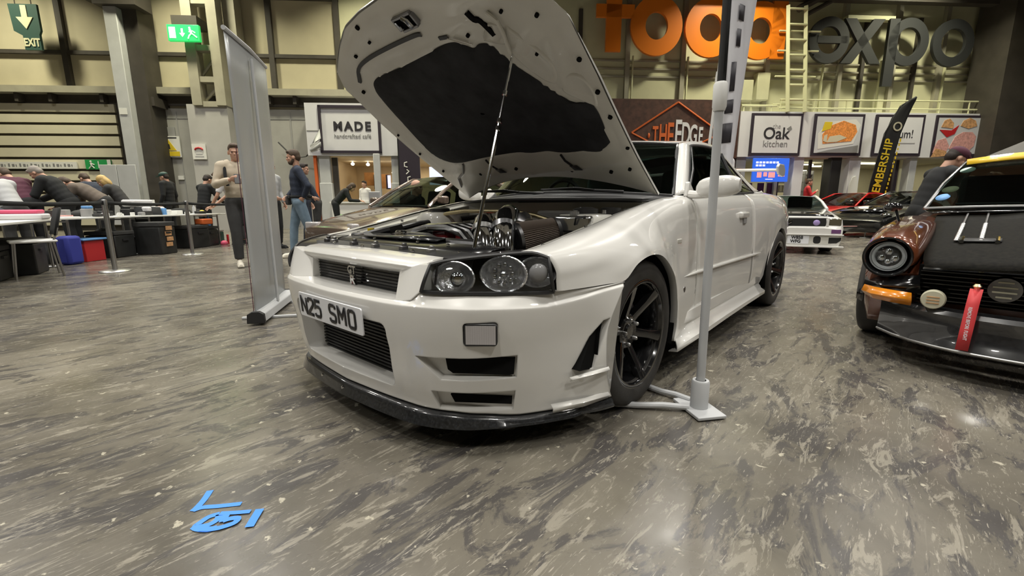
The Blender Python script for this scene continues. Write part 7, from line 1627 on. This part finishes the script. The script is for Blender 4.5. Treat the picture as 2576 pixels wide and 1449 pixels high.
# ------------------------------------------------------------------ roll-up banner seen from behind
A_ = Vector((.622, -1.895, 0)); B_ = Vector((.087, -2.630, 0)); d = (B_-A_); L_ = d.length; d.normalize(); n = Vector((-d.y, d.x, 0)); n = n if n.dot(CAM_POS-A_) > 0 else -n
t = thing('roll_up_banner', 'tall silver roll-up banner stand seen from behind, left of the white coupe', 'banner stand', tuple((A_+B_)/2), 0)
o_ = (A_+B_)/2; Q = lambda s, w, z: tuple((A_+d*s+n*w-o_)+Vector((0, 0, z)))
b = MB(); b.prism([(-.055, .022), (-.050, .085), (-.02, .105), (.03, .105), (.058, .085), (.062, .022)], .0, L_, fr=lambda a, z, s: Q(s, a, z)); part('cassette', b, M['pale_grey'], t, bevel=.006)
b = MB(); b.prism([(-.060, .018), (-.055, .088), (-.02, .110), (.03, .110), (.063, .088), (.067, .018)], -.02, .012, fr=lambda a, z, s: Q(s, a, z)); part('cassette_end', b, M['black_plastic'], t, bevel=.005); b = MB(); b.prism([(-.060, .018), (-.055, .088), (-.02, .110), (.03, .110), (.063, .088), (.067, .018)], L_-.012, L_+.02, fr=lambda a, z, s: Q(s, a, z)); part('cassette_end', b, M['black_plastic'], t, bevel=.005)
for s in (.22, .80):
    b = MB(); b.box(Q(s, .05, .011), (.03, .44, .020), R=Matrix((d, n, Vector((0, 0, 1)))).transposed()); part('foot', b, M['pale_grey'], t, bevel=.004)
b = MB(); rows = []
for k in range(9):
    z = .09+k*(2.06-.09)/8; rows.append([Q(s, -.005+.010*sin(s*5+z*1.4)+.012*z*sin(pi*s/L_), z) for s in [L_*.01+L_*.98*i/12 for i in range(13)]])
b.grid(rows); part('banner_sheet', b, M['banner_back'], t, smooth=60, solid=.002)
b = MB(); b.tube([Q(0, 0, 2.06), Q(L_*.5, .014, 2.065), Q(L_, 0, 2.06)], .016, 8); part('top_rail', b, M['pale_grey'], t)
b = MB(); b.tube([Q(L_*.47, .045, .10), Q(L_*.47, .040, 1.0), Q(L_*.47, .030, 1.99)], .011, 10); part('support_pole', b, M['pale_grey'], t)
b = MB(); b.tube([Q(.004, -.01, .10), Q(.004, -.005, 1.30)], .0025, 6); part('sheet_edge', b, M['burgundy'], t)
# ------------------------------------------------------------------ telescopic pole by the front wheel
t = thing('flag_pole', 'grey telescopic flag pole on a tubular foot beside the front wheel', 'flag pole', (-.11, 1.105, 0), 0)
b = MB(); b.box((0, 0, .012), (.20, .13, .014), rz=.9); part('base_plate', b, M['pale_grey'], t, bevel=.003)
for a, e in (((-.04, -.05), (-.05, -.19)), ((.04, -.03), (.16, -.21))):
    b = MB(); b.tube([(a[0], a[1], .020), ((a[0]+e[0])/2, (a[1]+e[1])/2, .024), (e[0], e[1], .018), (e[0]*1.6, e[1]*1.75, .016)], .0135, 10); part('foot_tube', b, M['pale_grey'], t)
b = MB(); b.lathe([(.037, .015), (.037, .135), (.033, .142), (.022, .142)], n=24); part('socket', b, M['pale_grey'], t)
PT = Vector((.012, -.015, 0))      # the pole stands almost plumb
pz = lambda z: Vector((PT.x*z/2.0, PT.y*z/2.0, z))
b = MB(); b.tube([pz(.02), pz(.8), pz(1.27)], [.0185, .0175, .0165], 14); part('lower_pole', b, M['pale_grey'], t)
b = MB(); b.tube([pz(1.24), pz(1.255), pz(1.335), pz(1.345)], [.021, .026, .026, .021], 16); part('pole_collar', b, M['white_plain'], t)
b = MB(); b.tube([pz(1.33), pz(2.0), pz(2.9)], [.014, .013, .011], 12); part('upper_pole', b, M['black_plastic'], t)
b = MB(); b.grid([[pz(1.345+k*.2)+Vector((.0, -.012, 0)) for k in range(9)], [pz(1.345+k*.2)+Vector((.012, .018, 0)) for k in range(9)]]); part('flag_sleeve', b, M['blackcloth'], t, solid=.006)
# white feather flag behind the white coupe
x0, y0 = px_at(1764, 6.0); 
t = thing('feather_flag', 'tall white feather flag with black letter marks behind the white coupe', 'flag', (x0, y0, 0), 0)
X_ = Vector((_r.x, _r.y, 0)); fp = lambda s, z, w=0: tuple(X_*s+Vector((0, 0, z))+Vector((_h.x, _h.y, 0))*w)
b = MB(); b.tube([fp(0, .02), fp(.05, 1.7), fp(.09, 2.45)], .018, 10); b.tube([fp(.085, 2.40), fp(.095, 2.52)], .028, 10); b.tube([fp(.09, 2.5), fp(.14, 3.6), fp(.30, 4.6)], [.014, .012, .008], 8); part('pole', b, M['white_plain'], t)
b = MB(); b.lathe([(0, 0), (.25, 0), (.25, .03), (.03, .05), (0, .05)], n=24); part('base', b, M['pale_grey'], t)
rows = []
for z, a, c in ((.95, .235, .36), (1.3, .225, .37), (1.7, .205, .40), (2.2, .19, .43), (2.8, .175, .47), (3.4, .165, .51), (4.0, .20, .56), (4.5, .28, .50)):
    rows.append([fp(a+(c-a)*i/6, z, .05*sin(i*.9+z*1.1)) for i in range(7)])
b = MB(); b.grid(rows); fl = part('flag_cloth', b, M['white_sign'], t, smooth=60, solid=.004)
b = MB()
def mark(z0, z1, a0, a1):
    def row(z): 
        k0 = interp([(.95, .235), (1.3, .225), (1.7, .205), (2.2, .19), (2.8, .175), (3.4, .165)], z); k1 = interp([(.95, .36), (1.3, .37), (1.7, .40), (2.2, .43), (2.8, .47), (3.4, .51)], z); return [fp(k0+(k1-k0)*(a0+(a1-a0)*i/4), z, -.012+.05*sin((a0+(a1-a0)*i/4)*6*.9+z*1.1)) for i in range(5)]
    b.grid([row(z0), row((z0+z1)/2), row(z1)])
b = MB(); mark(3.10, 3.28, .30, .60); mark(2.80, 3.0, .28, .50)
part('flag_letters', b, M['ink'], fl, solid=.003)
b = MB(); mark(2.28, 2.62, .18, .38); part('flag_letters', b, M['ink'], fl, solid=.003)
b = MB(); mark(2.02, 2.18, .08, .40); mark(1.66, 1.90, .05, .46); part('flag_letters', b, M['ink'], fl, solid=.003)
# black membership feather banner by the food hall
x0, y0 = px_at(2200, 16.9); KS = 16.9/11.0; t = thing('feather_banner', 'black curved feather banner with yellow MEMBERSHIP lettering', 'banner', (x0, y0, 0), 0)
fp2 = lambda s, z, w=0: tuple(X_*s*KS+Vector((0, 0, .888+(z-.888)*KS if z > 0 else 0))+Vector((_h.x, _h.y, 0))*w)
rows = []
for z, a, c in ((.85, -.22, .16), (1.4, -.16, .22), (2.0, -.08, .30), (2.5, .0, .38), (2.85, .10, .48), (3.1, .26, .56), (3.25, .44, .62), (3.32, .58, .64)):
    rows.append([fp2(a+(c-a)*i/5, z, .02*sin(i+z)) for i in range(6)])
b = MB(); b.grid(rows); fl = part('banner_cloth', b, M['blackcloth'], t, smooth=60, solid=.004)
b = MB(); b.tube([fp2(-.26, 0), fp2(-.18, 1.4), fp2(-.02, 2.5), fp2(.26, 3.12), fp2(.60, 3.33)], .014, 8); part('pole', b, M['black_plastic'], t)
b = MB(); b.lathe([(0, 0), (.25, 0), (.25, .03), (.03, .05), (0, .05)], n=20); b.v = [tuple(Vector(p)+X_*-.40) for p in b.v]; part('base', b, M['black_plastic'], t)
letters('banner_letters', 'MEMBERSHIP', .27*KS, M['yellow'], fl, fp2(.02, 1.66, -.05), Vector((X_.x*.13, X_.y*.13, 1)), Vector((-X_.x, -X_.y, .13)), .004, .006, .95)
b = MB(); 
for k in range(15): z = .95+k*.10; b.box(fp2(.17+(z-1.0)*.14, z, -.05), (.05, .004, .08+.04*(k % 3)/2), rz=YAW+pi/2)
sm = part('small_print', b, M['yellow'], fl); sm['kind'] = 'stuff'
b = MB(); b.lathe([(.16, 0), (.11, .0), (.11, .01), (.16, .01)], c=fp2(.25, 2.66, -.04), n=24, close=True, R=Matrix((X_, Vector((0, 0, 1)), Vector((-_h.x, -_h.y, 0)))).transposed()); part('banner_crest', b, M['grey_lens'], fl)
# ------------------------------------------------------------------ blue tape marks on the floor
def tape(pts, w, parent=None):
    b = MB(); P_ = [Vector((x, y, .0015)) for x, y in pts]; P_ = cromk(P_, 3) if len(P_) > 2 else P_; a = []; c = []
    for i, p in enumerate(P_):
        t_ = (P_[min(i+1, len(P_)-1)]-P_[max(i-1, 0)]).normalized(); q = Vector((-t_.y, t_.x, 0))*w/2; a.append(p+q); c.append(p-q)
    b.grid([a, c]); return b
t = thing('floor_mark', 'blue hand-taped marking L 051 on the bare floor', 'floor mark', (1.46, .27, 0), 0)
def rel(b): b.v = [(x-1.46, y-.27, z) for x, y, z in b.v]; return b
for nm, strokes in TAPE.items():
    b = MB()
    for k, (pts, w) in enumerate(strokes): q = rel(tape(pts, w)); b.add([(x, y, z+.0004*k+.0009*list(TAPE).index(nm)) for x, y, z in q.v], q.f)
    part(nm, b, M['blue_tape'], t, weld=False, fixn=True)
for (p, i) in HALL_LAMPS: lamp(p, .8, 205 if i else 330, (1.0, .965, .89) if i else (1.0, .95, .68), 'hall_light')
